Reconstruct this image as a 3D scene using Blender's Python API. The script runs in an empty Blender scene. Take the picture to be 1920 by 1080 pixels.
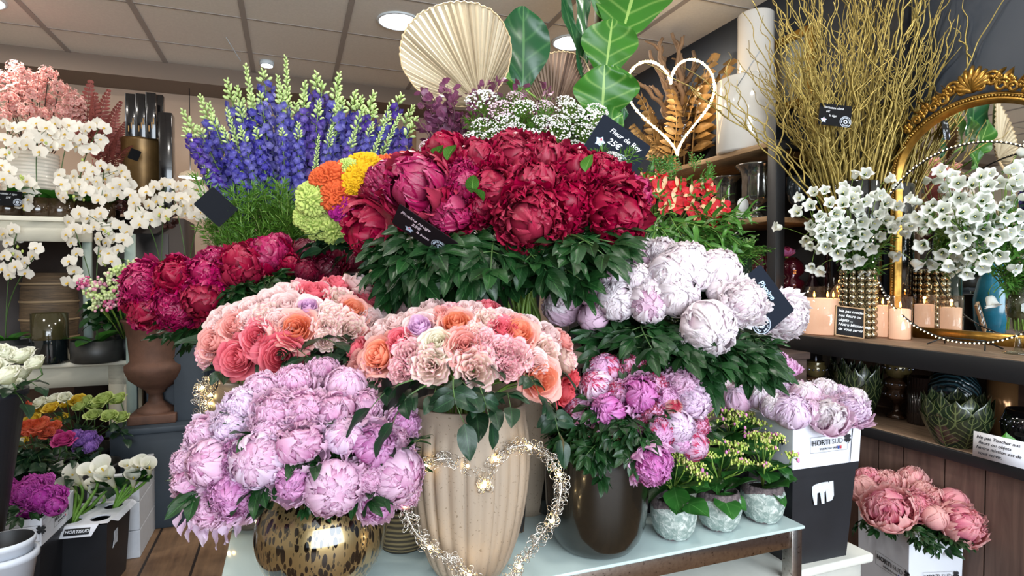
import bpy, math, random
from math import sin, cos, pi, radians, atan, sqrt, exp
from mathutils import Vector, Matrix, Quaternion, noise

S = bpy.context.scene
COL = S.collection

# ------------------------------------------------------------------ camera, world, light, exposure
F, EYE, PITCH, YAW = 1100.0, 1.25, atan(25 / 1100), radians(20.7)
cam = bpy.data.objects.new('camera', bpy.data.cameras.new('camera'))
COL.objects.link(cam)
cam.location = (0, 0, EYE)
cam.rotation_euler = (pi / 2 - PITCH, 0, 0)
cam.data.sensor_width = 36
cam.data.lens = 36 * F / 1920
cam.data.clip_start = .02
S.camera = cam

S.view_settings.view_transform = 'Standard'
S.view_settings.look = 'None'
S.view_settings.gamma = 1
S.view_settings.exposure = 0.2
S.view_settings.use_curve_mapping = False
S.cycles.use_denoising = True
S.cycles.max_bounces = 6
S.cycles.diffuse_bounces = 3
S.cycles.glossy_bounces = 4
S.cycles.transmission_bounces = 6
S.cycles.transparent_max_bounces = 8
S.cycles.sample_clamp_indirect = 4
S.cycles.caustics_reflective = False
S.cycles.caustics_refractive = False

W = bpy.data.worlds.new('daylight')
S.world = W
W.use_nodes = True
W.node_tree.nodes['Background'].inputs[0].default_value = (.72, .86, 1, 1)
W.node_tree.nodes['Background'].inputs[1].default_value = .9


def P(px, py, d):
    """the point of the place at forward distance d that the photograph shows at pixel px, py"""
    v, w = (px - 960) / F, (540 - py) / F
    k = d / (cos(PITCH) + w * sin(PITCH))
    return Vector((v * k, d, EYE + (-sin(PITCH) + w * cos(PITCH)) * k))


def R(u, v, z):
    """room coordinates: u runs deep along the dark wall, v runs along the back wall"""
    return Vector((-sin(YAW) * u + cos(YAW) * v, cos(YAW) * u + sin(YAW) * v, z))


def uv_of(p):
    return (-sin(YAW) * p.x + cos(YAW) * p.y, cos(YAW) * p.x + sin(YAW) * p.y)


def area_light(name, loc, size, power, color, rot, sy=None):
    l = bpy.data.lights.new(name, 'AREA')
    l.energy = power
    l.color = color
    l.size = size
    if sy:
        l.shape = 'RECTANGLE'
        l.size_y = sy
    o = bpy.data.objects.new(name, l)
    COL.objects.link(o)
    o.location = loc
    o.rotation_euler = rot
    return o


# added fill light behind the camera, standing in for an assumed, unseen shop window
area_light('assumed_front_fill', R(-2.75, .9, 1.5), 4.6, 320, (.84, .92, 1), (radians(101), 0, YAW), 2.3)


# ------------------------------------------------------------------ colour and material helpers
def C(h, a=1):
    h = h.lstrip('#')
    o = []
    for i in (0, 2, 4):
        x = int(h[i:i + 2], 16) / 255
        o.append(x / 12.92 if x <= .04045 else ((x + .055) / 1.055) ** 2.4)
    return (*o, a)


MATS = {}


class NT:
    def __init__(s, name):
        s.m = bpy.data.materials.new(name)
        s.m.use_nodes = True
        s.n = s.m.node_tree.nodes
        s.l = s.m.node_tree.links
        s.b = s.n['Principled BSDF']
        s.out = s.n['Material Output']

    def node(s, t, ins=None, **kw):
        x = s.n.new(t)
        for k, v in kw.items():
            setattr(x, k, v)
        for k, v in (ins or {}).items():
            if hasattr(v, 'is_linked') or isinstance(v, bpy.types.NodeSocket):
                s.l.new(v, x.inputs[k])
            else:
                x.inputs[k].default_value = v
        return x

    def math(s, op, a, b=0.0, clamp=False):
        x = s.node('ShaderNodeMath', {0: a, 1: b}, operation=op)
        x.use_clamp = clamp
        return x.outputs[0]

    def ramp(s, fac, stops, interp='LINEAR'):
        x = s.node('ShaderNodeValToRGB', {0: fac})
        r = x.color_ramp
        r.interpolation = interp
        while len(r.elements) < len(stops):
            r.elements.new(.5)
        for e, (p, c) in zip(r.elements, sorted(stops, key=lambda q: q[0])):
            e.position = p
            e.color = C(c) if isinstance(c, str) else c
        return x.outputs[0]

    def mix(s, fac, a, b, mode='MIX'):
        x = s.node('ShaderNodeMix', data_type='RGBA', blend_type=mode)
        for i, v in ((0, fac), (6, a), (7, b)):
            if isinstance(v, bpy.types.NodeSocket):
                s.l.new(v, x.inputs[i])
            else:
                x.inputs[i].default_value = v
        return x.outputs[2]

    def coord(s, k='Object'):
        return s.node('ShaderNodeTexCoord').outputs[k]

    def mapped(s, scale, k='Object', rot=(0, 0, 0)):
        return s.node('ShaderNodeMapping', {0: s.coord(k), 2: rot, 3: scale}).outputs[0]

    def noise(s, scale, vec=None, detail=3, rough=.5, dist=0):
        ins = {'Scale': scale, 'Detail': detail, 'Roughness': rough, 'Distortion': dist}
        if vec is not None:
            ins['Vector'] = vec
        return s.node('ShaderNodeTexNoise', ins).outputs[0]

    def bump(s, h, strength=.3, dist=.01):
        b = s.node('ShaderNodeBump', {'Strength': strength, 'Distance': dist, 'Height': h})
        s.l.new(b.outputs[0], s.b.inputs['Normal'])
        return b.outputs[0]

    def set(s, **kw):
        for k, v in kw.items():
            k = {'color': 'Base Color', 'rough': 'Roughness', 'metal': 'Metallic', 'spec': 'Specular IOR Level', 'trans': 'Transmission Weight', 'ior': 'IOR', 'ec': 'Emission Color', 'es': 'Emission Strength', 'coat': 'Coat Weight', 'sheen': 'Sheen Weight', 'alpha': 'Alpha', 'sss': 'Subsurface Weight'}[k]
            if isinstance(v, bpy.types.NodeSocket):
                s.l.new(v, s.b.inputs[k])
            else:
                s.b.inputs[k].default_value = C(v) if isinstance(v, str) else v
        return s


def mat(name, color, rough=.6, metal=0, vary=0.0, scale=8, bump=0, **kw):
    if name in MATS:
        return MATS[name]
    t = NT(name)
    t.set(rough=rough, metal=metal, **kw)
    c = C(color)
    if vary:
        n = t.noise(scale, t.coord(), 5, .6)
        d = tuple(x * (1 - vary) for x in c[:3]) + (1,)
        e = tuple(min(1, x * (1 + vary)) for x in c[:3]) + (1,)
        t.set(color=t.ramp(n, [(.3, d), (.7, e)]))
        if bump:
            t.bump(n, bump)
    else:
        t.set(color=c)
    MATS[name] = t.m
    return t.m


def petal_mat(name, stops, trans=.42, rough=.5, edge=False, streak=.15, vary=.12, spec=.3):
    """stops run from the petal's base (0) to its tip (1); with edge the rim at the sides counts as tip"""
    if name in MATS:
        return MATS[name]
    t = NT(name)
    uv = t.node('ShaderNodeUVMap', uv_map='UVMap').outputs[0]
    sep = t.node('ShaderNodeSeparateXYZ', {0: uv})
    s_, t_ = sep.outputs[0], sep.outputs[1]
    k = t_
    if edge:
        k = t.math('MAXIMUM', t.math('POWER', t.math('ABSOLUTE', t.math('SUBTRACT', t.math('MULTIPLY', s_, 2.0), 1.0)), 3.0), t_)
    nz = t.noise(14, t.mapped((1, 1, 1)), 4)
    k2 = t.math('ADD', k, t.math('MULTIPLY', t.math('SUBTRACT', nz, .5), .22))
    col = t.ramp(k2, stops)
    rnd = t.node('ShaderNodeAttribute', attribute_name='rnd').outputs[2]
    orr = t.node('ShaderNodeObjectInfo').outputs['Random']
    j = t.math('ADD', t.math('MULTIPLY', rnd, vary), t.math('MULTIPLY', orr, vary))
    hsv = t.node('ShaderNodeHueSaturation', {'Value': t.math('ADD', j, 1 - vary), 'Saturation': t.math('SUBTRACT', 1.06, t.math('MULTIPLY', j, .6)), 'Color': col})
    t.set(color=hsv.outputs[0], rough=rough, spec=spec)
    stre = t.noise(9, t.node('ShaderNodeMapping', {0: uv, 3: (6, .6, 1)}).outputs[0], 3)
    nrm = t.bump(stre, streak, .01)
    tr = t.node('ShaderNodeBsdfTranslucent', {0: hsv.outputs[0], 1: nrm})
    mx = t.node('ShaderNodeMixShader', {0: trans, 1: t.b.outputs[0], 2: tr.outputs[0]})
    t.l.new(mx.outputs[0], t.out.inputs[0])
    MATS[name] = t.m
    return t.m


def leaf_mat(name, dark, light, vein, rough=.4, trans=.15, nv=16.0):
    if name in MATS:
        return MATS[name]
    t = NT(name)
    uv = t.node('ShaderNodeUVMap', uv_map='UVMap').outputs[0]
    sep = t.node('ShaderNodeSeparateXYZ', {0: uv})
    a = t.math('ABSOLUTE', t.math('SUBTRACT', t.math('MULTIPLY', sep.outputs[0], 2.0), 1.0))
    w = t.math('SINE', t.math('MULTIPLY', t.math('SUBTRACT', sep.outputs[1], t.math('MULTIPLY', a, .28)), nv * pi))
    side = t.math('POWER', t.math('MULTIPLY', t.math('ADD', w, 1.0), .5), 14.0)
    mid = t.math('LESS_THAN', a, .045)
    v = t.math('MAXIMUM', t.math('MULTIPLY', side, .32), t.math('MULTIPLY', mid, .8), True)
    rnd = t.node('ShaderNodeAttribute', attribute_name='rnd').outputs[2]
    nz = t.noise(6, t.coord(), 3)
    base = t.mix(t.math('MULTIPLY', t.math('ADD', rnd, nz), .55, True), C(dark), C(light))
    col = t.mix(v, base, C(vein))
    t.set(color=col, rough=rough, spec=.45)
    nrm = t.bump(v, -.25, .004)
    tr = t.node('ShaderNodeBsdfTranslucent', {0: col, 1: nrm})
    mx = t.node('ShaderNodeMixShader', {0: trans, 1: t.b.outputs[0], 2: tr.outputs[0]})
    t.l.new(mx.outputs[0], t.out.inputs[0])
    MATS[name] = t.m
    return t.m


def emis(name, color, strength):
    if name not in MATS:
        t = NT(name)
        t.set(color=color, ec=color, es=strength, rough=.4)
        MATS[name] = t.m
    return MATS[name]


def glass(name, color, rough=.02, ior=1.45):
    """thin glass: mostly see-through with sharp reflections at grazing angles"""
    if name not in MATS:
        t = NT(name)
        g = t.node('ShaderNodeBsdfGlossy', {0: (1, 1, 1, 1), 'Roughness': rough})
        tp = t.node('ShaderNodeBsdfTransparent', {0: C(color)})
        fr = t.node('ShaderNodeLayerWeight', {0: .5})
        mx = t.node('ShaderNodeMixShader', {0: t.math('ADD', t.math('MULTIPLY', t.math('POWER', fr.outputs[1], 3.5), .8), .05, True), 1: tp.outputs[0], 2: g.outputs[0]})
        t.l.new(mx.outputs[0], t.out.inputs[0])
        MATS[name] = t.m
    return MATS[name]


# ------------------------------------------------------------------ mesh builder
class MB:
    def __init__(s):
        s.v, s.f, s.uv, s.r, s.mi = [], [], [], [], []
        s.m, s.rv = 0, .5

    def add(s, vs, fs, uvs=None, M=None):
        o = len(s.v)
        if M is not None:
            vs = [M @ Vector(p) for p in vs]
        s.v += [tuple(p) for p in vs]
        s.uv += uvs or [(.5, .5)] * len(vs)
        s.r += [s.rv] * len(vs)
        s.f += [tuple(o + i for i in f) for f in fs]
        s.mi += [s.m] * len(fs)
        return s

    def grid(s, fn, nu, nv, M=None, wrap=False):
        vs, uvs = [], []
        for j in range(nv + 1):
            for i in range(nu if wrap else nu + 1):
                a, b = i / nu, j / nv
                vs.append(fn(a, b))
                uvs.append((a, b))
        n = nu if wrap else nu + 1
        fs = [(j * n + i, j * n + (i + 1) % n, (j + 1) * n + (i + 1) % n, (j + 1) * n + i) for j in range(nv) for i in range(nu)]
        return s.add(vs, fs, uvs, M)

    def lathe(s, prof, n=32, M=None, fn=None, cap=False):
        """prof: (radius, height) from bottom to top; fn(angle, k, r, z) may reshape"""
        vs, uvs = [], []
        L = len(prof)
        for j, (r, z) in enumerate(prof):
            for i in range(n):
                a = 2 * pi * i / n
                rr, zz = (fn(a, j / (L - 1), r, z) if fn else (r, z))
                vs.append((rr * cos(a), rr * sin(a), zz))
                uvs.append((i / n, j / (L - 1)))
        fs = [(j * n + i, j * n + (i + 1) % n, (j + 1) * n + (i + 1) % n, (j + 1) * n + i) for j in range(L - 1) for i in range(n)]
        if cap:
            fs.append(tuple(range(n))[::-1])
            fs.append(tuple((L - 1) * n + i for i in range(n)))
        return s.add(vs, fs, uvs, M)

    def tube(s, pts, rad, n=6, cap=True, M=None, closed=False):
        pts = [Vector(p) for p in pts]
        L = len(pts)
        rr = rad if isinstance(rad, (list, tuple)) else [rad] * L
        vs, uvs = [], []
        up = None
        for j in range(L):
            if closed:
                t = pts[(j + 1) % L] - pts[j - 1]
            else:
                t = pts[min(j + 1, L - 1)] - pts[max(j - 1, 0)]
            t = t.normalized() if t.length > 1e-9 else Vector((0, 0, 1))
            if up is None:
                up = t.orthogonal().normalized()
            up = (up - t * up.dot(t))
            up = up.normalized() if up.length > 1e-6 else t.orthogonal().normalized()
            b = t.cross(up)
            for i in range(n):
                a = 2 * pi * i / n
                vs.append(pts[j] + (up * cos(a) + b * sin(a)) * rr[j])
                uvs.append((i / n, j / max(1, L - 1)))
        J = L if closed else L - 1
        fs = [(j * n + i, j * n + (i + 1) % n, ((j + 1) % L) * n + (i + 1) % n, ((j + 1) % L) * n + i) for j in range(J) for i in range(n)]
        if cap and not closed:
            fs.append(tuple(range(n))[::-1])
            fs.append(tuple((L - 1) * n + i for i in range(n)))
        return s.add(vs, fs, uvs, M)

    def box(s, a, b, M=None, taper=1.0):
        """a, b: opposite corners; taper scales the bottom"""
        (x0, y0, z0), (x1, y1, z1) = a, b
        cx, cy = (x0 + x1) / 2, (y0 + y1) / 2
        vs = []
        for z, k in ((z0, taper), (z1, 1)):
            for x, y in ((x0, y0), (x1, y0), (x1, y1), (x0, y1)):
                vs.append((cx + (x - cx) * k, cy + (y - cy) * k, z))
        return s.add(vs, [(3, 2, 1, 0), (4, 5, 6, 7), (0, 1, 5, 4), (1, 2, 6, 5), (2, 3, 7, 6), (3, 0, 4, 7)], None, M)

    def ball(s, c, r, n=8, m=6, sc=(1, 1, 1), M=None):
        c = Vector(c)
        return s.grid(lambda a, b: c + Vector((r * sc[0] * sin(b * pi) * cos(a * 2 * pi), r * sc[1] * sin(b * pi) * sin(a * 2 * pi), -r * sc[2] * cos(b * pi))), n, m, M, True)

    def poly(s, outline, depth, M=None):
        """outline in x,z, extruded from y=0 to y=depth"""
        n = len(outline)
        vs = [(x, 0, z) for x, z in outline] + [(x, depth, z) for x, z in outline]
        return s.add(vs, [tuple(range(n)), tuple(range(2 * n - 1, n - 1, -1))] + [(i, n + i, n + (i + 1) % n, (i + 1) % n) for i in range(n)], None, M)

    def mesh(s, name, smooth=True):
        me = bpy.data.meshes.new(name)
        me.from_pydata(s.v, [], s.f)
        if me.polygons:
            uvl = me.uv_layers.new(name='UVMap')
            idx = [0] * len(me.loops)
            me.loops.foreach_get('vertex_index', idx)
            flat = []
            for i in idx:
                flat.extend(s.uv[i])
            uvl.data.foreach_set('uv', flat)
            at = me.attributes.new('rnd', 'FLOAT', 'POINT')
            at.data.foreach_set('value', s.r)
            me.polygons.foreach_set('material_index', s.mi)
            me.polygons.foreach_set('use_smooth', [smooth] * len(me.polygons))
        me.update()
        return me

    def build(s, name, m, parent=None, loc=None, rot=None, smooth=True, bevel=0, **tags):
        return put(name, s.mesh(name, smooth), m, parent, loc, rot, bevel=bevel, **tags)


def put(name, me, m, parent=None, loc=None, rot=None, scale=None, bevel=0, quat=None, **tags):
    """link mesh ME as one object; the material sits on the object so that meshes can be shared"""
    o = bpy.data.objects.new(name, me)
    COL.objects.link(o)
    ms = m if isinstance(m, (list, tuple)) else [m]
    while len(me.materials) < len(ms):
        me.materials.append(None)
    for i, x in enumerate(ms):
        if x:
            o.material_slots[i].link = 'OBJECT'
            o.material_slots[i].material = x
    if parent:
        o.parent = parent
    if loc is not None:
        o.location = loc
    if rot is not None:
        o.rotation_euler = rot
    if quat is not None:
        o.rotation_mode = 'QUATERNION'
        o.rotation_quaternion = quat
    if scale is not None:
        o.scale = (scale,) * 3 if isinstance(scale, (int, float)) else scale
    if bevel:
        b = o.modifiers.new('edge', 'BEVEL')
        b.width = bevel
        b.segments = 2
        b.limit_method = 'ANGLE'
    for k, v in tags.items():
        if v:
            o[k] = v
    return o


def thing(name, label, category, loc=(0, 0, 0), rz=0.0, group=None, rot=None):
    o = bpy.data.objects.new(name, None)
    o.empty_display_size = .05
    COL.objects.link(o)
    o.location = loc
    o.rotation_euler = rot or (0, 0, rz)
    o['label'] = label
    o['category'] = category
    if group:
        o['group'] = group
    return o


def struct(mb, name, m, loc=None, rz=0, smooth=False, bevel=0):
    return mb.build(name, m, None, loc, (0, 0, rz), smooth, bevel, kind='structure')


def frame_from(n, spin=0.0, up=None):
    """quaternion that turns +Z to n"""
    q = Vector((0, 0, 1)).rotation_difference(Vector(n).normalized())
    return q @ Quaternion((0, 0, 1), spin)


def bez(p0, p1, p2, p3, n=10):
    o = []
    for i in range(n + 1):
        t = i / n
        o.append(Vector(p0) * (1 - t) ** 3 + Vector(p1) * 3 * t * (1 - t) ** 2 + Vector(p2) * 3 * t * t * (1 - t) + Vector(p3) * t ** 3)
    return o


ORD = 'first second third fourth fifth sixth seventh eighth ninth tenth eleventh twelfth thirteenth fourteenth fifteenth sixteenth seventeenth eighteenth nineteenth twentieth twenty-first twenty-second twenty-third twenty-fourth twenty-fifth twenty-sixth twenty-seventh twenty-eighth twenty-ninth thirtieth thirty-first thirty-second thirty-third thirty-fourth thirty-fifth thirty-sixth thirty-seventh thirty-eighth thirty-ninth fortieth'.split()


def ordinal(i, n):
    if n == 1:
        return 'only one'
    if i == 0:
        return 'leftmost such'
    if i == n - 1:
        return 'rightmost such'
    return ORD[i] + ' such from left'
# ------------------------------------------------------------------ flower and leaf meshes
def wedge(mb, rg, phi, hw, R0, tha, thb, r0=1.0, r1=1.0, ruf=.05, k=3, notch=.08, sq=1.0, nu=8, nv=7, rnd_tip=2.4, off=(0, 0, 0), flare=0.0, cut=.22, wob=0.0):
    """one petal on a ball of radius R0 that sits on the origin: azimuth phi +- hw, from polar angle tha to thb measured from the bottom"""
    ph, ph2, kk = rg.random() * 6.3, rg.random() * 6.3, k * (.8 + .5 * rg.random())
    mb.rv = rg.random()
    tilt = (rg.random() - .5) * .25
    wa = rg.random() * 6.28
    WM = Matrix.Rotation(wob * rg.random(), 3, Vector((cos(wa), sin(wa), 0)))

    def fn(a, b):
        s = a * 2 - 1
        top = 1 - cut * abs(s) ** rnd_tip + notch * (sin(kk * 1.9 * s + ph2) * .6 + sin(kk * 4.1 * s + ph) * .4) * b
        th = tha + (thb - tha) * b * top
        x = max(0, (b - .5) / .5)
        w = min(1, .45 + 1.6 * b) * sqrt(1 - .80 * x ** 2.2)
        r = R0 * (r0 + (r1 - r0) * b) * (1 + ruf * b * b * (sin(kk * s * 2 + ph) + .5 * sin(kk * 4.3 * s + ph2)) + flare * b ** 4)
        r *= 1 + .05 * (1 - s * s) * (.5 - b * .3) + .03 * s * tilt
        al = s * hw * w + tilt * b * .3
        st, ct = sin(th), cos(th)
        m = Vector((st * cos(phi), st * sin(phi), -ct)) * cos(al) + Vector((-sin(phi), cos(phi), 0)) * sin(al)
        if wob:
            m = WM @ m
        return Vector((r * m.x + off[0], r * m.y + off[1], (R0 + r * m.z) * sq + off[2]))
    mb.grid(fn, nu, nv)


def _core(c):
    """closed heart of a bloom so that no gap looks through"""
    k, zc = c
    m = MB()
    m.ball((0, 0, zc), k, 16, 12, (1, 1, .9))
    return m.v, m.f, [(.5, .62)] * len(m.v)


def peony_mesh(seed, style):
    """returns (outer, inner) meshes, flower axis +Z, base at the origin, radius about 1"""
    rg = random.Random(seed)
    o, n = MB(), MB()
    D = radians
    if style == 'ball':
        for L, (R0, cnt, hw, t1) in enumerate([(1.0, 6, 38, 116), (.98, 6, 36, 134), (.955, 6, 34, 152), (.93, 4, 34, 172)]):
            p0 = rg.random() * 6
            for i in range(cnt):
                wedge(o if L < 3 else n, rg, p0 + i * 2 * pi / cnt + rg.uniform(-.2, .2), D(hw * rg.uniform(.8, 1.2)), R0 * rg.uniform(.97, 1.04), D(6), D(t1 * rg.uniform(.84, 1.06)), .96, 1.0, .035, 3.4, .08, .95, 14, 12)
        for i in range(34):
            thb = rg.uniform(132, 192)
            wedge(n, rg, rg.random() * 6.28, D(rg.uniform(12, 24)), .93, D(thb - 50), D(thb), .88, 1.0 + rg.uniform(-.02, .06), .04, 4, .10, .95, 8, 6, wob=.6)
    elif style == 'bud':
        for L, (R0, cnt, hw, t1) in enumerate([(1.0, 4, 50, 158), (.97, 4, 50, 178), (.94, 3, 55, 196)]):
            p0 = rg.random() * 6
            for i in range(cnt):
                wedge(o if L < 2 else n, rg, p0 + i * 2 * pi / cnt, D(hw), R0, D(6), D(t1 * rg.uniform(.92, 1.03)), .98, .985, .012, 2, .03, 1.0, 11, 11)
    elif style == 'cup':
        for L, (R0, cnt, hw, t1) in enumerate([(1.08, 5, 42, 98), (1.0, 6, 36, 112), (.95, 6, 32, 124)]):
            p0 = rg.random() * 6
            for i in range(cnt):
                wedge(o, rg, p0 + i * 2 * pi / cnt + rg.uniform(-.15, .15), D(hw * rg.uniform(.85, 1.15)), R0, D(8), D(t1 * rg.uniform(.85, 1.08)), .95, 1.03, .045, 3, .07, .95, 11, 9)
        for i in range(60):
            thb = rg.uniform(120, 188)
            R0 = rg.uniform(.5, .86)
            wedge(n, rg, rg.random() * 6.28, D(rg.uniform(14, 28)), R0, D(thb - 70), D(thb), .85, 1.08, .09, 4, .16, 1.0, 8, 6, off=(rg.uniform(-.08, .08), rg.uniform(-.08, .08), (.86 - R0) * 1.1), wob=.7)
    elif style == 'open':   # ruffled dome on a ring of guard petals
        for L, (R0, cnt, hw, t1, fl) in enumerate([(1.12, 7, 30, 80, .1), (1.06, 8, 27, 94, .05), (1.0, 8, 25, 108, .0)]):
            p0 = rg.random() * 6
            for i in range(cnt):
                wedge(o, rg, p0 + i * 2 * pi / cnt + rg.uniform(-.15, .15), D(hw * rg.uniform(.8, 1.2)), R0 * rg.uniform(.94, 1.06), D(8), D(t1 * rg.uniform(.85, 1.1)), .92, 1.0, .05, 3, .09, .85, 10, 8, flare=fl)
        for i in range(125):
            z = rg.uniform(-.05, 1)
            thb = 180 - math.degrees(math.acos(z)) + rg.uniform(0, 18)
            wedge(n, rg, rg.random() * 6.28, D(rg.uniform(9, 18)), .92, D(thb - 44), D(thb), .74, 1.0 + rg.uniform(-.12, .08), .06, 4, .17, .84, 8, 6, wob=.7)
    elif style == 'bomb':   # large loose petals, deep folds (the crimson ones)
        for L, (R0, cnt, hw, t1, fl) in enumerate([(1.1, 6, 36, 88, .08), (1.05, 7, 33, 104, .02), (1.0, 7, 31, 118, .0)]):
            p0 = rg.random() * 6
            for i in range(cnt):
                wedge(o, rg, p0 + i * 2 * pi / cnt + rg.uniform(-.2, .2), D(hw * rg.uniform(.8, 1.2)), R0 * rg.uniform(.93, 1.05), D(8), D(t1 * rg.uniform(.85, 1.1)), .94, 1.0, .05, 3, .08, .88, 12, 9, flare=fl)
        for i in range(52):
            z = rg.uniform(-.2, 1)
            thb = 180 - math.degrees(math.acos(z)) + rg.uniform(0, 20)
            wedge(n, rg, rg.random() * 6.28, D(rg.uniform(19, 38)), .93, D(thb - 66), D(thb), .70, 1.0 + rg.uniform(-.15, .07), .085, 2.8, .09, .87, 10, 7, wob=.8)
    core = {'ball': (.84, .93), 'bud': (.90, .98), 'cup': (.52, .9), 'open': (.70, .80), 'bomb': (.68, .80)}[style]
    n.rv = .4
    n.add(*[(lambda q: q)(x) for x in _core(core)])
    return o.mesh('outer_petals'), n.mesh('inner_petals')


def rose_mesh(seed, style):
    rg = random.Random(seed)
    o, n = MB(), MB()
    N = 26 if style == 'rose' else 25
    for i in range(N):
        k = i / (N - 1)
        R0 = .10 + .80 * k ** .9
        H = (.98 - .26 * k ** 1.5) * rg.uniform(.95, 1.05)
        hw = radians(95 - 50 * k) * (1.0 if style == 'rose' else .85)
        phi = i * 2.39996 + rg.uniform(-.2, .2)
        curl = (.02 + .26 * k ** 3) if style == 'rose' else (.05 + .15 * k)
        close = .18 * (1 - k)
        ruf = (.012 + .03 * k) if style == 'rose' else .07
        ph, kk = rg.random() * 6.3, (3 if style == 'rose' else 3.3) * rg.uniform(.8, 1.2)
        mb = o if k > .62 else n
        mb.rv = rg.random()
        point = .10 if style == 'rose' else .0

        def fn(a, b, R0=R0, H=H, hw=hw, phi=phi, curl=curl, close=close, ruf=ruf, ph=ph, kk=kk, k=k):
            s = a * 2 - 1
            t = b
            top = 1 - .20 * abs(s) ** 2.6 + point * (1 - abs(s)) ** 2 * k + (ruf * .8 * sin(kk * s * 1.7 + ph) if style != 'rose' else 0)
            prof = 1 - (1 - min(1, t * 1.25)) ** 2.2
            rr = R0 * (.25 + .75 * prof) * (1 - close * t * t) + curl * t ** 5 + ruf * t * t * (sin(kk * s + ph) + .6 * sin(kk * 2.1 * s))
            if style == 'rose':
                rr += .06 * k * abs(s) ** 3 * t ** 3
            xx = max(0, (t - .55) / .45)
            az = phi + s * hw * (1 - .10 * t) * sqrt(1 - .55 * xx ** 2.4)
            z = H * t * top * (.55 + .45 * (1 - k * .1)) - .22 * curl * t ** 8 * 2 + .42 * H
            if t < .3:
                z -= (.3 - t) * 1.2 * H * (.5 + k * .3)
            return Vector((rr * cos(az), rr * sin(az), z * .95))
        mb.grid(fn, 12, 10)
    return o.mesh('outer_petals'), n.mesh('inner_petals')


def leaf(mb, M, L, Wd, fold=.25, droop=.3, wav=.03, sh=.85, nu=6, nv=8, rg=random):
    """leaf along +Y of M, faces +Z"""
    ph = rg.random() * 6
    mb.rv = rg.random()

    def fn(a, b):
        s = a * 2 - 1
        w = Wd * max(0, sin(pi * min(1, b ** sh * .97 + .015))) ** .85 * (1 if b < .98 else .5)
        ang = droop * b
        y = L * (b - .16 * droop * b * b)
        z = fold * abs(s) * w + wav * L * sin(b * 9 + ph + s * 2) * abs(s) - L * .5 * sin(ang) * b
        return Vector((s * w, y, z))
    mb.grid(fn, nu, nv, M)


def basis(p, d, roll=0.0, up=None):
    """matrix with +Y along d and +Z roughly up, at p"""
    y = Vector(d).normalized()
    u = Vector(up) if up else Vector((0, 0, 1))
    if abs(y.dot(u)) > .97:
        u = Vector((0, -1, .2))
    x = y.cross(u).normalized()
    z = x.cross(y)
    m = Matrix((x, y, z)).transposed().to_4x4()
    m = m @ Matrix.Rotation(roll, 4, 'Y')
    m.translation = Vector(p)
    return m


def spray_mesh(seed, kind):
    """a leafy side shoot from the origin along +Y, about 1 long"""
    rg = random.Random(seed)
    mb = MB()
    mb.m = 1
    bend = rg.uniform(-.2, .2)
    pts = [Vector((bend * t * t, t * .75, .1 * sin(t * 3))) for t in [i / 6 for i in range(7)]]
    mb.rv = .5
    mb.tube(pts, [.016 * (1 - .6 * i / 6) for i in range(7)], 5)
    mb.m = 0

    def lf(p, d, L, w, **kw):
        mb.m = 0
        leaf(mb, basis(p, d, rg.uniform(-.4, .4)), L, w, rg=rg, **kw)
    if kind == 'peony':
        for t, n in ((.42, 3), (.68, 3), (1.0, 3)):
            base = pts[int(t * 6)]
            for sgn in ((-1, 1) if t < 1 else (0,)):
                d0 = Vector((sgn * .9, .6, rg.uniform(-.2, .2))).normalized()
                e = base + d0 * (.14 if sgn else .02)
                mb.m = 1
                mb.tube([base, e], .008, 4)
                for a in (-.55, 0, .55):
                    d = Matrix.Rotation(a + rg.uniform(-.12, .12), 3, 'Z') @ d0
                    d.z += rg.uniform(-.15, .15)
                    lf(e, d, rg.uniform(.38, .52) * (1 if a == 0 else .82), .085, fold=.3, droop=rg.uniform(.2, .9), sh=.8)
    elif kind == 'rose':
        for t in (.35, .65):
            base = pts[int(t * 6)]
            for sgn in (-1, 1):
                lf(base, (sgn, .45, rg.uniform(-.1, .2)), rg.uniform(.40, .48), .125, fold=.18, droop=rg.uniform(.3, .8), sh=.75)
        lf(pts[-1], (bend, 1, 0), .58, .155, fold=.18, droop=.6, sh=.75)
    elif kind == 'long':   # alstroemeria, narrow
        for i in range(7):
            t = i / 6
            a = i * 2.4
            lf(pts[i], (cos(a) * .8, .7, sin(a) * .5), rg.uniform(.4, .6), .05, fold=.2, droop=.7, sh=.7, nu=4)
    elif kind == 'fine':   # feathery delphinium foliage
        for i in range(1, 7):
            for k in range(4):
                a = rg.random() * 6.28
                d0 = Vector((cos(a), .9, sin(a))).normalized()
                e = pts[i] + d0 * .12
                for q in range(4):
                    d = (d0 + Vector((rg.uniform(-.7, .7), rg.uniform(-.3, .6), rg.uniform(-.7, .7)))).normalized()
                    mb.rv = rg.random()
                    lf(e, d, rg.uniform(.14, .26), .010, nu=2, nv=3)
    elif kind == 'fern':
        for i in range(1, 7):
            for sgn in (-1, 1):
                d0 = Vector((sgn, .5, 0)).normalized()
                for q in range(5):
                    e = pts[i] + d0 * (.05 + q * .055 * (1.2 - i / 7))
                    lf(e, (rg.uniform(-.4, .4) + sgn * .3, .6, rg.uniform(-.4, .4)), .07, .035, nu=3, nv=3, droop=.2)
    elif kind == 'round':  # kalanchoe, smooth fleshy
        for i in range(6):
            a = i * 2.2
            lf(pts[min(6, i + 1)], (cos(a), .55, sin(a) * .6), rg.uniform(.42, .6), .2, fold=.12, droop=rg.uniform(.2, .8), sh=.95, wav=.015)
    return mb.mesh('foliage')


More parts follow.
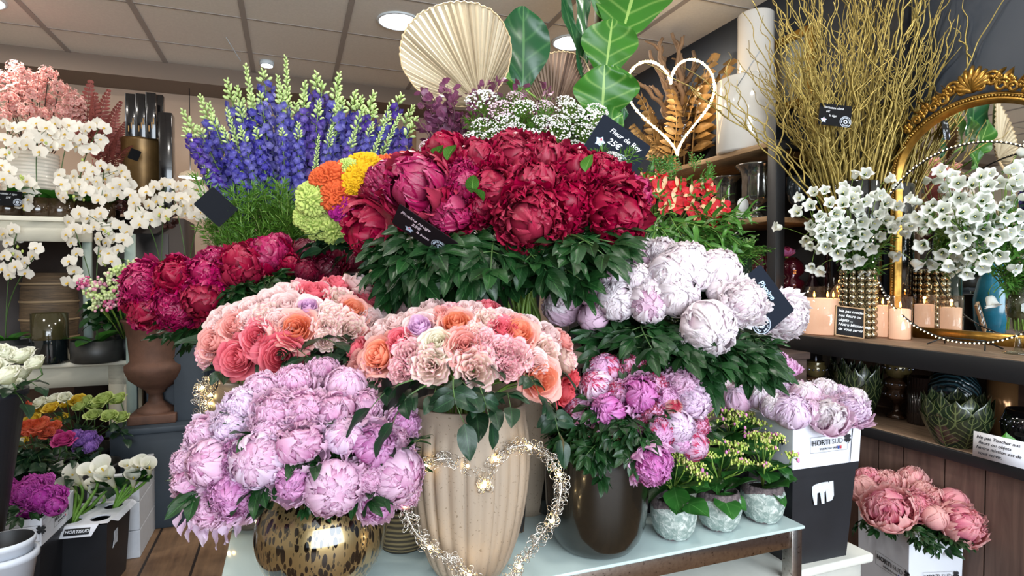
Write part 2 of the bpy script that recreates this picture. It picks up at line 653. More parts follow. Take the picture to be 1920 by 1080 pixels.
STEM = mat('green_stem', '#6f8f3a', .5, vary=.2, scale=20)
DSTEM = mat('dark_green_stem', '#3d5a2a', .5, vary=.2, scale=20)
LEAF = leaf_mat('dark_leaf', '#081d0e', '#1c481e', '#3c6636')
LEAF_B = leaf_mat('bright_leaf', '#234c18', '#4c842e', '#7da652')
LEAF_R = leaf_mat('rose_leaf', '#081b10', '#163620', '#2f5232')
LEAF_F = leaf_mat('feathery_leaf', '#2a5c1a', '#649030', '#76a042')

SPRAY = {k: [spray_mesh(500 + 17 * i + len(k), k) for i in range(4)] for k in ('peony', 'rose', 'long', 'fine', 'fern', 'round')}
SPRAYMAT = {'peony': [LEAF, DSTEM], 'rose': [LEAF_R, DSTEM], 'long': [LEAF_B, STEM], 'fine': [LEAF_F, STEM], 'fern': [LEAF_B, STEM], 'round': [LEAF, STEM]}


def add_spray(parent, at, d, size, kind, rg, roll=None, m=None, name='foliage'):
    """AT and D in the parent's own space"""
    M = basis(at, d, rg.uniform(-.6, .6) if roll is None else roll)
    return put(name, rg.choice(SPRAY[kind]), m or SPRAYMAT[kind], parent, M.translation, quat=M.to_quaternion(), scale=size)


MESH = {}


def kind_mesh(kind, i):
    key = (kind, i)
    if key not in MESH:
        if kind in ('ball', 'bud', 'cup', 'open', 'bomb'):
            MESH[key] = peony_mesh(100 + i * 7 + len(kind), kind)
        else:
            MESH[key] = rose_mesh(200 + i * 11 + len(kind), kind)
    return MESH[key]


# calyx: small green cup under a bloom
def calyx_mesh():
    mb = MB()
    rg = random.Random(3)
    for i in range(5):
        wedge(mb, rg, i * 2 * pi / 5, .42, 1.0, .05, radians(50), 1.02, 1.04, .02, 2, .03, 1.0, 6, 6, cut=.4)
    return mb.mesh('calyx')


CALYX = calyx_mesh()


class Bouquet:
    """blooms sit on an ellipsoid around `centre`; their stems run to the mouth of the vessel"""

    def __init__(s, centre, radii, mouth, where, leafkind='peony', mouth_r=.04, group=None, seed=1, stem=.003, drop=.18):
        s.c, s.rad, s.mouth, s.where, s.lk = Vector(centre), radii, Vector(mouth), where, leafkind
        s.mr, s.group, s.rg, s.items, s.stem, s.drop = mouth_r, group, random.Random(seed), [], stem, drop

    def hit(s, px, py, sink):
        o = Vector((0, 0, EYE))
        d = (P(px, py, 1) - o).normalized()
        A = Vector(((o - s.c)[i] / s.rad[i] for i in range(3)))
        B = Vector((d[i] / s.rad[i] for i in range(3)))
        a, b, c = B.dot(B), 2 * A.dot(B), A.dot(A) - 1
        disc = b * b - 4 * a * c
        t = (-b - sqrt(disc)) / (2 * a) if disc > 0 else -b / (2 * a)
        p = o + d * t
        q = p - s.c
        n = Vector((q[i] / s.rad[i] ** 2 for i in range(3))).normalized()
        return p, n

    def bloom(s, px, py, r, style, colors, look, name, cat, push=0.0, face=None, squash=1.0, calyx=None, stemmat=None, leaves=0, lean=None):
        p, n = s.hit(px, py, r)
        view = (Vector((0, 0, EYE)) - p).normalized()
        n = (n + view * .25).normalized()
        if lean:
            n = (n + Vector(lean)).normalized()
        d = p.y - push
        p = P(px, py, d)
        rad = r * d / F
        base = p - n * rad * .75
        t = thing(name, '', cat, base, group=s.group)
        mo, mi = kind_mesh(style, s.rg.randrange(4))
        q = frame_from(n, s.rg.random() * 6.28)
        if style in ('rose', 'frill'):
            k, shift = rad / .98, .35
        elif style in ('open', 'bomb'):
            k, shift = rad / 1.05, 0
        else:
            k, shift = rad / 1.0, 0
        k3 = (k, k, k * squash)
        off = -n * k * shift
        put('outer_petals', mo, colors[0], t, off, quat=q, scale=k3)
        put('inner_petals', mi, colors[1] if len(colors) > 1 else colors[0], t, off, quat=q, scale=k3)
        if calyx or style in ('bud', 'rose', 'ball'):
            put('calyx', CALYX, stemmat or STEM, t, -n * k * (.03 if style not in ('rose', 'frill') else .06), quat=q, scale=k * (1.03 if style == 'bud' else .75 if style != 'rose' else .5))
        a = s.rg.random() * 6.28
        m = s.mouth + Vector((cos(a), sin(a), 0)) * s.mr * s.rg.random() - base
        L = m.length
        mb = MB()
        low = m + Vector((0, 0, -s.drop))
        pts = bez(-n * 0, -n * L * .4, m + Vector((0, 0, L * .3)), m, 9)[:-1] + [m, low]
        mb.tube(pts, s.stem, 5)
        mb.build('stem', stemmat or STEM, t)
        for i in range(leaves if s.lk != 'rose' else (1 if s.rg.random() < .25 else 0)):
            w = pts[2 + s.rg.randrange(4)]
            out = (Vector((w.x + base.x - s.c.x, w.y + base.y - s.c.y, 0)).normalized() + view * .5 + Vector((s.rg.uniform(-.7, .7), s.rg.uniform(-.3, .3), s.rg.uniform(-.6, .3)))).normalized()
            add_spray(t, w, out, s.rg.uniform(.10, .15), s.lk, s.rg)
        s.items.append([t, look, px, py])
        return t

    def leaf_at(s, px, py, size, d, push=0.0, kind=None, m=None, roll=None):
        """a leafy shoot seen at px, py, parented to the nearest bloom's stem"""
        it = min(s.items, key=lambda q: (q[2] - px) ** 2 + (q[3] - py) ** 2)
        p, n = s.hit(px, py, 0)
        p = P(px, py, p.y - push)
        return add_spray(it[0], p - it[0].location, d, size, kind or s.lk, s.rg, roll=roll, m=m)

    def finish(s, rows):
        """rows: list of (lowest pixel y of the row, its name); gives every bloom its own label"""
        by = {}
        for it in s.items:
            row = next((nm for y, nm in rows if it[3] <= y), rows[-1][1])
            by.setdefault((it[1], row), []).append(it)
        for (look, row), its in by.items():
            its.sort(key=lambda q: q[2])
            for i, it in enumerate(its):
                o = ordinal(i, len(its))
                o = '' if len(its) == 1 else o + ' '
                it[0]['label'] = f"{look}, {o}in {row} {s.where}".replace('  ', ' ')
# ------------------------------------------------------------------ the room
H = 2.83          # ceiling height
VR = 2.58         # the dark wall
UB = 5.4          # the back wall


def RB(name, label, cat, u=0, v=0, z=0, group=None):
    """an Empty in room orientation: its x runs along the back wall, its y runs deep"""
    return thing(name, label, cat, R(u, v, z), YAW, group)


def floor_mat():
    t = NT('wood_floor')
    v = t.mapped((1, 1, 1), rot=(0, 0, pi / 2))
    b = t.node('ShaderNodeTexBrick', {'Vector': v, 'Color1': C('#7a5a3e'), 'Color2': C('#5c4230'), 'Mortar': C('#2a1d16'), 'Scale': 1.0, 'Mortar Size': .006, 'Brick Width': 1.1, 'Row Height': .2, 'Bias': .1}, offset=.37)
    n = t.noise(3, t.mapped((14, 1.2, 1)), 6, .65)
    n2 = t.noise(5, t.coord(), 4, .6)
    col = t.mix(.55, b.outputs[0], t.ramp(n, [(.3, '#4a3424'), (.7, '#9a7856')]), 'MIX')
    col = t.mix(.35, col, t.ramp(n2, [(.35, '#4d3a2c'), (.7, '#a08468')]))
    col = t.mix(b.outputs[1], col, C('#241a14'))
    t.set(color=col, rough=.5)
    t.bump(b.outputs[1], -.4, .004)
    return t.m


def ceiling_mat():
    t = NT('ceiling_tiles')
    n = t.noise(60, t.coord(), 4, .7)
    t.set(color=t.ramp(n, [(.3, '#e6e0d6'), (.7, '#f0eae0')]), rough=.9)
    t.bump(n, .15, .002)
    return t.m


mb = MB()
mb.box((-3.8, -3.2, -.05), (VR + .1, UB + .3, 0))
struct(mb, 'floor', floor_mat(), rz=YAW)
mb = MB()
mb.box((-3.8, -3.2, H), (VR + .1, UB + .3, H + .05))
struct(mb, 'ceiling', ceiling_mat(), rz=YAW)
mb = MB()
for k in range(-7, 5):
    x = .345 + .6 * k
    if -3.7 < x < VR:
        mb.box((x - .016, -3, H - .006), (x + .016, 5.03, H + .001))
for k in range(-11, 2):
    y = 4.0 + .6 * k
    mb.box((-3.7, y - .007, H - .003), (VR, y + .007, H + .001))
struct(mb, 'trim_1', mat('ceiling_grid', '#a69e98', .6), rz=YAW)
WALLB = mat('beige_wall', '#b39b87', .85, vary=.06, scale=2)
mb = MB()
mb.box((-3.8, UB, 0), (VR + .1, UB + .1, H))
struct(mb, 'wall_back', WALLB, rz=YAW)
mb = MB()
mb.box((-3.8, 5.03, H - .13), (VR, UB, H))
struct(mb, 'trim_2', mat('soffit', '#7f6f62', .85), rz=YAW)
WALLD = mat('dark_wall', '#282f39', .42, vary=.10, scale=1.5)
mb = MB()
mb.box((VR, -3.2, 0), (VR + .1, UB, H))
struct(mb, 'wall_right', WALLD, rz=YAW)
mb = MB()
mb.box((-3.9, -3.2, 0), (-3.8, UB, H))
struct(mb, 'wall_left', mat('cream_wall', '#cfc3b2', .8, vary=.05, scale=2), rz=YAW)
# shop front behind the photographer: a big assumed window, unseen, to let light in
mb = MB()
mb.box((-3.8, -3.3, 0), (VR, -3.2, .35))
mb.box((-3.8, -3.3, 2.65), (VR, -3.2, H))
mb.box((-3.8, -3.3, .35), (-2.4, -3.2, 2.65))
struct(mb, 'wall_front', WALLD, rz=YAW)
mb = MB()
for x in (-2.4, -.75, .9, 2.5):
    mb.box((x - .03, -3.29, .35), (x + .03, -3.2, 2.65))
mb.box((-2.4, -3.29, .35), (VR, -3.2, .41))
mb.box((-2.4, -3.29, 2.59), (VR, -3.2, 2.65))
struct(mb, 'window_assumed', mat('assumed_window_frame', '#2c3036', .4), rz=YAW)  # frame of the assumed window, out of view
# blue-grey partition under the back of the display, seen behind the urn
mb = MB()
mb.box((-.76, 3.95, 0), (.9, 4.0, 1.16))
struct(mb, 'wall_middle', mat('navy_panel', '#2f3a4a', .5, vary=.08), rz=YAW)
# brown boards and pale panels high on the back wall
mb = MB()
for x, w in ((.62, .10), (1.02, .07), (1.5, .05)):
    mb.box((x, UB - .03, 1.5), (x + w, UB, H - .13))
struct(mb, 'trim_3', mat('brown_board', '#8a6a4c', .7, vary=.15), rz=YAW)
mb = MB()
mb.box((-3.6, UB - .035, 1.86), (.55, UB, 1.90))
struct(mb, 'trim_4', mat('wall_ledge', '#a89684', .7), rz=YAW)
# black cable duct down the dark wall
mb = MB()
mb.box((2.50, 1.83, 2.02), (VR, 1.94, H))
struct(mb, 'trim_5', mat('black_duct', '#15161a', .45), rz=YAW, bevel=.004)


def downlight(u, v, label, power=16):
    t = RB('ceiling_light', label, 'ceiling light', u, v, H, 'round ceiling lights')
    mb = MB()
    mb.lathe([(.118, 0), (.135, 0), (.137, -.004), (.132, -.010), (.120, -.011), (.118, -.004)], 40)
    mb.build('trim_ring', mat('white_ring', '#dfe6ea', .4), t)
    mb = MB()
    mb.add([(.119 * cos(2 * pi * i / 40), .119 * sin(2 * pi * i / 40), -.006) for i in range(40)], [tuple(range(39, -1, -1))])
    mb.build('diffuser', emis('lamp_glow', '#eef7ff', 14), t, smooth=False)
    l = area_light('downlight', R(u, v, H - .02), .22, power, (1, .93, .84), (0, 0, 0))
    l.data.shape = 'DISK'


downlight(3.7, .645, 'round white ceiling light left of the big dried palm fan')
downlight(3.62, 1.80, 'round ceiling light behind the dark fiddle-leaf foliage')
downlight(4.25, -1.66, 'bright round ceiling light at the far left edge of the picture')
for q, (u, v) in enumerate([(2.5, .645), (1.3, 1.845), (1.3, -.555), (2.5, -1.755), (.1, .645)]):  # unseen fixtures added to light the room, continuing the visible ceiling grid
    downlight(u, v, 'unseen added round ceiling light over the ' + ['big bouquets', 'counter', 'spotted vase', 'left hand buckets', 'front of the shop'][q], 13)
# little recessed spot by the back wall and two pendants seen under the delphiniums
t = RB('spotlight', 'tiny bright spotlight above the leftmost delphinium tips', 'spotlight', 4.75, -.15, H)
MB().lathe([(.05, -.03), (.05, 0)], 20, cap=True).build('housing', mat('white_ring', '#dfe6ea', .4), t)
MB().lathe([(.04, -.034), (.04, -.031)], 20, cap=True).build('lens', emis('lamp_glow', '#eef7ff', 14), t)
for (px, py, d, r, lab) in ((357, 333, 4.6, .085, 'flat glowing white pendant lamp below the delphiniums, above the orchids'), (372, 268, 4.9, .13, 'warm glowing pendant lamp shade beside the delphiniums')):
    p = P(px, py, d)
    t = thing('pendant_lamp', lab, 'lamp', p)
    MB().lathe([(.03, .05), (r * .8, .03), (r, .004), (r * .98, 0)], 28).build('lamp_shade', mat('cream_shade', '#d9c8ae', .6), t)
    MB().lathe([(r * .95, .002), (r * .95, .006)], 28, cap=True).build('diffuser', emis('lamp_glow', '#eef7ff', 14), t)
    MB().tube([(0, 0, .05), (0, 0, H - p.z)], .003, 6).build('cord', mat('black_duct', '#15161a', .45), t)

# ------------------------------------------------------------------ fixed furniture
BLACK = mat('black_metal', '#17181b', .45)
def wood(name, a, b, sc=(12, 1, 12), rough=.55, bump=.15):
    if name in MATS:
        return MATS[name]
    t = NT(name)
    n = t.noise(3.2, t.mapped(sc), 6, .6, 1.2)
    t.set(color=t.ramp(n, [(.3, a), (.7, b)]), rough=rough)
    t.bump(n, bump, .003)
    MATS[name] = t.m
    return t.m


OAK = wood('grey_oak', '#5e4a3a', '#8d7560')
OAKL = wood('light_oak', '#8a6a4a', '#b8946c')
DARKW = wood('dark_board', '#382c27', '#574640', (1, 1, 6))
PLANK = wood('brown_plank', '#4a3933', '#6a544a', (9, 9, .8))

V0, V1 = 2.14, 2.56
# counter along the dark wall
t = RB('display_counter', 'long low counter with a wood top and black frame under the gold mirror', 'counter')
MB().box((V0 + .006, .15, .955), (V1, 2.14, .982)).build('worktop', OAK, t, bevel=.002)
mb = MB()
mb.box((V0 - .004, .13, .905), (V0 + .02, 2.15, .978))
mb.build('front_edge', BLACK, t, bevel=.002)
for a, b in ((V0, 2.10), (V1 - .04, 2.10), (V0, .15)):
    MB().box((a, b, 0), (a + .04, b + .04, .92)).build('leg', BLACK, t, bevel=.002)
mb = MB()
mb.box((V0 + .006, .15, .622), (V1, 2.10, .648))
mb.build('lower_shelf', OAK, t, bevel=.002)
MB().box((V0 - .004, .13, .605), (V0 + .012, 2.12, .645)).build('shelf_edge', BLACK, t, bevel=.002)
MB().box((V1 - .02, .15, .648), (V1 + .005, 2.1, .92)).build('back_panel', DARKW, t)
mb = MB()
rg = random.Random(4)
y = .15
while y < 2.08:
    w = rg.choice((.10, .13, .15))
    mb.rv = rg.random()
    mb.box((V0 + .035 + rg.random() * .004, y, 0), (V0 + .055, min(2.1, y + w - .005), .62))
    y += w
mb.build('plank_panel', PLANK, t, smooth=False)
# tall shelving behind it
t = RB('tall_shelf_unit', 'tall black metal shelf unit with wooden boards behind the counter', 'shelf')
for y in (2.15, 4.55):
    for x in (V0, V1 - .055):
        MB().box((x, y, 0), (x + .055, y + .055, 1.885)).build('post', BLACK, t, bevel=.002)
MB().box((V0 + .055, 2.16, 1.85), (V1 - .055, 2.20, 1.885)).build('cross_bar', BLACK, t, bevel=.002)
for z, m in ((1.862, OAKL), (1.505, OAKL), (1.10, DARKW), (.62, DARKW)):
    MB().box((V0 + .003, 2.21, z), (V1, 4.55, z + .026)).build('shelf_board', m, t, bevel=.002)
MB().box((V1 - .015, 2.2, .1), (V1 + .005, 4.6, 1.86)).build('back_panel', mat('dark_back', '#1d1a1c', .6), t)

# front display table: opal glass on a chrome frame
CHROME = NT('worn_chrome')
n = CHROME.noise(120, CHROME.coord(), 3, .7)
CHROME.set(color=CHROME.ramp(n, [(.30, '#3c3330'), (.38, '#a9a29c'), (.7, '#b9b4b0')]), metal=1, rough=.22)
CHROME = CHROME.m
OPAL = mat('opal_glass', '#bccfce', .12, spec=.6, coat=.5)
T0, T1, TU0, TU1, TZ = -.144, 1.242, 1.139, 1.80, .60
t = RB('display_table', 'low display table with a pale glass top and chrome frame in front', 'table')
MB().box((T0, TU0, TZ - .008), (T1, TU1, TZ)).build('glass_top', OPAL, t, bevel=.002)
for a, b in (((T0 + .012, TU0 + .008), (T1 - .012, TU0 + .03)), ((T0 + .012, TU1 - .03), (T1 - .012, TU1 - .008)), ((T0 + .008, TU0 + .03), (T0 + .03, TU1 - .03)), ((T1 - .03, TU0 + .03), (T1 - .008, TU1 - .03))):
    MB().box((a[0], a[1], TZ - .055), (b[0], b[1], TZ - .008)).build('rail', CHROME, t, bevel=.001)
for x, y in ((T0 + .005, TU0 + .005), (T1 - .038, TU0 + .005), (T0 + .005, TU1 - .038), (T1 - .038, TU1 - .038)):
    MB().box((x, y, 0), (x + .033, y + .033, TZ - .008)).build('leg', CHROME, t, bevel=.001)

# white painted bench beside it
WPAINT = mat('white_paint', '#d7d8d0', .5, vary=.05, scale=14)
t = RB('white_bench', 'chipped white painted bench below the black bucket', 'bench')
MB().box((.60, 1.19, .425), (1.56, 1.62, .45)).build('bench_top', WPAINT, t, bevel=.006)
MB().box((.64, 1.20, .33), (1.52, 1.22, .425)).build('apron', WPAINT, t)
for x, y in ((.64, 1.21), (1.46, 1.21), (.64, 1.53), (1.46, 1.53)):
    MB().box((x, y, 0), (x + .06, y + .06, .425)).build('leg', WPAINT, t, bevel=.004)

# dark cabinet that carries the rear bouquets
t = RB('dark_sideboard', 'dark wooden sideboard hidden behind the bouquets', 'sideboard')
MB().box((-.12, 2.02, .04), (1.05, 2.75, .89)).build('body', DARKW, t, bevel=.004)
MB().box((-.14, 2.00, .89), (1.055, 2.77, .92)).build('top', DARKW, t, bevel=.004)
MB().box((-.10, 2.03, 0), (1.04, 2.74, .04)).build('plinth', BLACK, t)
t = RB('side_console', 'narrow dark console under the red alstroemeria and the fern', 'console')
MB().box((1.07, 1.89, .04), (2.06, 2.26, .89)).build('body', DARKW, t, bevel=.004)
MB().box((1.06, 1.88, .89), (2.07, 2.27, .92)).build('top', DARKW, t, bevel=.004)

# left: white bench and the shelf above it
WCREAM = mat('cream_paint', '#c9c4b2', .5, vary=.05, scale=10)
t = RB('white_console', 'white painted console with deep apron carrying the black orchid pots', 'bench')
MB().box((-3.2, 3.6, .775), (-.78, 4.1, .80)).build('top', WCREAM, t, bevel=.005)
MB().box((-3.15, 3.63, .67), (-.82, 3.65, .775)).build('apron', WCREAM, t)
for x in (-3.15, -.90):
    for y in (3.63, 4.0):
        MB().box((x, y, 0), (x + .07, y + .07, .775)).build('leg', WCREAM, t)
t = RB('upper_shelf', 'white painted upper shelf carrying orchids in amber glass', 'shelf')
MB().box((-3.2, 3.62, 1.52), (-.95, 4.05, 1.545)).build('top', WCREAM, t, bevel=.004)
MB().box((-3.15, 3.65, 1.42), (-.97, 3.67, 1.52)).build('apron', WCREAM, t)
for x in (-3.15, -1.02):
    MB().box((x, 3.68, .80), (x + .035, 3.715, 1.52)).build('leg', mat('sage_paint', '#93a39c', .6), t)
t = RB('sage_post', 'thin sage painted post beside the potted orchids', 'post', 3.55, -.775)
MB().box((-.022, -.02, .0), (.022, .02, 1.46)).build('shaft', mat('sage_paint', '#93a39c', .6), t)
MB().box((-.03, -.03, .0), (.03, .03, .03)).build('foot', mat('sage_paint', '#93a39c', .6), t)
t = RB('dark_cabinet', 'dark cabinet against the back wall behind the orchids', 'cabinet')
MB().box((-3.4, 4.15, 0), (-.62, 4.6, 1.60)).build('body', mat('dark_cab', '#2c221e', .6, vary=.2, scale=5), t)
MB().box((-2.6, 4.14, .1), (-1.2, 4.15, .70)).build('door', mat('cab_brown', '#5b4130', .6, vary=.2, scale=5), t)
MB().box((-.98, 4.13, .05), (-.70, 4.15, 1.5)).build('side_door', mat('cab_grey', '#2a2a2d', .5), t)
# ------------------------------------------------------------------ writing
def text_into(mb, s, size, M, shear=0.0, align='CENTER', depth=.0004, spacing=1.0, bold=0.0):
    cu = bpy.data.curves.new('t', 'FONT')
    cu.body = s
    cu.size = size
    cu.shear = shear
    cu.align_x = align
    cu.align_y = 'CENTER'
    cu.extrude = depth
    cu.space_character = spacing
    cu.offset = bold
    cu.resolution_u = 3
    o = bpy.data.objects.new('t', cu)
    me = bpy.data.meshes.new_from_object(o)
    mb.add([M @ v.co for v in me.vertices], [tuple(p.vertices) for p in me.polygons])
    bpy.data.objects.remove(o)
    bpy.data.curves.remove(cu)
    bpy.data.meshes.remove(me)


def Tr(x, y, z=0, rz=0, s=1):
    return Matrix.Translation((x, y, z)) @ Matrix.Rotation(rz, 4, 'Z') @ Matrix.Scale(s, 4)


def logo_into(mb, r, M):
    """round badge: double ring, toothed sun, curved words"""
    for a in (1.0, .93):
        mb.lathe([(r * a, 0), (r * (a - .035), 0)], 40, M)
    vs, n = [], 24
    for i in range(n):
        k = r * (.42 if i % 2 == 0 else .27)
        for da in (-.07, .07):
            vs.append((k * cos(2 * pi * i / n + da), k * sin(2 * pi * i / n + da), 0))
    inner = [(r * .15 * cos(2 * pi * (i + .5) / (2 * n)), r * .15 * sin(2 * pi * (i + .5) / (2 * n)), 0) for i in range(2 * n)]
    m = 2 * n
    mb.add(vs + inner, [(i, (i + 1) % m, m + (i + 1) % m, m + i) for i in range(m)], None, M)
    for s, a0, a1, flip in (('CULTIVÉ DANS LE VAR', pi * 1.08, -pi * .08, 1), ('HORTISUD', pi * 1.28, pi * 1.72, -1)):
        for i, ch in enumerate(s):
            a = a0 + (a1 - a0) * i / (len(s) - 1)
            rr = r * .69
            text_into(mb, ch, r * .26, M @ Tr(rr * cos(a), rr * sin(a), 0, a - pi / 2 * flip), bold=r * .008)


def card(label, p, x_dir, y_dir, w, h, lines, d_out=.001, logo=None, star=None, stake=None, mcol='#161c27', tcol='#e8ecf2', shear=.25, corner=.006):
    """a slate price card: centre p, x along the writing, y up; lines: (text, x, y, size)"""
    x = Vector(x_dir).normalized()
    y = Vector(y_dir)
    y = (y - x * y.dot(x)).normalized()
    z = x.cross(y)
    t = thing('price_card', label, 'price card', p)
    Mx = Matrix((x, y, z)).transposed().to_4x4()
    t.rotation_euler = Mx.to_euler()
    out = []
    for cx, cy, a0 in ((w / 2 - corner, h / 2 - corner, 0), (-w / 2 + corner, h / 2 - corner, pi / 2), (-w / 2 + corner, -h / 2 + corner, pi), (w / 2 - corner, -h / 2 + corner, 1.5 * pi)):
        for k in range(4):
            a = a0 + k * pi / 6
            out.append((cx + corner * cos(a), cy + corner * sin(a)))
    n = len(out)
    mb = MB()
    mb.add([(a, b, -.0015) for a, b in out] + [(a, b, 0) for a, b in out], [tuple(range(n))[::-1], tuple(range(n, 2 * n))] + [(i, (i + 1) % n, n + (i + 1) % n, n + i) for i in range(n)])
    mb.build('plate', mat('slate_' + mcol, mcol, .8, spec=.15), t, smooth=False)
    mb = MB()
    for s, lx, ly, sz in lines:
        text_into(mb, s, sz, Tr(lx, ly, .0008), shear=shear, align='LEFT', bold=sz * .012)
    mb.build('handwriting', mat('chalk_' + tcol, tcol, .8), t, smooth=False)
    if logo:
        mb = MB()
        logo_into(mb, logo[2], Tr(logo[0], logo[1], .0008))
        mb.build('round_logo', mat('chalk_#c9d3e2', '#c9d3e2', .8), t, smooth=False)
    if star:
        mb = MB()
        sx, sy, sr = star
        pts = [(sx + sr * (1 if i % 2 == 0 else .62) * cos(pi / 2 + i * pi / 5), sy + sr * (1 if i % 2 == 0 else .62) * sin(pi / 2 + i * pi / 5), .0009) for i in range(10)]
        mb.add(pts, [tuple(range(10))])
        mb.build('star_logo', mat('star_blue', '#b9cbe6', .7), t, smooth=False)
        mb = MB()
        mb.add([(sx + sr * .35 * (1 if i % 2 == 0 else .45) * cos(pi / 2 + i * pi / 5), sy + sr * .38 + sr * .35 * (1 if i % 2 == 0 else .45) * sin(pi / 2 + i * pi / 5), .0013) for i in range(10)], [tuple(range(10))])
        mb.build('red_star', mat('star_red', '#d0454a', .7), t, smooth=False)
    if stake:
        inv = Mx.inverted()
        a = inv @ Vector(stake[0])
        b = inv @ Vector(stake[1])
        MB().tube([a, b], .003, 6).build('stake', mat('clear_stake', '#a9adb0', .3), t)
    return t


# ------------------------------------------------------------------ vessels on the front table
def leopard_mat():
    t = NT('spotted_glass')
    nz = t.node('ShaderNodeTexNoise', {'Vector': t.coord(), 'Scale': 9.0}).outputs[1]
    v = t.node('ShaderNodeVectorMath', {0: t.mapped((1.15, 1.15, .44), rot=(0, .25, 0)), 1: t.node('ShaderNodeVectorMath', {0: nz, 'Scale': .022}, operation='SCALE').outputs[0]}, operation='ADD').outputs[0]
    a = t.node('ShaderNodeTexVoronoi', {'Vector': v, 'Scale': 88.0, 'Randomness': 1.0})
    b = t.node('ShaderNodeTexVoronoi', {'Vector': v, 'Scale': 150.0, 'Randomness': 1.0})
    th = t.math('ADD', t.math('MULTIPLY', t.node('ShaderNodeSeparateColor', {0: a.outputs[1]}).outputs[0], .32), .26)
    sa = t.math('LESS_THAN', a.outputs[0], th)
    sb = t.math('LESS_THAN', b.outputs[0], t.math('ADD', t.math('MULTIPLY', t.node('ShaderNodeSeparateColor', {0: b.outputs[1]}).outputs[0], .34), .10))
    s = t.math('MAXIMUM', sa, t.math('MULTIPLY', sb, .8))
    t.set(color=t.mix(s, C('#8f7a52'), C('#0d0805')), rough=t.mix(s, (.28,) * 4, (.08,) * 4), metal=t.math('MULTIPLY', t.math('SUBTRACT', 1.0, s), .75), coat=1.0)
    return t.m


LEO = R(1.262, .062, TZ)
LEO = Vector((P(604, 1000, 1.2).x, 1.2, TZ))
t = thing('spotted_globe_vase', 'round gold glass vase with black leopard spots holding lavender-pink peonies', 'vase', LEO)
prof = []
for i in range(26):
    a = -pi / 2 + .32 + (pi - .32 - .62) * i / 25
    prof.append((.131 * cos(a) * (1 if a > -1.1 else 1), .131 + .131 * sin(a) * 1.0))
z0 = prof[0][1]
prof = [(r, (z - z0) * .99) for r, z in prof]
prof = [(0, 0)] + prof + [(prof[-1][0] - .006, prof[-1][1]), (prof[-1][0] - .012, prof[-1][1] - .02), (.05, .05)]
MB().lathe(prof, 64).build('body', leopard_mat(), t)
LEO_TOP = LEO + Vector((0, 0, .215))


def speckle(name, a, b, scale=180, rough=.7):
    t = NT(name)
    n = t.noise(scale, t.coord(), 2, .5)
    n2 = t.noise(5, t.coord(), 4)
    c = t.ramp(n, [(.30, b), (.36, a)])
    c = t.mix(t.math('MULTIPLY', n2, .35), c, C(b))
    t.set(color=c, rough=rough)
    t.bump(n, .1, .002)
    return t.m


TAUPE = speckle('taupe_ceramic', '#9a8b7a', '#766653')
BEI = Vector((P(880, 1000, 1.277).x, 1.277, TZ))
t = thing('ribbed_vase', 'tall taupe ribbed ceramic vase holding the roses behind the wire heart', 'vase', BEI)
def ribs(a, k, r, z):
    m = max(0, min(1, (.34 - z) / .05)) * (1 if r > .02 else 0)
    c = abs(sin(a * 12))
    return r * (1 + .10 * m * (c ** .4 - .8)), z
prof = [(0, 0), (.062, 0), (.072, .004), (.090, .035), (.106, .08), (.118, .13), (.126, .18), (.131, .23), (.132, .27), (.129, .31), (.125, .335), (.123, .355), (.124, .372), (.118, .374), (.114, .35), (.11, .2), (.0, .19)]
MB().lathe(prof, 156, fn=ribs).build('body', TAUPE, t)
BEI_TOP = BEI + Vector((0, 0, .35))

t = NT('olive_glaze')
n = t.noise(3, t.mapped((1.5, 1.5, 60)), 4, .7)
n2 = t.noise(7, t.coord(), 4, .6)
t.set(color=t.mix(n2, C('#090907'), C('#17160f')), rough=.22, coat=.5, spec=.5)
t.bump(n, .12, .002)
OLIVE = t.m
DRK = Vector((P(1118, 1000, 1.40).x, 1.40, TZ))
t = thing('olive_glazed_vase', 'glossy black-olive glazed vase holding hot pink peonies beside the small pots', 'vase', DRK)
MB().lathe([(0, 0), (.075, 0), (.088, .006), (.104, .028), (.116, .062), (.122, .11), (.124, .17), (.122, .23), (.119, .262), (.121, .268), (.116, .270), (.112, .25), (.11, .08), (0, .06)], 72).build('body', OLIVE, t)
DRK_TOP = DRK + Vector((0, 0, .25))
p = P(1040, 990, 1.60)
t = thing('dark_glass_vase', 'dark smoked glass vase standing behind the olive vase', 'vase', (p.x, p.y, TZ))
MB().lathe([(0, 0), (.04, 0), (.055, .01), (.06, .05), (.062, .22), (.058, .22), (.05, .04), (0, .03)], 40).build('body', mat('smoke_glass', '#1d1c1a', .12, coat=.5), t)
ROPE = NT('jute')
w = ROPE.node('ShaderNodeTexWave', {'Vector': ROPE.mapped((1, 1, 1)), 'Scale': 28.0, 'Distortion': 1.5}, bands_direction='Z').outputs[1]
ROPE.set(color=ROPE.ramp(w, [(.2, '#332b1d'), (.8, '#6e6040')]), rough=.85)
ROPE.bump(w, .6, .006)
p = P(752, 1000, 1.40)
t = thing('jute_pot', 'small rope-wrapped pot behind the spotted vase and ribbed vase', 'pot', (p.x + .005, p.y, TZ))
MB().lathe([(0, 0), (.05, 0), (.062, .02), (.066, .06), (.060, .10), (.055, .10), (.05, .03), (0, .02)], 40).build('body', ROPE.m, t)
WICK = NT('wicker')
b = WICK.node('ShaderNodeTexBrick', {'Vector': WICK.mapped((1, 1, 1)), 'Scale': 26.0, 'Color1': C('#5a4632'), 'Color2': C('#3c2e22'), 'Mortar': C('#140f0b'), 'Mortar Size': .05})
WICK.set(color=b.outputs[0], rough=.8)
WICK.bump(b.outputs[1], -.8, .006)
t = RB('wicker_basket', 'brown wicker basket in the shade behind the ribbed vase', 'basket', 1.40, .50, TZ)
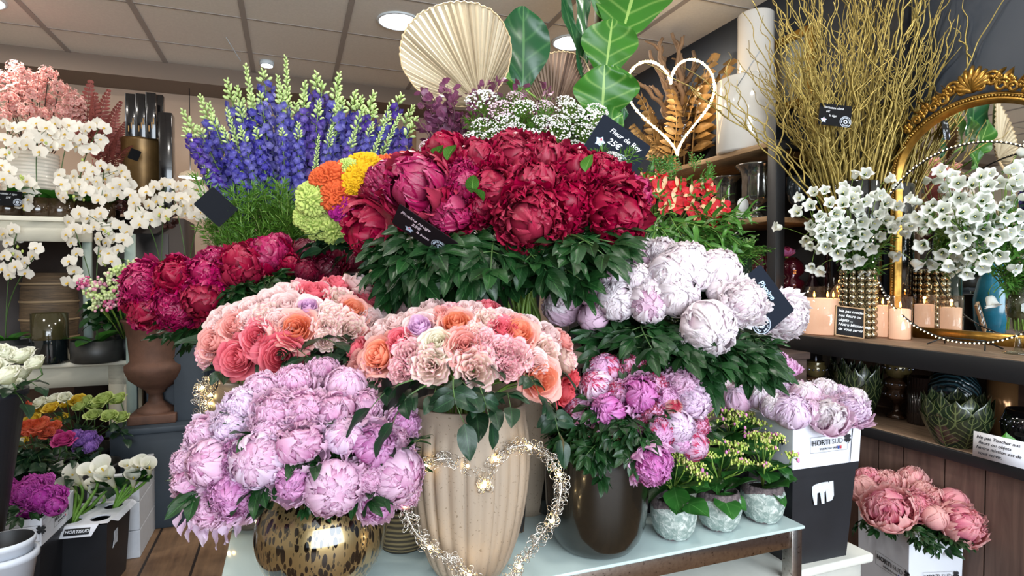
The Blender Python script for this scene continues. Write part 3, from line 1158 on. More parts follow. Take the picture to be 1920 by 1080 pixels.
MB().box((-.055, -.055, 0), (.055, .055, .17), taper=.85).build('body', WICK.m, t, bevel=.008)

# the three crusty pots and their kalanchoes
t = NT('crusty_glaze')
n = t.noise(70, t.coord(), 5, .7, .8)
n2 = t.noise(16, t.coord(), 4, .7)
z = t.node('ShaderNodeSeparateXYZ', {0: t.coord()}).outputs[2]
zz = t.math('ADD', z, t.math('MULTIPLY', t.math('SUBTRACT', n2, .5), .045))
rim = t.math('MAXIMUM', t.math('GREATER_THAN', zz, .080), t.math('LESS_THAN', zz, .006))
base = t.ramp(n, [(.40, '#7f928c'), (.50, '#98a6a0'), (.62, '#cdd4cf')])
t.set(color=t.mix(rim, base, t.ramp(n, [(.4, '#4b4044'), (.65, '#7a6c6c')])), rough=.75)
t.bump(n, .7, .006)
CRUST = t.m
KP = [(1263, 1.447, 'leftmost'), (1348, 1.497, 'middle'), (1430, 1.545, 'rightmost')]
t = NT('kalanchoe_bud')
r_ = t.node('ShaderNodeAttribute', attribute_name='rnd').outputs[2]
t.set(color=t.ramp(r_, [(.0, '#8fae3c'), (.55, '#c3cc6a'), (.78, '#d8c890'), (.86, '#e08ab8'), (1, '#c977b4')], 'LINEAR'), rough=.5)
KBUD = t.m
KLEAF = leaf_mat('fleshy_leaf', '#17401a', '#35702c', '#4d8440', rough=.35, nv=6)


def kalanchoe(base, h, spread, clusters, seed, label, pot=None, pr=.05):
    clusters += 4
    """base: soil level"""
    rg = random.Random(seed)
    t = thing('potted_kalanchoe', label, 'potted plant', base, group='kalanchoes in crusty pots' if pot else None)
    if pot:
        MB().lathe([(0, -.0), (.030, 0), (.038, .003), (.050, .022), (.0565, .05), (.0555, .075), (.049, .096), (.045, .099), (.042, .093), (.040, .08), (0, .08)], 40).build('pot', CRUST, t)
        MB().lathe([(.041, .083), (.0, .088)], 20).build('soil', mat('soil', '#2a1f19', .95, vary=.4, scale=120), t)
        z0 = .085
    else:
        z0 = 0
    mbS, bud = MB(), MB()
    for c in range(clusters):
        a = c * 2.4 + rg.random()
        rr = spread * sqrt((c + .5) / clusters)
        tip = Vector((rr * cos(a), rr * sin(a), z0 + h * (1 - .35 * (rr / spread) ** 2) + rg.uniform(-.012, .01)))
        mbS.tube(bez((0, 0, z0), (0, 0, z0 + h * .5), tip - Vector((0, 0, h * .4)), tip - Vector((0, 0, .01)), 6), .0018, 4)
        for b in range(30):
            o = Vector((rg.gauss(0, .011), rg.gauss(0, .011), rg.uniform(-.004, .006)))
            o.z -= o.length * .4
            bud.rv = rg.random() * .84
            if rg.random() < .06:
                bud.rv = .85 + rg.random() * .15
            bud.ball(tip + o, rg.uniform(.0022, .0035) * (1.4 if bud.rv > .84 else 1), 5, 3, (1, 1, 1.3))
            if rg.random() < .5:
                mbS.tube([tip - Vector((0, 0, .012)), tip + o], .0007, 3, cap=False)
    mbS.build('stem', STEM, t)
    bud.build('flower_buds', KBUD, t)
    for i in range(20):
        a = i * 2.4 + rg.random() * .5
        el = rg.uniform(-.35, .7) if i > 6 else rg.uniform(.2, 1.1)
        L = rg.uniform(.065, .10)
        mb = MB()
        leaf(mb, basis((.012 * cos(a), .012 * sin(a), z0 + .008 + (i % 5) * h * .13), (cos(a) * cos(el), sin(a) * cos(el), sin(el)), rg.uniform(-.3, .3)), L, L * .34, fold=.15, droop=rg.uniform(.2, .9), wav=.03, sh=1.15, nu=6, nv=8, rg=rg)
        mb.build('leaf', KLEAF, t)
    return t


for i, (px, d, w) in enumerate(KP):
    kalanchoe(Vector((P(px, 900, d).x, d, TZ)), [.135, .145, .155][i], .08, 7 + i, 40 + i, f"{w} of three kalanchoes with pink-green buds in small grey-green pots" , True)
p = P(1368, 900, 1.66)
kalanchoe(Vector((p.x, p.y, .765)), .105, .085, 7, 51, 'kalanchoe behind the three small pots, its buds against the white carton')
t = thing('grower_pot', 'black grower pot under the rear kalanchoe', 'pot', (p.x, p.y, TZ))
MB().lathe([(0, 0), (.045, 0), (.054, .155), (.057, .155), (.057, .17), (.052, .17), (.05, .02), (0, .02)], 28).build('body', mat('black_plastic', '#1a1a1c', .5), t)

# ------------------------------------------------------------------ silver wire hearts
WIRE = mat('silver_wire', '#dcd6cc', .22, 1.0)
BULB = emis('warm_bulb', '#ffd68a', 45)


def heart_pt(t):
    x = 16 * sin(t) ** 3
    y = 13 * cos(t) - 5 * cos(2 * t) - 2 * cos(3 * t) - cos(4 * t)
    return x / 16, (y + 17) / 29   # width 2, height 1


def wire_heart(label, M, w, h, seed, bulbs, rw=.018):
    rg = random.Random(seed)
    t = thing('wire_heart_light', label, 'heart light', M.translation, rot=M.to_euler(), group='silver wire hearts with lights')
    path = []
    for i in range(160):
        a, b = heart_pt(2 * pi * i / 160)
        path.append(Vector((a * w / 2, 0, b * h)))
    mb = MB()
    mb.tube(path, .0018, 5, closed=True)
    mb.build('frame_wire', WIRE, t)
    mb = MB()
    N = int(900 * w / .3)
    for i in range(N):
        k = i * 160 / N
        a, b = path[int(k) % 160], path[(int(k) + 1) % 160]
        p = a.lerp(b, k % 1)
        tn = (b - a).normalized()
        r = rg.uniform(.0045, .0088)
        th = rg.random() * 6.28
        side = (Vector((0, 1, 0)) * cos(th) + tn.cross(Vector((0, 1, 0))) * sin(th))
        c = p + side * rg.uniform(.003, rw * .75)
        e1 = (tn + side * rg.uniform(-.6, .6) + Vector((rg.uniform(-.4, .4),) * 3)).normalized()
        e2 = (side + Vector((rg.uniform(-.5, .5), rg.uniform(-.5, .5), rg.uniform(-.5, .5)))).normalized()
        mb.tube([c + e1 * r * cos(2 * pi * j / 9) + e2 * r * sin(2 * pi * j / 9) for j in range(9)], .0006, 3, closed=True)
    mb.build('curled_wire', WIRE, t)
    for k in bulbs:
        a, b = heart_pt(k)
        p = Vector((a * w / 2, -.006, b * h))
        MB().ball(p, .0035, 8, 6).build('bulb', BULB, t)
        l = bpy.data.lights.new('bulb_light', 'POINT')
        l.energy = .035
        l.color = (1, .72, .36)
        l.shadow_soft_size = .004
        lo = bpy.data.objects.new('bulb_light', l)
        COL.objects.link(lo)
        lo.parent = t
        lo.location = p + Vector((0, .012, 0))
    return t


p = P(937, 1060, 1.135)
M = Matrix.Translation((p.x, 1.128, TZ + .002)) @ Matrix.Rotation(radians(8), 4, 'Z') @ Matrix.Rotation(radians(-7), 4, 'X') @ Matrix.Rotation(radians(-7), 4, 'Y')
wire_heart('heart of curly silver wire with warm lights leaning on the ribbed vase', M, .310, .30, 5, [.25, .62, 1.05, 1.5, 1.95, 2.4, 2.8, 3.5, 3.9, 4.3, 4.75, 5.2, 5.7, 6.1])
p = P(385, 880, 1.30)
M = Matrix.Translation((p.x + .005, p.y, .63)) @ Matrix.Rotation(radians(74), 4, 'Z') @ Matrix.Rotation(radians(-2), 4, 'X')
wire_heart('second curly wire heart seen edge-on left of the lavender-pink peonies', Matrix.Translation((P(420, 700, 1.47).x, 1.47, TZ + .002)) @ Matrix.Rotation(radians(-7), 4, 'Y') @ Matrix.Rotation(radians(106), 4, 'Z'), .18, .385, 6, [.5, .9, 1.4, 2.0, 2.6, 3.6, 4.4, 5.2, 5.9])

# vase of the left rose bunch (turned striped wood)
t = NT('striped_wood')
w = t.noise(3, t.mapped((2, 2, 22)), 5, .6, .6)
t.set(color=t.ramp(w, [(.3, '#3e352e'), (.5, '#756656'), (.7, '#93856f')]), rough=.4)
LRV = Vector((P(474, 800, 1.52).x, 1.52, TZ))
v = thing('striped_wooden_vase', 'rounded vase of striped grey-brown wood under the coral roses', 'vase', LRV)
MB().lathe([(0, 0), (.045, 0), (.062, .02), (.088, .09), (.104, .18), (.105, .27), (.094, .33), (.080, .365), (.078, .38), (.072, .38), (.070, .30), (.08, .1), (0, .06)], 48).build('body', t.m, v)
LRV_TOP = LRV + Vector((0, 0, .37))

# tall vessels on the stepped stand
GALV = mat('galvanised', '#5b5d60', .35, .8, vary=.15, scale=12)
def pail(name, label, x, y, z, r0, r1, h, m, cat='bucket', handle=True):
    t = thing(name, label, cat, (x, y, z))
    MB().lathe([(0, .0), (r0, 0), (r0 + (r1 - r0) * .5, h * .5), (r1, h - .004), (r1 + .004, h), (r1 - .004, h), (r0 * .95, .03), (0, .02)], 48).build('body', m, t)
    if handle:
        MB().tube([(r1 * cos(a), 0, h - .02 - .11 * abs(sin(a))) if False else (r1 * 1.02 * cos(a), r1 * .4 * sin(a), h - .03 + .0 * a) for a in [pi * i / 16 for i in range(17)]], .002, 5).build('handle', GALV, t)
    return t


p = P(735, 560, 1.69)
pail('galvanised_bucket', 'dark galvanised bucket of cockscombs behind the roses', p.x, p.y, TZ, .09, .12, .655, GALV)
CELO_TOP = Vector((p.x, p.y, 1.20))
p = P(985, 600, 1.62)
t = thing('beige_pot', 'large taupe ceramic pot holding the crimson peonies', 'pot', (p.x, p.y, TZ))
MB().lathe([(0, 0), (.06, 0), (.075, .04), (.10, .18), (.116, .38), (.12, .51), (.114, .51), (.10, .2), (0, .05)], 64).build('body', TAUPE, t)
CRIM_TOP = Vector((p.x, p.y, 1.09))
p = P(1215, 700, 1.66)
t = pail('dark_bucket', 'dark bucket hidden behind the hot pink peonies holding white peonies', p.x, p.y, TZ, .075, .11, .44, mat('black_plastic', '#1a1a1c', .5))
WHITE_TOP = Vector((p.x, p.y, 1.02))
p = P(600, 650, 2.10)
t = pail('dark_bucket', 'dark bucket of crimson peonies between roses and delphiniums', p.x, p.y, .92, .08, .11, .12, mat('black_plastic', '#1a1a1c', .5))
LCR_TOP = Vector((p.x, p.y, 1.01))
p = P(570, 600, 2.42)
t = pail('dark_bucket', 'dark bucket of blue delphiniums behind the peonies', p.x, p.y, .92, .09, .12, .22, mat('black_plastic', '#1a1a1c', .5))
DEL_TOP = Vector((p.x, p.y, 1.12))
p = P(960, 500, 2.35)
t = pail('dark_bucket', 'dark bucket of white yarrow and purple foliage behind the crimson peonies', p.x, p.y, .92, .09, .12, .34, mat('black_plastic', '#1a1a1c', .5))
YAR_TOP = Vector((p.x, p.y, 1.25))
p = P(1225, 520, 2.5)
t = pail('dark_bucket', 'dark bucket of red alstroemeria at the right end of the stand', p.x, p.y, .92, .07, .09, .22, mat('black_plastic', '#1a1a1c', .5))
ALS_TOP = Vector((p.x, p.y, 1.12))
# ------------------------------------------------------------------ petals' colours
LAV = petal_mat('lavender_petal', [(0, '#cc74aa'), (.3, '#e0aacc'), (1, '#edcde3')])
LAVI = petal_mat('lavender_inner', [(0, '#c05c9a'), (.45, '#dfa4ca'), (1, '#ecc6de')])
LAVP = petal_mat('pale_lavender', [(0, '#d9a8cf'), (.3, '#e6c8e2'), (1, '#eedbee')])
LAVD = petal_mat('deep_lavender', [(0, '#b0478f'), (.4, '#d184bd'), (1, '#dfaad4')])
WHP = petal_mat('blush_white', [(0, '#ecc6dc'), (.3, '#f4e2ec'), (1, '#f8f1f5')], streak=.05)
WHI = petal_mat('blush_white_inner', [(0, '#f0cfe0'), (.5, '#f6e8ef'), (1, '#faf4f7')], streak=.05)
WPK = petal_mat('pale_pink', [(0, '#d591bd'), (.4, '#e7bdd8'), (1, '#ecd0e2')])
HOT = petal_mat('pink_petal', [(0, '#c8559f'), (.35, '#dd98cb'), (1, '#eabfe0')])
HOTI = petal_mat('hot_pink_inner', [(0, '#a92c86'), (.5, '#d06fba'), (1, '#dc93cd')])
HOTE = petal_mat('flecked_pink', [(0, '#dd9cc8'), (.8, '#eabfdd'), (.97, '#c2285c')], edge=True)
BUDR = petal_mat('flecked_bud', [(0, '#dda0a8'), (.75, '#e8bdb8'), (.93, '#a82a44')], edge=True)
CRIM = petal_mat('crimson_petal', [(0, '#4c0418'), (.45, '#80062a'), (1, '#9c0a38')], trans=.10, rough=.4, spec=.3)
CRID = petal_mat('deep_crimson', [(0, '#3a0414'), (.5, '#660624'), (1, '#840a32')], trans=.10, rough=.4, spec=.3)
MAGR = petal_mat('magenta_crimson', [(0, '#560628'), (.5, '#920e44'), (1, '#ac1a5a')], trans=.12, rough=.38, spec=.5)
WINE = petal_mat('wine_petal', [(0, '#33040f'), (.6, '#5d0c24'), (1, '#6c1230')], trans=.08, rough=.4, spec=.5)
CORAL = petal_mat('coral_rose', [(0, '#d94a66'), (.5, '#e8667a'), (1, '#ec7f8c')])
SALM = petal_mat('salmon_rose', [(0, '#e8867a'), (.5, '#ee9d94'), (1, '#f0b2ac')])
PEACH = petal_mat('peach_rose_centre', [(0, '#e2703c'), (.5, '#ee8a60'), (1, '#f2a184')])
PEACHO = petal_mat('peach_rose_outer', [(0, '#ea8a70'), (.5, '#f2a596'), (1, '#f3b6ac')])
BLUSH = petal_mat('blush_rose', [(0, '#e8b5b8'), (.5, '#f0cccb'), (1, '#f4dcda')])
PICO = petal_mat('picotee_rose', [(0, '#ecc8b8'), (.86, '#f4e0d4'), (.98, '#efc4c8'), (1, '#d87890')], edge=True)
PICP = petal_mat('picotee_pink', [(0, '#e6a4ac'), (.84, '#f3d0cf'), (.97, '#edb0bc'), (1, '#d0607e')], edge=True)
LILR = petal_mat('lilac_rose', [(0, '#c888c8'), (.5, '#dcaedc'), (1, '#eac6e2')])
CREAM = petal_mat('cream_rose', [(0, '#e6d8a8'), (.5, '#f1e8cc'), (1, '#f5efe0')])
REDC = petal_mat('red_coral_rose', [(0, '#c93046'), (.5, '#dc4a58'), (1, '#e46870')])


def scatter(b, n, x0, x1, y0, y1, size=(.10, .16), push=(-.06, .02), kind=None, m=None, down=.35, side=.0, skew=None):
    """leafy shoots over a patch of the bunch, pointing out and down from the mouth"""
    for i in range(n):
        px, py = b.rg.uniform(x0, x1), b.rg.uniform(y0, y1)
        if skew:
            py += skew(px)
        p, nn = b.hit(px, py, 0)
        o = p - b.mouth
        d = Vector((o.x, o.y - .12, 0)).normalized() + Vector((b.rg.uniform(-.5, .5) + side, -.25, -down + b.rg.uniform(-.5, .4)))
        b.leaf_at(px - d.normalized().x * 30, py + d.normalized().z * 30, b.rg.uniform(*size), d.normalized(), b.rg.uniform(*push), kind, m)


# ------------------------------------------------------------------ lavender-pink peonies in the spotted vase
B = Bouquet(P(575, 860, 1.22), (.26, .20, .185), LEO_TOP, 'over the spotted vase', seed=11, group='lavender-pink peonies over the spotted vase')
lo, lp, ld, lb = 'ruffled lavender-pink peony', 'pale lavender peony', 'deep pink-centred lavender peony', 'ball-shaped lavender peony'
for px, py, r, st, c, lk in [
    (605, 698, 38, 'open', (LAV, LAVI), lo), (552, 718, 42, 'open', (LAV, LAVI), lo), (492, 732, 42, 'open', (LAVP, LAV), lp), (648, 728, 38, 'ball', (LAV, LAV), lb),
    (455, 762, 44, 'open', (LAVP, LAVP), lp), (515, 775, 44, 'cup', (LAV, LAVI), ld), (572, 772, 50, 'open', (LAV, LAVI), lo), (632, 775, 42, 'cup', (LAV, LAVI), ld), (684, 758, 36, 'open', (LAV, LAVI), lo), (757, 795, 36, 'open', (LAV, LAVD), lo),
    (385, 815, 42, 'open', (LAVP, LAV), lp), (432, 800, 44, 'open', (LAVP, LAVP), lp), (560, 835, 56, 'cup', (LAV, LAVI), ld), (505, 810, 44, 'open', (LAV, LAV), lo), (645, 815, 38, 'ball', (LAVP, LAV), lb), (695, 838, 52, 'cup', (LAV, LAVD), ld), (745, 835, 38, 'open', (LAV, LAVI), lo),
    (352, 868, 36, 'open', (LAV, LAV), lo), (398, 868, 44, 'ball', (LAV, LAVI), lb), (452, 858, 44, 'open', (LAV, LAVD), lo), (488, 862, 52, 'ball', (LAVP, LAV), lb),
    (360, 905, 36, 'cup', (LAV, LAVI), ld), (436, 925, 54, 'open', (LAV, LAVD), lo), (392, 950, 42, 'open', (LAV, LAVI), lo),
    (548, 902, 42, 'cup', (LAV, LAVD), ld), (624, 912, 52, 'ball', (LAV, LAV), lb), (690, 895, 40, 'open', (LAV, LAVI), lo), (742, 888, 50, 'ball', (LAV, LAVI), lb), (705, 945, 36, 'cup', (LAV, LAVD), ld), (762, 925, 32, 'open', (LAV, LAVI), lo)]:
    B.bloom(px, py, r, st, c, lk, 'peony', 'peony', leaves=1)
B.finish([(748, 'the top row'), (850, 'the middle rows'), (1100, 'the lowest rows')])
# long loose petals hanging from the lowest left bloom
rg = random.Random(8)
low = [it for it in B.items if it[2] == 392 and it[3] == 950][0][0]
for i in range(14):
    q = P(345 + i * 8.5, 955 + (i % 3) * 12, 1.10) - low.location
    mb = MB()
    leaf(mb, basis(q, (rg.uniform(-.7, .1), -.3, -1), rg.uniform(-.5, .5)), rg.uniform(.035, .055), .015, fold=.25, droop=.4, wav=.06, sh=1.2, rg=rg)
    mb.build('loose_petal', LAVP, low)
scatter(B, 3, 520, 700, 930, 945, (.05, .07), (-.12, -.08))

# ------------------------------------------------------------------ roses in the ribbed vase
co, sa, pe, bl, pi_, li, cr, rd, pp = 'coral pink rose', 'salmon rose', 'pink rose, peach-orange heart', 'pale blush rose', 'cream rose edged pink', 'lilac rose', 'creamy white rose', 'red-coral rose', 'pink ruffled rose'
CM = {co: (CORAL, CORAL), sa: (SALM, SALM), pe: (PEACHO, PEACH), bl: (BLUSH, BLUSH), pi_: (PICO, PICO), li: (BLUSH, LILR), cr: (CREAM, CREAM), rd: (REDC, REDC), pp: (PICP, PICP)}
FR = {pi_, pp}
B = Bouquet(P(868, 700, 1.30), (.245, .19, .165), BEI_TOP, 'over the ribbed vase', 'rose', .05, 'roses over the ribbed vase', 12, .0028)
for px, py, r, lk in [
    (775, 590, 27, bl), (807, 570, 30, bl), (847, 578, 25, pp), (880, 575, 29, bl), (915, 570, 24, co), (740, 600, 26, bl), (950, 590, 24, bl), (825, 585, 22, sa), (917, 595, 32, pi_), (970, 600, 24, sa), (997, 600, 22, bl),
    (712, 612, 34, bl), (745, 632, 25, co), (785, 608, 36, li), (820, 640, 34, cr), (855, 602, 38, pe), (890, 620, 25, pi_), (872, 645, 38, sa), (908, 632, 24, pp), (945, 612, 27, co), (942, 655, 32, pp), (1035, 622, 30, bl), (1062, 632, 24, sa), (975, 618, 40, pe),
    (660, 655, 28, co), (705, 662, 42, pe), (665, 695, 36, sa), (680, 706, 36, pp), (762, 662, 34, pp), (748, 695, 26, pp), (803, 680, 40, pi_), (890, 692, 44, pi_), (968, 660, 36, pp), (955, 690, 26, pp), (1030, 652, 32, pi_), (1072, 672, 32, pi_), (1008, 675, 24, bl), (1020, 710, 44, pe), (1068, 738, 32, rd), (1082, 712, 20, rd)]:
    B.bloom(px, py, r * 1.04, 'frill' if lk in FR else 'rose', CM[lk], lk, 'rose', 'rose', leaves=1, push=.0)
B.finish([(606, 'the top row'), (648, 'the middle row'), (1100, 'the bottom row')])
scatter(B, 7, 690, 1030, 715, 745, (.08, .11), (-.06, -.01), down=.5)
for px, py, dx, sz in ((775, 712, -1, .12), (800, 722, -.7, .12), (850, 705, .05, .12), (900, 725, .1, .09), (1010, 740, .4, .10), (1030, 755, .2, .10)):
    B.leaf_at(px, py, sz, (dx, -.35, -.75), .03)

# ------------------------------------------------------------------ roses in the striped wooden vase
B = Bouquet(P(565, 660, 1.45), (.25, .20, .175), LRV_TOP, 'above the wooden vase', 'rose', .04, 'roses in the striped wooden vase', 13, .0028)
for px, py, r, lk in [
    (635, 524, 26, co), (680, 524, 32, bl), (587, 540, 32, co), (540, 540, 28, bl), (700, 552, 32, co), (642, 552, 32, pi_), (737, 556, 26, bl), (610, 532, 20, bl), (720, 535, 20, sa), (560, 528, 22, pp),
    (500, 560, 32, bl), (535, 568, 32, bl), (470, 572, 28, bl), (440, 582, 26, bl), (665, 578, 34, pe), (622, 585, 28, pi_), (578, 572, 28, li), (495, 590, 34, pi_), (405, 592, 28, bl), (437, 606, 34, sa), (725, 590, 28, bl), (698, 590, 26, bl), (760, 575, 22, bl), (462, 598, 22, bl),
    (553, 614, 42, pe), (613, 608, 28, pi_), (610, 636, 22, pi_), (655, 614, 38, pi_), (712, 616, 34, bl), (395, 640, 38, sa), (482, 630, 36, co), (520, 600, 26, bl), (378, 668, 24, pp), (440, 672, 40, co), (525, 668, 44, co), (400, 612, 24, bl), (690, 640, 24, sa)]:
    B.bloom(px, py, r * 1.04, 'frill' if lk in FR else 'rose', CM[lk], lk, 'rose', 'rose', leaves=1)
B.finish([(562, 'the top row'), (602, 'the middle row'), (1100, 'the bottom row')])
scatter(B, 9, 560, 680, 635, 680, (.10, .14), (-.08, -.03))
scatter(B, 4, 420, 520, 680, 700, (.06, .09), (-.10, -.05))

# ------------------------------------------------------------------ crimson peonies
cc, cd, cm = 'big crimson peony', 'dark crimson peony', 'magenta-crimson peony'
B = Bouquet(P(945, 400, 1.64), (.36, .24, .19), CRIM_TOP, 'in the taupe pot', 'peony', .05, 'crimson peonies in the taupe pot', 14, .0045)
for px, py, r, st, c, lk in [
    (835, 292, 50, 'bomb', (CRIM, CRIM), cc), (895, 300, 46, 'bomb', (CRID, CRIM), cd), (965, 292, 56, 'bomb', (CRIM, CRIM), cc), (1020, 300, 50, 'bomb', (CRID, CRIM), cd), (1075, 320, 52, 'bomb', (CRIM, CRIM), cc), (1122, 322, 44, 'bomb', (MAGR, CRIM), cm),
    (725, 338, 48, 'open', (MAGR, MAGR), cm), (706, 362, 38, 'bomb', (WINE, CRID), cd), (785, 352, 64, 'cup', (CRIM, MAGR), cc), (870, 345, 52, 'open', (CRID, MAGR), cd), (930, 355, 54, 'bomb', (CRIM, CRIM), cc), (1000, 350, 60, 'bomb', (CRIM, CRIM), cc), (1065, 378, 50, 'bomb', (CRIM, CRIM), cc), (1150, 350, 50, 'bomb', (CRIM, CRIM), cc), (1190, 365, 40, 'bomb', (CRIM, MAGR), cm),
    (775, 392, 42, 'cup', (CRIM, CRIM), cc), (697, 432, 62, 'bomb', (CRIM, CRIM), cc), (705, 460, 40, 'open', (CRIM, MAGR), cm), (846, 398, 50, 'cup', (CRIM, MAGR), cc), (900, 392, 36, 'bomb', (CRID, CRID), cd), (995, 412, 66, 'bomb', (CRIM, CRIM), cc), (1060, 410, 40, 'bomb', (CRID, CRIM), cd), (1160, 402, 64, 'bomb', (CRIM, CRIM), cc)]:
    big = r > 60
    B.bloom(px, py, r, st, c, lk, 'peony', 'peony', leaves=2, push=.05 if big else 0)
B.finish([(325, 'the top row'), (382, 'the middle row'), (1100, 'the bottom row')])
scatter(B, 44, 770, 1080, 450, 525, (.17, .23), (-.12, .0), down=.5)
scatter(B, 9, 1070, 1115, 440, 485, (.13, .17), (-.10, -.02))
scatter(B, 9, 750, 810, 440, 480, (.15, .20), (-.14, -.04))
rgb = random.Random(77)
for px, py in ((815, 301), (838, 300), (885, 362), (1098, 322), (906, 378)):
    it = min(B.items, key=lambda q: (q[2] - px) ** 2 + (q[3] - py) ** 2)
    p, n = B.hit(px, py, 0)
    p = P(px, py, p.y - .07)
    mb = MB()
    leaf(mb, basis(p - it[0].location, (rgb.uniform(-.5, .5), -.3, .8)), .05, .016, fold=.5, droop=.7, rg=rgb)
    mb.build('sepal', LEAF_B, it[0])

# ------------------------------------------------------------------ crimson peonies leaning left
B = Bouquet(P(440, 535, 1.95), (.40, .26, .14), LCR_TOP, 'leaning left', 'peony', .04, 'crimson peonies leaning to the left', 15, .005)
for px, py, r, st, c, lk in [
    (270, 532, 46, 'open', (MAGR, MAGR), cm), (330, 518, 42, 'bomb', (MAGR, CRIM), cm), (385, 515, 40, 'bomb', (MAGR, MAGR), cm), (400, 488, 32, 'open', (MAGR, MAGR), cm), (452, 500, 46, 'bomb', (CRIM, CRIM), cc), (500, 480, 44, 'bomb', (CRIM, MAGR), cc), (522, 455, 26, 'open', (CRIM, MAGR), cm),
    (280, 575, 48, 'bomb', (MAGR, CRIM), cm), (330, 575, 50, 'open', (CRIM, MAGR), cm), (385, 560, 48, 'bomb', (MAGR, CRIM), cm), (318, 600, 28, 'open', (MAGR, MAGR), cm), (268, 598, 28, 'bomb', (CRIM, MAGR), cm), (420, 575, 34, 'bomb', (CRIM, CRIM), cc),
    (575, 475, 26, 'ball', (WINE, WINE), cd), (575, 510, 24, 'ball', (WINE, CRID), cd), (620, 490, 32, 'cup', (CRID, CRID), cd), (655, 492, 26, 'ball', (WINE, WINE), cd), (545, 495, 24, 'bomb', (CRID, CRIM), cd), (610, 510, 30, 'cup', (CRID, WINE), cd)]:
    B.bloom(px, py, r, st, c, lk, 'peony', 'peony', leaves=2)
B.finish([(545, 'the upper row'), (1100, 'the lower row')])
scatter(B, 20, 460, 620, 510, 560, (.12, .17), (-.12, -.02))
scatter(B, 8, 340, 420, 600, 640, (.12, .16), (-.10, -.02), side=-.5)

# ------------------------------------------------------------------ white and blush peonies
wb, wp, wd, wo = 'white ball-shaped peony', 'pale pink peony', 'blush peony bud', 'open white peony'
B = Bouquet(P(1265, 575, 1.62), (.33, .24, .175), WHITE_TOP, 'of the white bunch', 'peony', .05, 'white and blush peonies', 16, .0045)
for px, py, r, st, c, lk in [
    (1242, 476, 36, 'open', (WHP, WHI), wo), (1185, 484, 34, 'open', (WPK, WPK), wp), (1140, 488, 24, 'ball', (WPK, WPK), wp), (1285, 500, 42, 'ball', (WHP, WHI), wb), (1208, 470, 28, 'open', (WHP, WHI), wo),
    (1155, 512, 34, 'ball', (WHP, WPK), wb), (1198, 524, 28, 'ball', (WHP, WHP), wb), (1258, 520, 42, 'ball', (WHP, WHI), wb), (1345, 512, 40, 'ball', (WHP, WHI), wb), (1312, 520, 28, 'ball', (WHP, WHI), wb), (1070, 528, 22, 'cup', (WPK, WPK), wp), (1225, 545, 26, 'ball', (WHP, WHP), wb),
    (1060, 572, 38, 'ball', (WPK, WHP), wp), (1110, 552, 24, 'bud', (WPK, WPK), wd), (1115, 596, 28, 'bud', (WPK, WPK), wd), (1156, 566, 36, 'ball', (WHP, WHI), wb), (1216, 570, 36, 'ball', (WHP, WPK), wb), (1268, 555, 40, 'ball', (WHP, WHI), wb), (1347, 548, 24, 'bud', (WHP, WHP), wd), (1325, 612, 50, 'ball', (WHP, WHI), wb), (1397, 568, 44, 'open', (WHI, WHI), wo), (1385, 555, 34, 'ball', (WHP, WHI), wb), (1474, 592, 46, 'open', (WHP, WHI), wo), (1090, 538, 22, 'bud', (WPK, WPK), wd)]:
    B.bloom(px, py, r * 1.05, st, c, lk, 'peony', 'peony', leaves=2, push={(1325, 612): .06, (1397, 568): .06, (1474, 592): -.08}.get((px, py), 0))
B.finish([(502, 'the top row'), (547, 'the middle row'), (1100, 'the bottom row')])
scatter(B, 46, 1120, 1385, 622, 665, (.13, .19), (-.14, .0), down=.25, skew=lambda x: (x - 1250) * .12)
scatter(B, 5, 1370, 1410, 630, 660, (.11, .14), (-.10, .0), side=.1)

# ------------------------------------------------------------------ hot pink peonies in the olive vase
hb, ho, hf, hs = 'pale pink ball peony', 'open hot pink peony', 'red-flecked pink peony', 'small red-flecked bud'
B = Bouquet(P(1195, 790, 1.40), (.17, .17, .165), DRK_TOP, 'over the olive vase', 'peony', .05, 'pink peonies over the olive vase', 17, .0035)
for px, py, r, st, c, lk in [
    (1132, 672, 26, 'open', (HOT, HOT), hf), (1186, 688, 28, 'open', (HOT, HOTE), hf), (1136, 696, 30, 'ball', (HOTE, HOT), hf), (1226, 722, 30, 'open', (HOT, HOTE), hf),
    (1122, 728, 34, 'ball', (LAVP, HOTE), hb), (1276, 722, 38, 'open', (HOT, LAV), hf), (1160, 735, 22, 'ball', (HOT, HOTE), hf), (1200, 745, 40, 'cup', (HOT, HOTI), ho), (1296, 755, 40, 'open', (HOT, LAVP), hf), (1250, 745, 26, 'open', (LAVP, HOT), hf),
    (1090, 773, 31, 'ball', (HOT, HOTE), hb), (1145, 772, 42, 'cup', (HOT, HOTI), ho), (1226, 780, 30, 'open', (HOTE, HOTE), hf), (1260, 766, 18, 'bud', (BUDR, BUDR), hs), (1270, 800, 30, 'ball', (LAVP, LAVP), hb), (1310, 800, 24, 'open', (HOT, HOTE), hf), (1235, 812, 28, 'ball', (HOTE, HOT), hf), (1300, 835, 26, 'ball', (HOTE, LAV), hf), (1205, 800, 24, 'open', (HOT, HOTE), hf),
    (1108, 818, 18, 'bud', (BUDR, BUDR), hs), (1166, 814, 18, 'bud', (BUDR, BUDR), hs), (1222, 872, 44, 'open', (HOT, HOTI), ho), (1275, 828, 20, 'ball', (LAVP, HOT), hb)]:
    B.bloom(px, py, r * 1.04, st, c, lk, 'peony', 'peony', leaves=1, push=.05 if py == 872 else 0, lean=(.6, -.3, -.4) if py == 872 else None)
B.finish([(715, 'the top row'), (760, 'the middle row'), (1100, 'the bottom row')])
scatter(B, 20, 1060, 1190, 790, 845, (.07, .10), (-.05, .02), 'peony', down=.6)
scatter(B, 10, 1060, 1120, 800, 870, (.08, .11), (-.08, .0), 'peony', side=-.3)

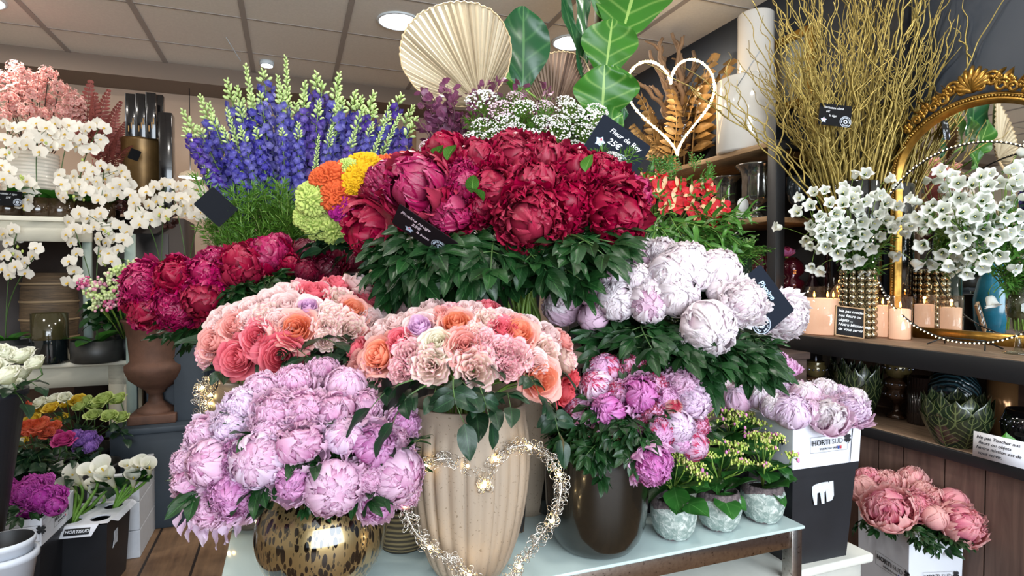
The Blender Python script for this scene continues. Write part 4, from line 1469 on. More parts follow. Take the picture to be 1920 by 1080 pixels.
# ------------------------------------------------------------------ cockscombs
def comb_mesh(seed):
    mb = MB()
    off = Vector((seed * 3.1, 7.7, 1.3))
    nu, nv = 140, 44
    vs, uvs = [], []
    for j in range(nv + 1):
        for i in range(nu):
            a, b = i / nu * 2 * pi, j / nv
            th = b * radians(112)
            d = Vector((sin(th) * cos(a), sin(th) * sin(a), cos(th)))
            q = d * 4.6 + off + noise.noise_vector(d * 1.5 + off) * .9
            rd = abs(noise.noise(q)) * 2.2
            rd = min(1, rd)
            r = .76 + .25 * rd + .13 * noise.noise(d * 1.3 + off)
            sq = .72
            vs.append((d.x * r, d.y * r, d.z * r * sq))
            uvs.append((i / nu, rd))
    fs = [(j * nu + i, (j + 1) * nu + i, (j + 1) * nu + (i + 1) % nu, j * nu + (i + 1) % nu) for j in range(nv) for i in range(nu)]
    mb.add(vs, fs, uvs)
    mb.lathe([(.10, -1.0), (.16, -.7), (.42, -.35), (.72, -.18)], 24)
    return mb.mesh('comb')


COMB = [comb_mesh(i) for i in range(3)]
def comb_mat(name, lo, hi):
    t = NT(name)
    uv = t.node('ShaderNodeUVMap', uv_map='UVMap').outputs[0]
    y = t.node('ShaderNodeSeparateXYZ', {0: uv}).outputs[1]
    t.set(color=t.ramp(y, [(.02, lo), (.35, hi)]), rough=.75, spec=.2)
    return t.m


B = Bouquet(P(665, 380, 1.90), (.22, .2, .17), CELO_TOP, 'of the cockscombs', 'rose', .04, 'cockscombs', 18, .006)
CC = {'orange': comb_mat('orange_comb', '#8c2a0a', '#cc5a30'), 'yellow': comb_mat('yellow_comb', '#9a6a04', '#d8a818'), 'lime green': comb_mat('green_comb', '#66862a', '#b2c26a'), 'magenta': comb_mat('magenta_comb', '#640a4c', '#a41e80')}
for px, py, r, c in [(650, 303, 18, 'lime green'), (727, 300, 30, 'orange'), (765, 291, 24, 'orange'), (683, 297, 33, 'yellow'), (614, 318, 32, 'orange'), (672, 320, 33, 'yellow'), (662, 345, 22, 'yellow'), (594, 326, 20, 'orange'), (575, 366, 34, 'lime green'), (626, 362, 31, 'orange'), (560, 408, 22, 'lime green'), (582, 425, 28, 'lime green'), (618, 432, 31, 'lime green'), (640, 388, 28, 'magenta')]:
    p, n = B.hit(px, py, r)
    n = (n + Vector((0, -.6, .25))).normalized()
    rad = r * p.y / F
    base = p - n * rad
    t = thing('cockscomb', '', 'flower', base, group='cockscombs')
    put('comb', B.rg.choice(COMB), CC[c], t, n * rad * .35, quat=frame_from(n, B.rg.random() * 6), scale=rad * 1.08)
    m = B.mouth + Vector((B.rg.uniform(-.04, .04), B.rg.uniform(-.04, .04), 0)) - base
    mb = MB()
    mb.tube(bez((0, 0, 0), -n * m.length * .4, m + Vector((0, 0, m.length * .3)), m, 8) + [m - Vector((0, 0, .1))], .005, 6)
    mb.build('stem', STEM, t)
    B.items.append([t, c + ' cockscomb', px, py])
B.finish([(332, 'the upper half'), (1100, 'the lower half')])
scatter(B, 14, 590, 680, 440, 480, (.09, .13), (-.10, -.02))

# ------------------------------------------------------------------ delphiniums
def floret(mb, M, r, rg):
    for i in range(5):
        a = i * 2 * pi / 5 + rg.uniform(-.2, .2)
        mb.rv = rg.random()
        M2 = M @ Matrix.Rotation(a, 4, 'Z') @ Matrix.Rotation(rg.uniform(.15, .45), 4, 'X')
        leaf(mb, M2, r, r * .46, fold=-.1, droop=.3, wav=.04, nu=2, nv=3, rg=rg)


def delph_mesh(seed, frac):
    rg = random.Random(seed)
    fl, bd, st = MB(), MB(), MB()
    st.tube([(0, 0, -.02), (0, 0, .5), (0, 0, 1)], [.008, .006, .003], 5)
    n = 54
    for i in range(n):
        z = i / n * frac
        a = i * 2.4 + rg.uniform(-.3, .3)
        r = .066 - .024 * z
        d = Vector((cos(a), sin(a), .12))
        e = Vector((0, 0, z)) + d * (.085 - .03 * z) * rg.uniform(.8, 1.15)
        st.tube([(0, 0, z - .02), e], .0025, 3, cap=False)
        q = frame_from(d + Vector((rg.uniform(-.3, .3),) * 3), rg.random() * 6)
        M = Matrix.Translation(e) @ q.to_matrix().to_4x4()
        floret(fl, M, r, rg)
    k = int(24 * (1 - frac) / .3)
    for i in range(k):
        z = frac + (1 - frac) * i / k
        a = i * 2.4
        u = i / k
        d = Vector((cos(a), sin(a), .55 + u)).normalized()
        e = Vector((0, 0, z)) + d * (.062 - .04 * u)
        st.tube([(0, 0, z - .01), e], .0022, 3, cap=False)
        bd.rv = rg.random()
        M = Matrix.Translation(e) @ frame_from(d).to_matrix().to_4x4()
        bd.ball((0, 0, 0), .025 - .012 * u, 6, 4, (.65, .65, 1.25), M)
    return fl.mesh('florets'), bd.mesh('buds'), st.mesh('stem_tip')


DEL = [delph_mesh(70 + i, f) for i, f in enumerate((.84, .78, .88, .12, .72))]
BLU = petal_mat('blue_floret', [(0, '#4840bc'), (.4, '#2a1e9c'), (1, '#20148a')], trans=.2, rough=.5, vary=.35)
VIO = petal_mat('violet_floret', [(0, '#6840b4'), (.4, '#401a96'), (1, '#32107c')], trans=.2, rough=.5, vary=.35)
GBUD = mat('pale_green_bud', '#b8cf86', .5, vary=.15, scale=30)
rg = random.Random(21)
spikes = []
for i in range(19):
    spikes.append((348 + i * 24 + rg.uniform(-8, 8), [205, 178, 190, 150, 165, 122, 138, 145, 112, 150, 135, 158, 142, 172, 178, 168, 195, 178, 205][i] + rg.uniform(-6, 6), 2.45, 'back row'))
for i in range(17):
    spikes.append((365 + i * 26 + rg.uniform(-9, 9), [245, 225, 195, 185, 170, 175, 165, 185, 180, 190, 178, 195, 188, 200, 205, 212, 218][i] + rg.uniform(-12, 12), 2.28, 'middle row'))
for i in range(12):
    spikes.append((352 + i * 34 + rg.uniform(-10, 10), [250, 300, 235, 250, 230, 245, 225, 240, 222, 238, 230, 236][i] + rg.uniform(-15, 15), 2.12, 'front row'))
by = {}
for px, py, d, row in spikes:
    tip = P(px, py, d)
    root = P(560 + (px - 560) * .38, 470 + abs(px - 560) * .05, d + .03)
    dv = (tip - root)
    L = dv.length
    ax = dv.normalized()
    sl = rg.uniform(.40, .48) * {'back row': 1.0, 'middle row': .84, 'front row': .62}[row]
    sl = min(sl, L * 1.0)
    base = tip - ax * sl
    green = rg.random() < .16
    violet = (px > 560 and rg.random() < .45) or rg.random() < .15
    t = thing('delphinium', '', 'flower', base, group='delphinium spikes')
    fl, bd, st = DEL[3] if green else rg.choice((DEL[0], DEL[1], DEL[2], DEL[4]))
    q = frame_from(ax, rg.random() * 6)
    put('florets', fl, VIO if violet else BLU, t, quat=q, scale=sl)
    put('buds', bd, GBUD, t, quat=q, scale=sl)
    put('stem_tip', st, STEM, t, quat=q, scale=sl)
    m = DEL_TOP + Vector((rg.uniform(-.06, .06), rg.uniform(-.06, .06), 0)) - base
    mb = MB()
    mb.tube(bez((0, 0, 0), -ax * m.length * .4, m + Vector((0, 0, m.length * .35)), m, 8) + [m - Vector((0, 0, .15))], .0035, 5)
    mb.build('stem', STEM, t)
    for k in range(3 if row == 'front row' else 0):
        w = -ax * rg.uniform(.16, .34)
        add_spray(t, w, (rg.uniform(-.8, .8), -.5, rg.uniform(.1, .9)), rg.uniform(.14, .2), 'fine', rg)
    look = 'green-budded delphinium spike' if green else ('violet delphinium spike' if violet else 'blue delphinium spike')
    by.setdefault((look, row), []).append((px, t))
for (look, row), its in by.items():
    its.sort(key=lambda q: q[0])
    for i, (px, t) in enumerate(its):
        t['label'] = f"{look} with pale tip, {ordinal(i, len(its))} in the {row}"
# feathery greens and low side buds under the delphiniums
fol = [it for v in by.values() for it in v]
for i in range(90):
    px = rg.uniform(400, 560)
    py = rg.uniform(385, 480)
    it = min(fol, key=lambda q: abs(q[0] - px) + rg.random() * 30)
    p = P(px, py + 20, rg.uniform(2.0, 2.25))
    add_spray(it[1], p - it[1].location, (rg.uniform(-.5, .3), -.2, rg.uniform(.5, 1)), rg.uniform(.11, .17), 'fine', rg)

# ------------------------------------------------------------------ yarrow and purple foliage
def umbel_mesh(seed):
    rg = random.Random(seed)
    a, b = MB(), MB()
    for i in range(120):
        r = sqrt(rg.random())
        th = rg.random() * 6.28
        p = Vector((r * cos(th), r * sin(th), .42 * (1 - r * r) + rg.uniform(-.06, .06)))
        a.rv = rg.random()
        a.ball(p, rg.uniform(.05, .085), 5, 3, (1, 1, .7))
        if i % 5 == 0:
            b.tube([(0, 0, -.9), p * .5 + Vector((0, 0, -.35)), p], .018, 3, cap=False)
    b.tube([(0, 0, -1.6), (0, 0, -.85)], .035, 5)
    return a.mesh('florets'), b.mesh('branches')


UMB = [umbel_mesh(i) for i in range(3)]
YW = mat('yarrow_white', '#e9e6e4', .7, vary=.06, scale=90)
YP = mat('yarrow_pink', '#dcc0cc', .7, vary=.08, scale=90)
B = Bouquet(P(1000, 270, 2.12), (.28, .16, .16), YAR_TOP, 'of the yarrow', 'fine', .05, 'white yarrow', 19, .002)
for px, py, r, c in [(902, 187, 30, 0), (940, 205, 26, 1), (902, 232, 18, 0), (948, 228, 24, 0), (886, 262, 26, 0), (930, 255, 24, 0), (965, 180, 15, 1), (982, 202, 24, 0), (1020, 198, 17, 1), (1060, 190, 18, 0), (1068, 208, 27, 0), (1120, 206, 20, 0), (1108, 224, 32, 0), (1038, 248, 30, 0), (1096, 246, 25, 0), (1016, 226, 18, 0), (1080, 278, 24, 0), (1152, 295, 16, 0), (965, 245, 24, 0), (1000, 255, 22, 0), (1050, 226, 20, 0), (800, 272, 16, 1), (1010, 275, 20, 0)]:
    p, n = B.hit(px, py, r)
    d = p.y if (px, py) != (1152, 295) else 1.62
    p = P(px, py, d)
    n = Vector((n.x * .5, -.95, 1)).normalized()
    rad = r * d / F * 1.08
    base = p - n * rad * 1.6
    t = thing('yarrow', '', 'flower', base, group='white yarrow')
    um, br = B.rg.choice(UMB)
    q = frame_from(n, B.rg.random() * 6)
    put('florets', um, YP if c else YW, t, n * rad * 1.6, quat=q, scale=rad)
    put('branches', br, STEM, t, n * rad * 1.6, quat=q, scale=rad)
    m = B.mouth - base
    MB().tube(bez((0, 0, 0), -n * m.length * .4, m + Vector((0, 0, m.length * .3)), m, 8), .002, 4).build('stem', STEM, t)
    for k in range(4):
        add_spray(t, -n * B.rg.uniform(.0, .08), (B.rg.uniform(-.8, .8), -.6, B.rg.uniform(0, .9)), B.rg.uniform(.08, .13), 'fine', B.rg)
    B.items.append([t, ('pinkish' if c else 'white') + ' yarrow head', px, py])
B.finish([(212, 'the upper half'), (1100, 'the lower half')])


def purple_spray(seed):
    rg = random.Random(seed)
    mb = MB()
    mb.m = 1
    pts = [Vector((.15 * sin(t * 2 + seed), t, .1 * cos(t * 3))) for t in [i / 12 for i in range(13)]]
    mb.tube(pts, .008, 4)
    mb.m = 0
    for i in range(2, 13):
        for k in range(3):
            a = rg.random() * 6.28
            d = Vector((cos(a), .5, sin(a)))
            leaf(mb, basis(pts[i] + d * .03, d, rg.random()), rg.uniform(.10, .17), .06, fold=.15, droop=.4, sh=1.0, nu=3, nv=4, rg=rg)
    return mb.mesh('foliage')


PUR = leaf_mat('purple_leaf', '#5a2a44', '#8a4f70', '#9a6484', trans=.12, nv=4)
PSP = [purple_spray(i) for i in range(3)]
rg = random.Random(31)
spots = [(790, 185, 0), (805, 170, 1), (830, 172, 0), (815, 205, 0), (845, 195, 0), (870, 200, 1), (800, 225, 0), (860, 225, 0), (905, 165, 0), (925, 158, 1), (785, 240, 0), (830, 232, 1), (1035, 170, 0), (1030, 215, 1), (968, 155, 0), (880, 175, 0), (845, 165, 1), (875, 240, 0)]
spots.sort()
for i, (px, py, k) in enumerate(spots):
    tip = P(px, py, 2.28 + k * .08)
    root = P(900 + (px - 900) * .4, 330, 2.3)
    L = .26
    ax = (tip - root).normalized()
    t = thing('purple_leaf_branch', f"branch of purple leaves by the dried palm fans, {ordinal(i, len(spots))}", 'foliage', tip - ax * L, group='purple leaf branches')
    put('foliage', rg.choice(PSP), [PUR, mat('purple_stem', '#54303c', .6)], t, quat=basis((0, 0, 0), ax, rg.random() * 6).to_quaternion(), scale=L)
    m = YAR_TOP + Vector((rg.uniform(-.05, .0), 0, 0)) - t.location
    MB().tube(bez((0, 0, 0), -ax * m.length * .4, m + Vector((0, 0, .1)), m, 6), .002, 4).build('stem', mat('purple_stem', '#54303c', .6), t)

# ------------------------------------------------------------------ alstroemeria
def alst_mesh():
    a, b = MB(), MB()
    rg = random.Random(2)
    for i in range(6):
        mb = b if i in (0, 2) else a
        M = Matrix.Rotation(i * pi / 3, 4, 'Z') @ Matrix.Rotation(radians(28 if i % 2 else 40), 4, 'X')
        leaf(mb, M, 1.05, .40 if i % 2 else .17, fold=.25, droop=.35, wav=.03, sh=1.15, nu=6, nv=8, rg=rg)
    return a.mesh('red_petals'), b.mesh('cream_petals')


AL = alst_mesh()
ARED = petal_mat('alstro_red', [(0, '#c22a22'), (.5, '#d2232c'), (1, '#b0182a')], trans=.15)
ACRE = petal_mat('alstro_cream', [(0, '#e8c890'), (.75, '#ecb488'), (1, '#c83038')], trans=.15)
B = Bouquet(P(1275, 400, 2.2), (.24, .16, .16), ALS_TOP, 'of its bunch', 'long', .03, 'red alstroemeria', 22, .0025)
for px, py, r in [(1242, 322, 14), (1247, 350, 22), (1275, 347, 18), (1270, 375, 22), (1298, 358, 17), (1322, 345, 19), (1338, 352, 14), (1335, 386, 21), (1358, 382, 15), (1347, 410, 18), (1362, 396, 12), (1200, 337, 15), (1213, 348, 14), (1220, 368, 14), (1300, 388, 16), (1247, 390, 13), (1228, 330, 12), (1310, 402, 13), (1205, 325, 11)]:
    p, n = B.hit(px, py, r)
    rad = r * p.y / F
    n = (n + Vector((B.rg.uniform(-.4, .4), -.9, B.rg.uniform(-.3, .4)))).normalized()
    base = p - n * rad * .9
    t = thing('alstroemeria', '', 'flower', base, group='red alstroemeria')
    q = frame_from(n, B.rg.uniform(-.4, .4))
    put('red_petals', AL[0], ARED, t, quat=q, scale=rad * 1.25)
    put('cream_petals', AL[1], ACRE, t, quat=q, scale=rad * 1.25)
    m = B.mouth - base
    mb = MB()
    mb.tube(bez((0, 0, 0), -n * m.length * .3, m + Vector((0, 0, m.length * .3)), m, 8), .0025, 5)
    mb.build('stem', STEM, t)
    add_spray(t, -n * .02, (B.rg.uniform(-.5, .5), -.4, B.rg.uniform(-.2, .8)), .10, 'long', B.rg)
    B.items.append([t, 'red alstroemeria flower', px, py])
B.finish([(352, 'the upper row'), (1100, 'the lower row')])
for i in range(42):
    px, py = B.rg.uniform(1205, 1350), B.rg.uniform(405, 460)
    B.leaf_at(px, py, B.rg.uniform(.12, .19), (B.rg.uniform(-.2, .9), -.4, B.rg.uniform(-.5, .3)), B.rg.uniform(-.08, .02))
for i in range(12):
    B.leaf_at(B.rg.uniform(1200, 1370), B.rg.uniform(318, 345), .08, (B.rg.uniform(-.3, .3), -.2, 1), -.05, 'fern')
# ------------------------------------------------------------------ cartons of the grower
CARD_W = mat('white_carton', '#d9dde6', .6)
BUCK = mat('black_bucket', '#1b1d22', .45, vary=.2, scale=9)
INK = mat('black_ink', '#16181c', .7)


def clover_into(mb, r, M):
    for k in range(4):
        a = pi / 4 + k * pi / 2
        M2 = M @ Matrix.Rotation(a, 4, 'Z')
        pts = [(0, 0), (r * .45, -r * .42), (r * .85, -r * .40), (r * .98, -r * .12), (r * .82, 0), (r * .98, r * .12), (r * .85, r * .40), (r * .45, r * .42)]
        mb.add([(x, y, 0) for x, y in pts], [tuple(range(8))], None, M2)
    mb.tube([M @ Vector((0, 0, 0)), M @ Vector((r * .1, -r * .7, 0)), M @ Vector((r * .3, -r * 1.15, 0))], r * .06, 4)


def print_hortisud(t, M, s):
    """M: face frame, x along the face, y up; s: width of the printed frame"""
    mb = MB()
    text_into(mb, 'HORTI', s * .155, M @ Tr(-s * .46, s * .02, .0006), align='LEFT', bold=s * .002, spacing=1.08)
    text_into(mb, 'SUD', s * .155, M @ Tr(s * .075, s * .02, .0006), align='LEFT', bold=-s * .0025, spacing=1.08)
    clover_into(mb, s * .10, M @ Tr(s * .52, s * .06, .0006))
    text_into(mb, 'FLEURS DU VAR', s * .058, M @ Tr(-s * .24, -s * .115, .0006), align='LEFT', spacing=1.1)
    fr = [(-s * .5, -s * .18), (s * .5, -s * .18), (s * .5, s * .15), (-s * .5, s * .15)]
    for i in range(4):
        a, b = fr[i], fr[(i + 1) % 4]
        mb.tube([M @ Vector((*a, .0004)), M @ Vector((*b, .0004))], s * .003, 3)
    mb.build('printed_name', INK, t, smooth=False)
    for x, c in ((.24, '#2b4fa0'), (.30, '#c23a45')):
        MB().box((0, 0, 0), (.045 * s, .06 * s, .0008), M @ Tr(x * s, -s * .145)).build('flag_mark', mat('flag' + c, c, .6), t)


def hollow(mb, x0, x1, y0, y1, z0, z1, th=.004, taper=1.0, bottom=True):
    """open tray with real walls; taper scales the foot"""
    cx, cy = (x0 + x1) / 2, (y0 + y1) / 2
    def ring(ins, z, k):
        return [(cx + (x - cx) * k, cy + (y - cy) * k, z) for x, y in ((x0 + ins, y0 + ins), (x1 - ins, y0 + ins), (x1 - ins, y1 - ins), (x0 + ins, y1 - ins))]
    vs = ring(0, z0, taper) + ring(0, z1, 1) + ring(th, z1, 1) + ring(th, z0 + th, taper)
    fs = []
    for a in (0, 4, 8):
        fs += [(a + i, a + (i + 1) % 4, a + 4 + (i + 1) % 4, a + 4 + i) for i in range(4)]
    if bottom:
        fs += [(0, 3, 2, 1), (12, 13, 14, 15)]
    mb.add(vs, fs)
    return mb


def carton(label, corner, rz, w, d, z0, zb, z1, prints, name='flower_carton', mirror=False, torn=None, fold=True):
    """black bucket from z0 to zb inside a white carton collar up to z1; corner = near corner the faces start from"""
    t = thing(name, label, 'flower box', (corner[0], corner[1], z0), rz)
    s = -1 if mirror else 1
    xa, xb = (0, w) if not mirror else (-w, 0)
    hollow(MB(), xa + .008, xb - .008, .008, d - .008, 0, zb - z0 + .006, .004, .86).build('bucket', BUCK, t, smooth=False)
    mb = MB()
    hollow(mb, xa + .004, xb - .004, .004, d - .004, zb - z0 - .022, zb - z0, .003, .99, False).build('bucket_rim', BUCK, t, smooth=False, bevel=.002)
    hollow(MB(), xa, xb, 0, d, zb - z0, z1 - z0, .0035, .97, False).build('carton_collar', CARD_W, t, smooth=False, bevel=.0015)
    zc = (zb + z1) / 2 - z0
    for face, off, sz in prints:
        if face == 'front':
            M = Matrix.Translation((xa + w * off, -.0005 + .001, zc)) @ Matrix.Rotation(pi / 2, 4, 'X')
        elif face == 'left':
            M = Matrix.Translation((xa - .0005 + .002, d * off, zc)) @ Matrix.Rotation(-pi / 2, 4, 'Z') @ Matrix.Rotation(pi / 2, 4, 'X')
        else:
            M = Matrix.Translation((xb + .0005 - .002, d * off, zc)) @ Matrix.Rotation(pi / 2, 4, 'Z') @ Matrix.Rotation(pi / 2, 4, 'X')
        print_hortisud(t, M @ Tr(0, 0, .003), sz)
    if fold:
        MB().tube([(xa + w * .82, -.0006, zb - z0), (xa + w * .87, -.0012, z1 - z0)], .0009, 4).build('fold_line', INK, t)
    if torn:
        MB().poly([(x * torn[2], z * torn[2]) for x, z in ((0, 0), (.12, 0), (.16, .5), (.3, .52), (.36, .02), (.5, 0), (.52, .5), (.6, .55), (.62, .05), (.9, .1), (1, .3), (1, .95), (.8, 1), (.78, .85), (.7, .98), (.1, .9), (-.08, .82), (-.1, .5))], .002, Matrix.Translation((xa + torn[0], .012 + torn[3] if len(torn) > 3 else .012, torn[1])) ).build('torn_label', mat('torn_paper', '#c4cbd4', .8, vary=.15, scale=60), t, smooth=False)
    return t


MIDC = carton('white printed carton collar on a black bucket beside the three small pots', (.752, 1.560), radians(19), .245, .255, .45, .725, .853, [('front', .50, .13), ('left', .42, .13)])
MIDC_T = MIDC
mb = MB()
mb.poly([(x * .070, z * .062) for x, z in ((0, 0), (.12, 0), (.16, .5), (.3, .52), (.36, .02), (.5, 0), (.52, .5), (.6, .55), (.62, .05), (.9, .1), (1, .3), (1, .95), (.8, 1), (.78, .85), (.7, .98), (.1, .9), (-.08, .82), (-.1, .5))], .001)
mb.build('torn_label', mat('torn_paper', '#c4cbd4', .8, vary=.15, scale=60), MIDC, (.085, .0075, .168), smooth=False, rot=(-.065, 0, 0))
RIGC = carton('white printed carton of pink peonies on the floor by the brown planks', (1.358, 1.985), radians(5), .20, .26, 0, .05, .372, [('front', .55, .12), ('left', .32, .15)], fold=False)

B = Bouquet(P(1485, 805, 1.70), (.235, .16, .115), P(1490, 800, 1.70) + Vector((0, 0, -.12)), 'in the white carton', 'peony', .06, 'peonies in the white carton', 33, .004, .05)
for px, py, r, st, c, lk in [
    (1340, 745, 24, 'ball', (WHP, WHP), wb), (1385, 752, 28, 'ball', (LAV, LAVP), 'pale lavender peony'), (1450, 682, 32, 'open', (HOT, HOT), 'bright pink peony'), (1478, 690, 22, 'open', (HOT, HOT), 'bright pink peony'), (1432, 748, 28, 'ball', (LAVP, WHP), 'pale lavender peony'), (1350, 725, 22, 'ball', (WHP, WHP), wb),
    (1470, 735, 30, 'open', (LAVP, LAVP), lp), (1510, 748, 30, 'ball', (WPK, WHP), wp), (1545, 733, 30, 'open', (LAVP, WHP), lp), (1575, 745, 30, 'open', (WHP, LAVP), wp), (1483, 774, 34, 'ball', (LAVP, LAVP), lp), (1452, 765, 26, 'ball', (LAVP, WHP), lp), (1552, 782, 36, 'cup', (WPK, WHP), wp), (1598, 768, 34, 'open', (LAV, LAVP), lo), (1520, 772, 24, 'ball', (WHP, WPK), wp), (1605, 745, 22, 'open', (LAVP, WHP), lp)]:
    B.bloom(px, py, r * 1.04, st, c, lk, 'peony', 'peony', leaves=0)
B.finish([(750, 'the back row'), (1100, 'the front row')])

PKB = petal_mat('peach_pink_peony', [(0, '#cf5c7a'), (.4, '#e898a2'), (1, '#f4c4c0')])
PKI = petal_mat('peach_pink_inner', [(0, '#c8487a'), (.5, '#e88aa2'), (1, '#f0aeb4')])
B = Bouquet(P(1700, 985, 2.10), (.23, .17, .13), P(1705, 1010, 2.11) + Vector((0, 0, -.05)), 'by the planks', 'peony', .04, 'pink peonies by the planks', 34, .004, .08)
sk, sb = 'salmon-pink peony', 'small salmon peony bud'
for px, py, r, st, c, lk in [
    (1625, 896, 24, 'open', (PKI, PKI), sk), (1666, 908, 32, 'open', (PKB, PKB), sk), (1712, 902, 26, 'cup', (PKB, PKB), sk), (1618, 922, 26, 'ball', (PKB, PKB), sk), (1752, 935, 20, 'cup', (PKB, PKB), sk), (1732, 922, 18, 'ball', (PKB, PKB), sb),
    (1665, 955, 42, 'cup', (PKB, PKI), 'big open salmon-pink peony'), (1718, 946, 32, 'open', (PKI, PKI), sk), (1750, 972, 22, 'bud', (PKB, PKB), sb), (1785, 945, 25, 'bud', (PKI, PKI), 'magenta peony bud'), (1802, 985, 38, 'cup', (PKB, PKI), 'big open salmon-pink peony')]:
    B.bloom(px, py, r * 1.05, st, c, lk, 'peony', 'peony', leaves=1)
B.finish([(936, 'the back row'), (1100, 'the front row')])
scatter(B, 8, 1650, 1780, 985, 1010, (.08, .11), (-.08, -.02))

# ------------------------------------------------------------------ on the counter
def on(px, d, z):
    p = P(px, 500, d)
    return Vector((p.x, p.y, z))


CT = .982
WAX = NT('lit_wax')
zc = WAX.node('ShaderNodeSeparateXYZ', {0: WAX.coord('Generated')}).outputs[2]
WAX.set(color='#f3e8de', rough=.5, ec='#ffd2b8', es=.85)
WAX = WAX.m
FLAME = emis('flame', '#ffa63c', 30)
CG = glass('candle_glass', '#f6efe8')


def candle(label, loc, r, hw, hg, flames, group=None):
    t = thing('glass_candle', label, 'candle', loc, group=group)
    MB().lathe([(0, .004), (r - .006, .004), (r - .006, hw), (r - .012, hw + .002), (0, hw - .002)], 40).build('wax', WAX, t)
    MB().lathe([(r - .001, 0), (r, .002), (r, hg), (r - .002, hg), (r - .002, .003), (0, .003)], 40).build('glass_cup', CG, t)
    for fx, fy in flames:
        MB().tube([(fx, fy, hw), (fx, fy, hw + .008)], .0012, 5).build('wick', mat('wick', '#2a1b12', .9), t)
        MB().lathe([(0, 0), (.0035, .004), (.0045, .010), (.003, .018), (0, .028)], 10).build('flame', FLAME, t, (fx, fy, hw + .006))
        l = bpy.data.lights.new('candle_light', 'POINT')
        l.energy = .12
        l.color = (1, .5, .16)
        l.shadow_soft_size = .006
        lo = bpy.data.objects.new('candle_light', l)
        COL.objects.link(lo)
        lo.parent = t
        lo.location = (fx, fy, hw + .03)


candle('wide three-wick candle glowing in glass behind the chalk sign', on(1544, 2.64, CT), .088, .16, .215, [(-.045, -.01), (.02, .0), (.035, -.02)])
candle('white candle in a tall glass right of the bubble vase, the rear of two', on(1656, 2.52, CT), .043, .135, .18, [(0, 0)], 'small glass candles')
candle('lit white candle in a tall glass at the mirror frame, the front of two', on(1689, 2.42, CT), .044, .125, .178, [(0, 0)], 'small glass candles')

# bubble vase
SILVG = mat('mercury_glass', '#b5ab92', .06, .95)
loc = on(1609, 2.52, CT)
t = thing('bubble_vase', 'mercury glass vase of stacked bubbles holding white bellflowers', 'vase', loc)
mb = MB()
for j in range(11):
    for i in range(13):
        a = 2 * pi * i / 13
        mb.ball((.062 * cos(a), .062 * sin(a), .014 + j * .0265), .0142, 10, 8)
mb.build('bubbles', SILVG, t)
MB().lathe([(0, 0), (.055, 0), (.06, .01), (.060, .285), (.056, .285), (.052, .02), (0, .01)], 36).build('body', mat('smoky_mercury', '#6a5c44', .12, .9), t)
BV_TOP = loc + Vector((0, 0, .28))

# chalk sign
x, y = R(0, 1, 0), Vector((0, 0, 1))
c = P(1593, 604, 2.36)
xd = Vector((1, -.12, -.13))
t = thing('chalk_sign', 'small wood-framed chalkboard asking not to touch, standing before the bubble vase', 'sign', c)
xv = xd.normalized()
yv = (Vector((.04, .25, 1)) - xv * Vector((.04, .25, 1)).dot(xv)).normalized()
M = Matrix((xv, yv, xv.cross(yv))).transposed().to_4x4()
t.rotation_euler = M.to_euler()
w, h = .113, .125
MB().box((-w / 2 + .003, -h / 2 + .003, -.004), (w / 2 - .003, h / 2 - .003, .002)).build('slate', mat('chalkboard', '#15161a', .7), t)
mb = MB()
for a, b in (((-w / 2, -h / 2), (w / 2, -h / 2 + .005)), ((-w / 2, h / 2 - .005), (w / 2, h / 2)), ((-w / 2, -h / 2), (-w / 2 + .005, h / 2)), ((w / 2 - .005, -h / 2), (w / 2, h / 2))):
    mb.box((a[0], a[1], -.006), (b[0], b[1], .005))
mb.build('wood_frame', OAKL, t, bevel=.001)
mb = MB()
for i, s in enumerate(('Ne pas toucher', 'nos fleurs ou', 'objets ...', 'Notre Mission est', 'de vous servir.')):
    text_into(mb, s, .0165, Tr(-.045, .042 - i * .0185, .0027), .25, 'LEFT', bold=.0001)
mb.build('handwriting', mat('chalk_#f0f2f4', '#f0f2f4', .8), t, smooth=False)

# black vase with golden contorted willow
loc = on(1600, 2.69, CT)
t = thing('black_floor_vase', 'tall glossy black cylinder vase holding golden willow branches', 'vase', loc)
MB().lathe([(0, 0), (.112, 0), (.118, .004), (.118, .680), (.116, .684), (.110, .684), (.108, .02), (0, .01)], 56).build('body', mat('gloss_black', '#08080a', .07, coat=.6), t)
WIL_TOP = loc + Vector((0, 0, .67))
GOLD = mat('gold_paint', '#9c8848', .42, .45, vary=.35, scale=40)


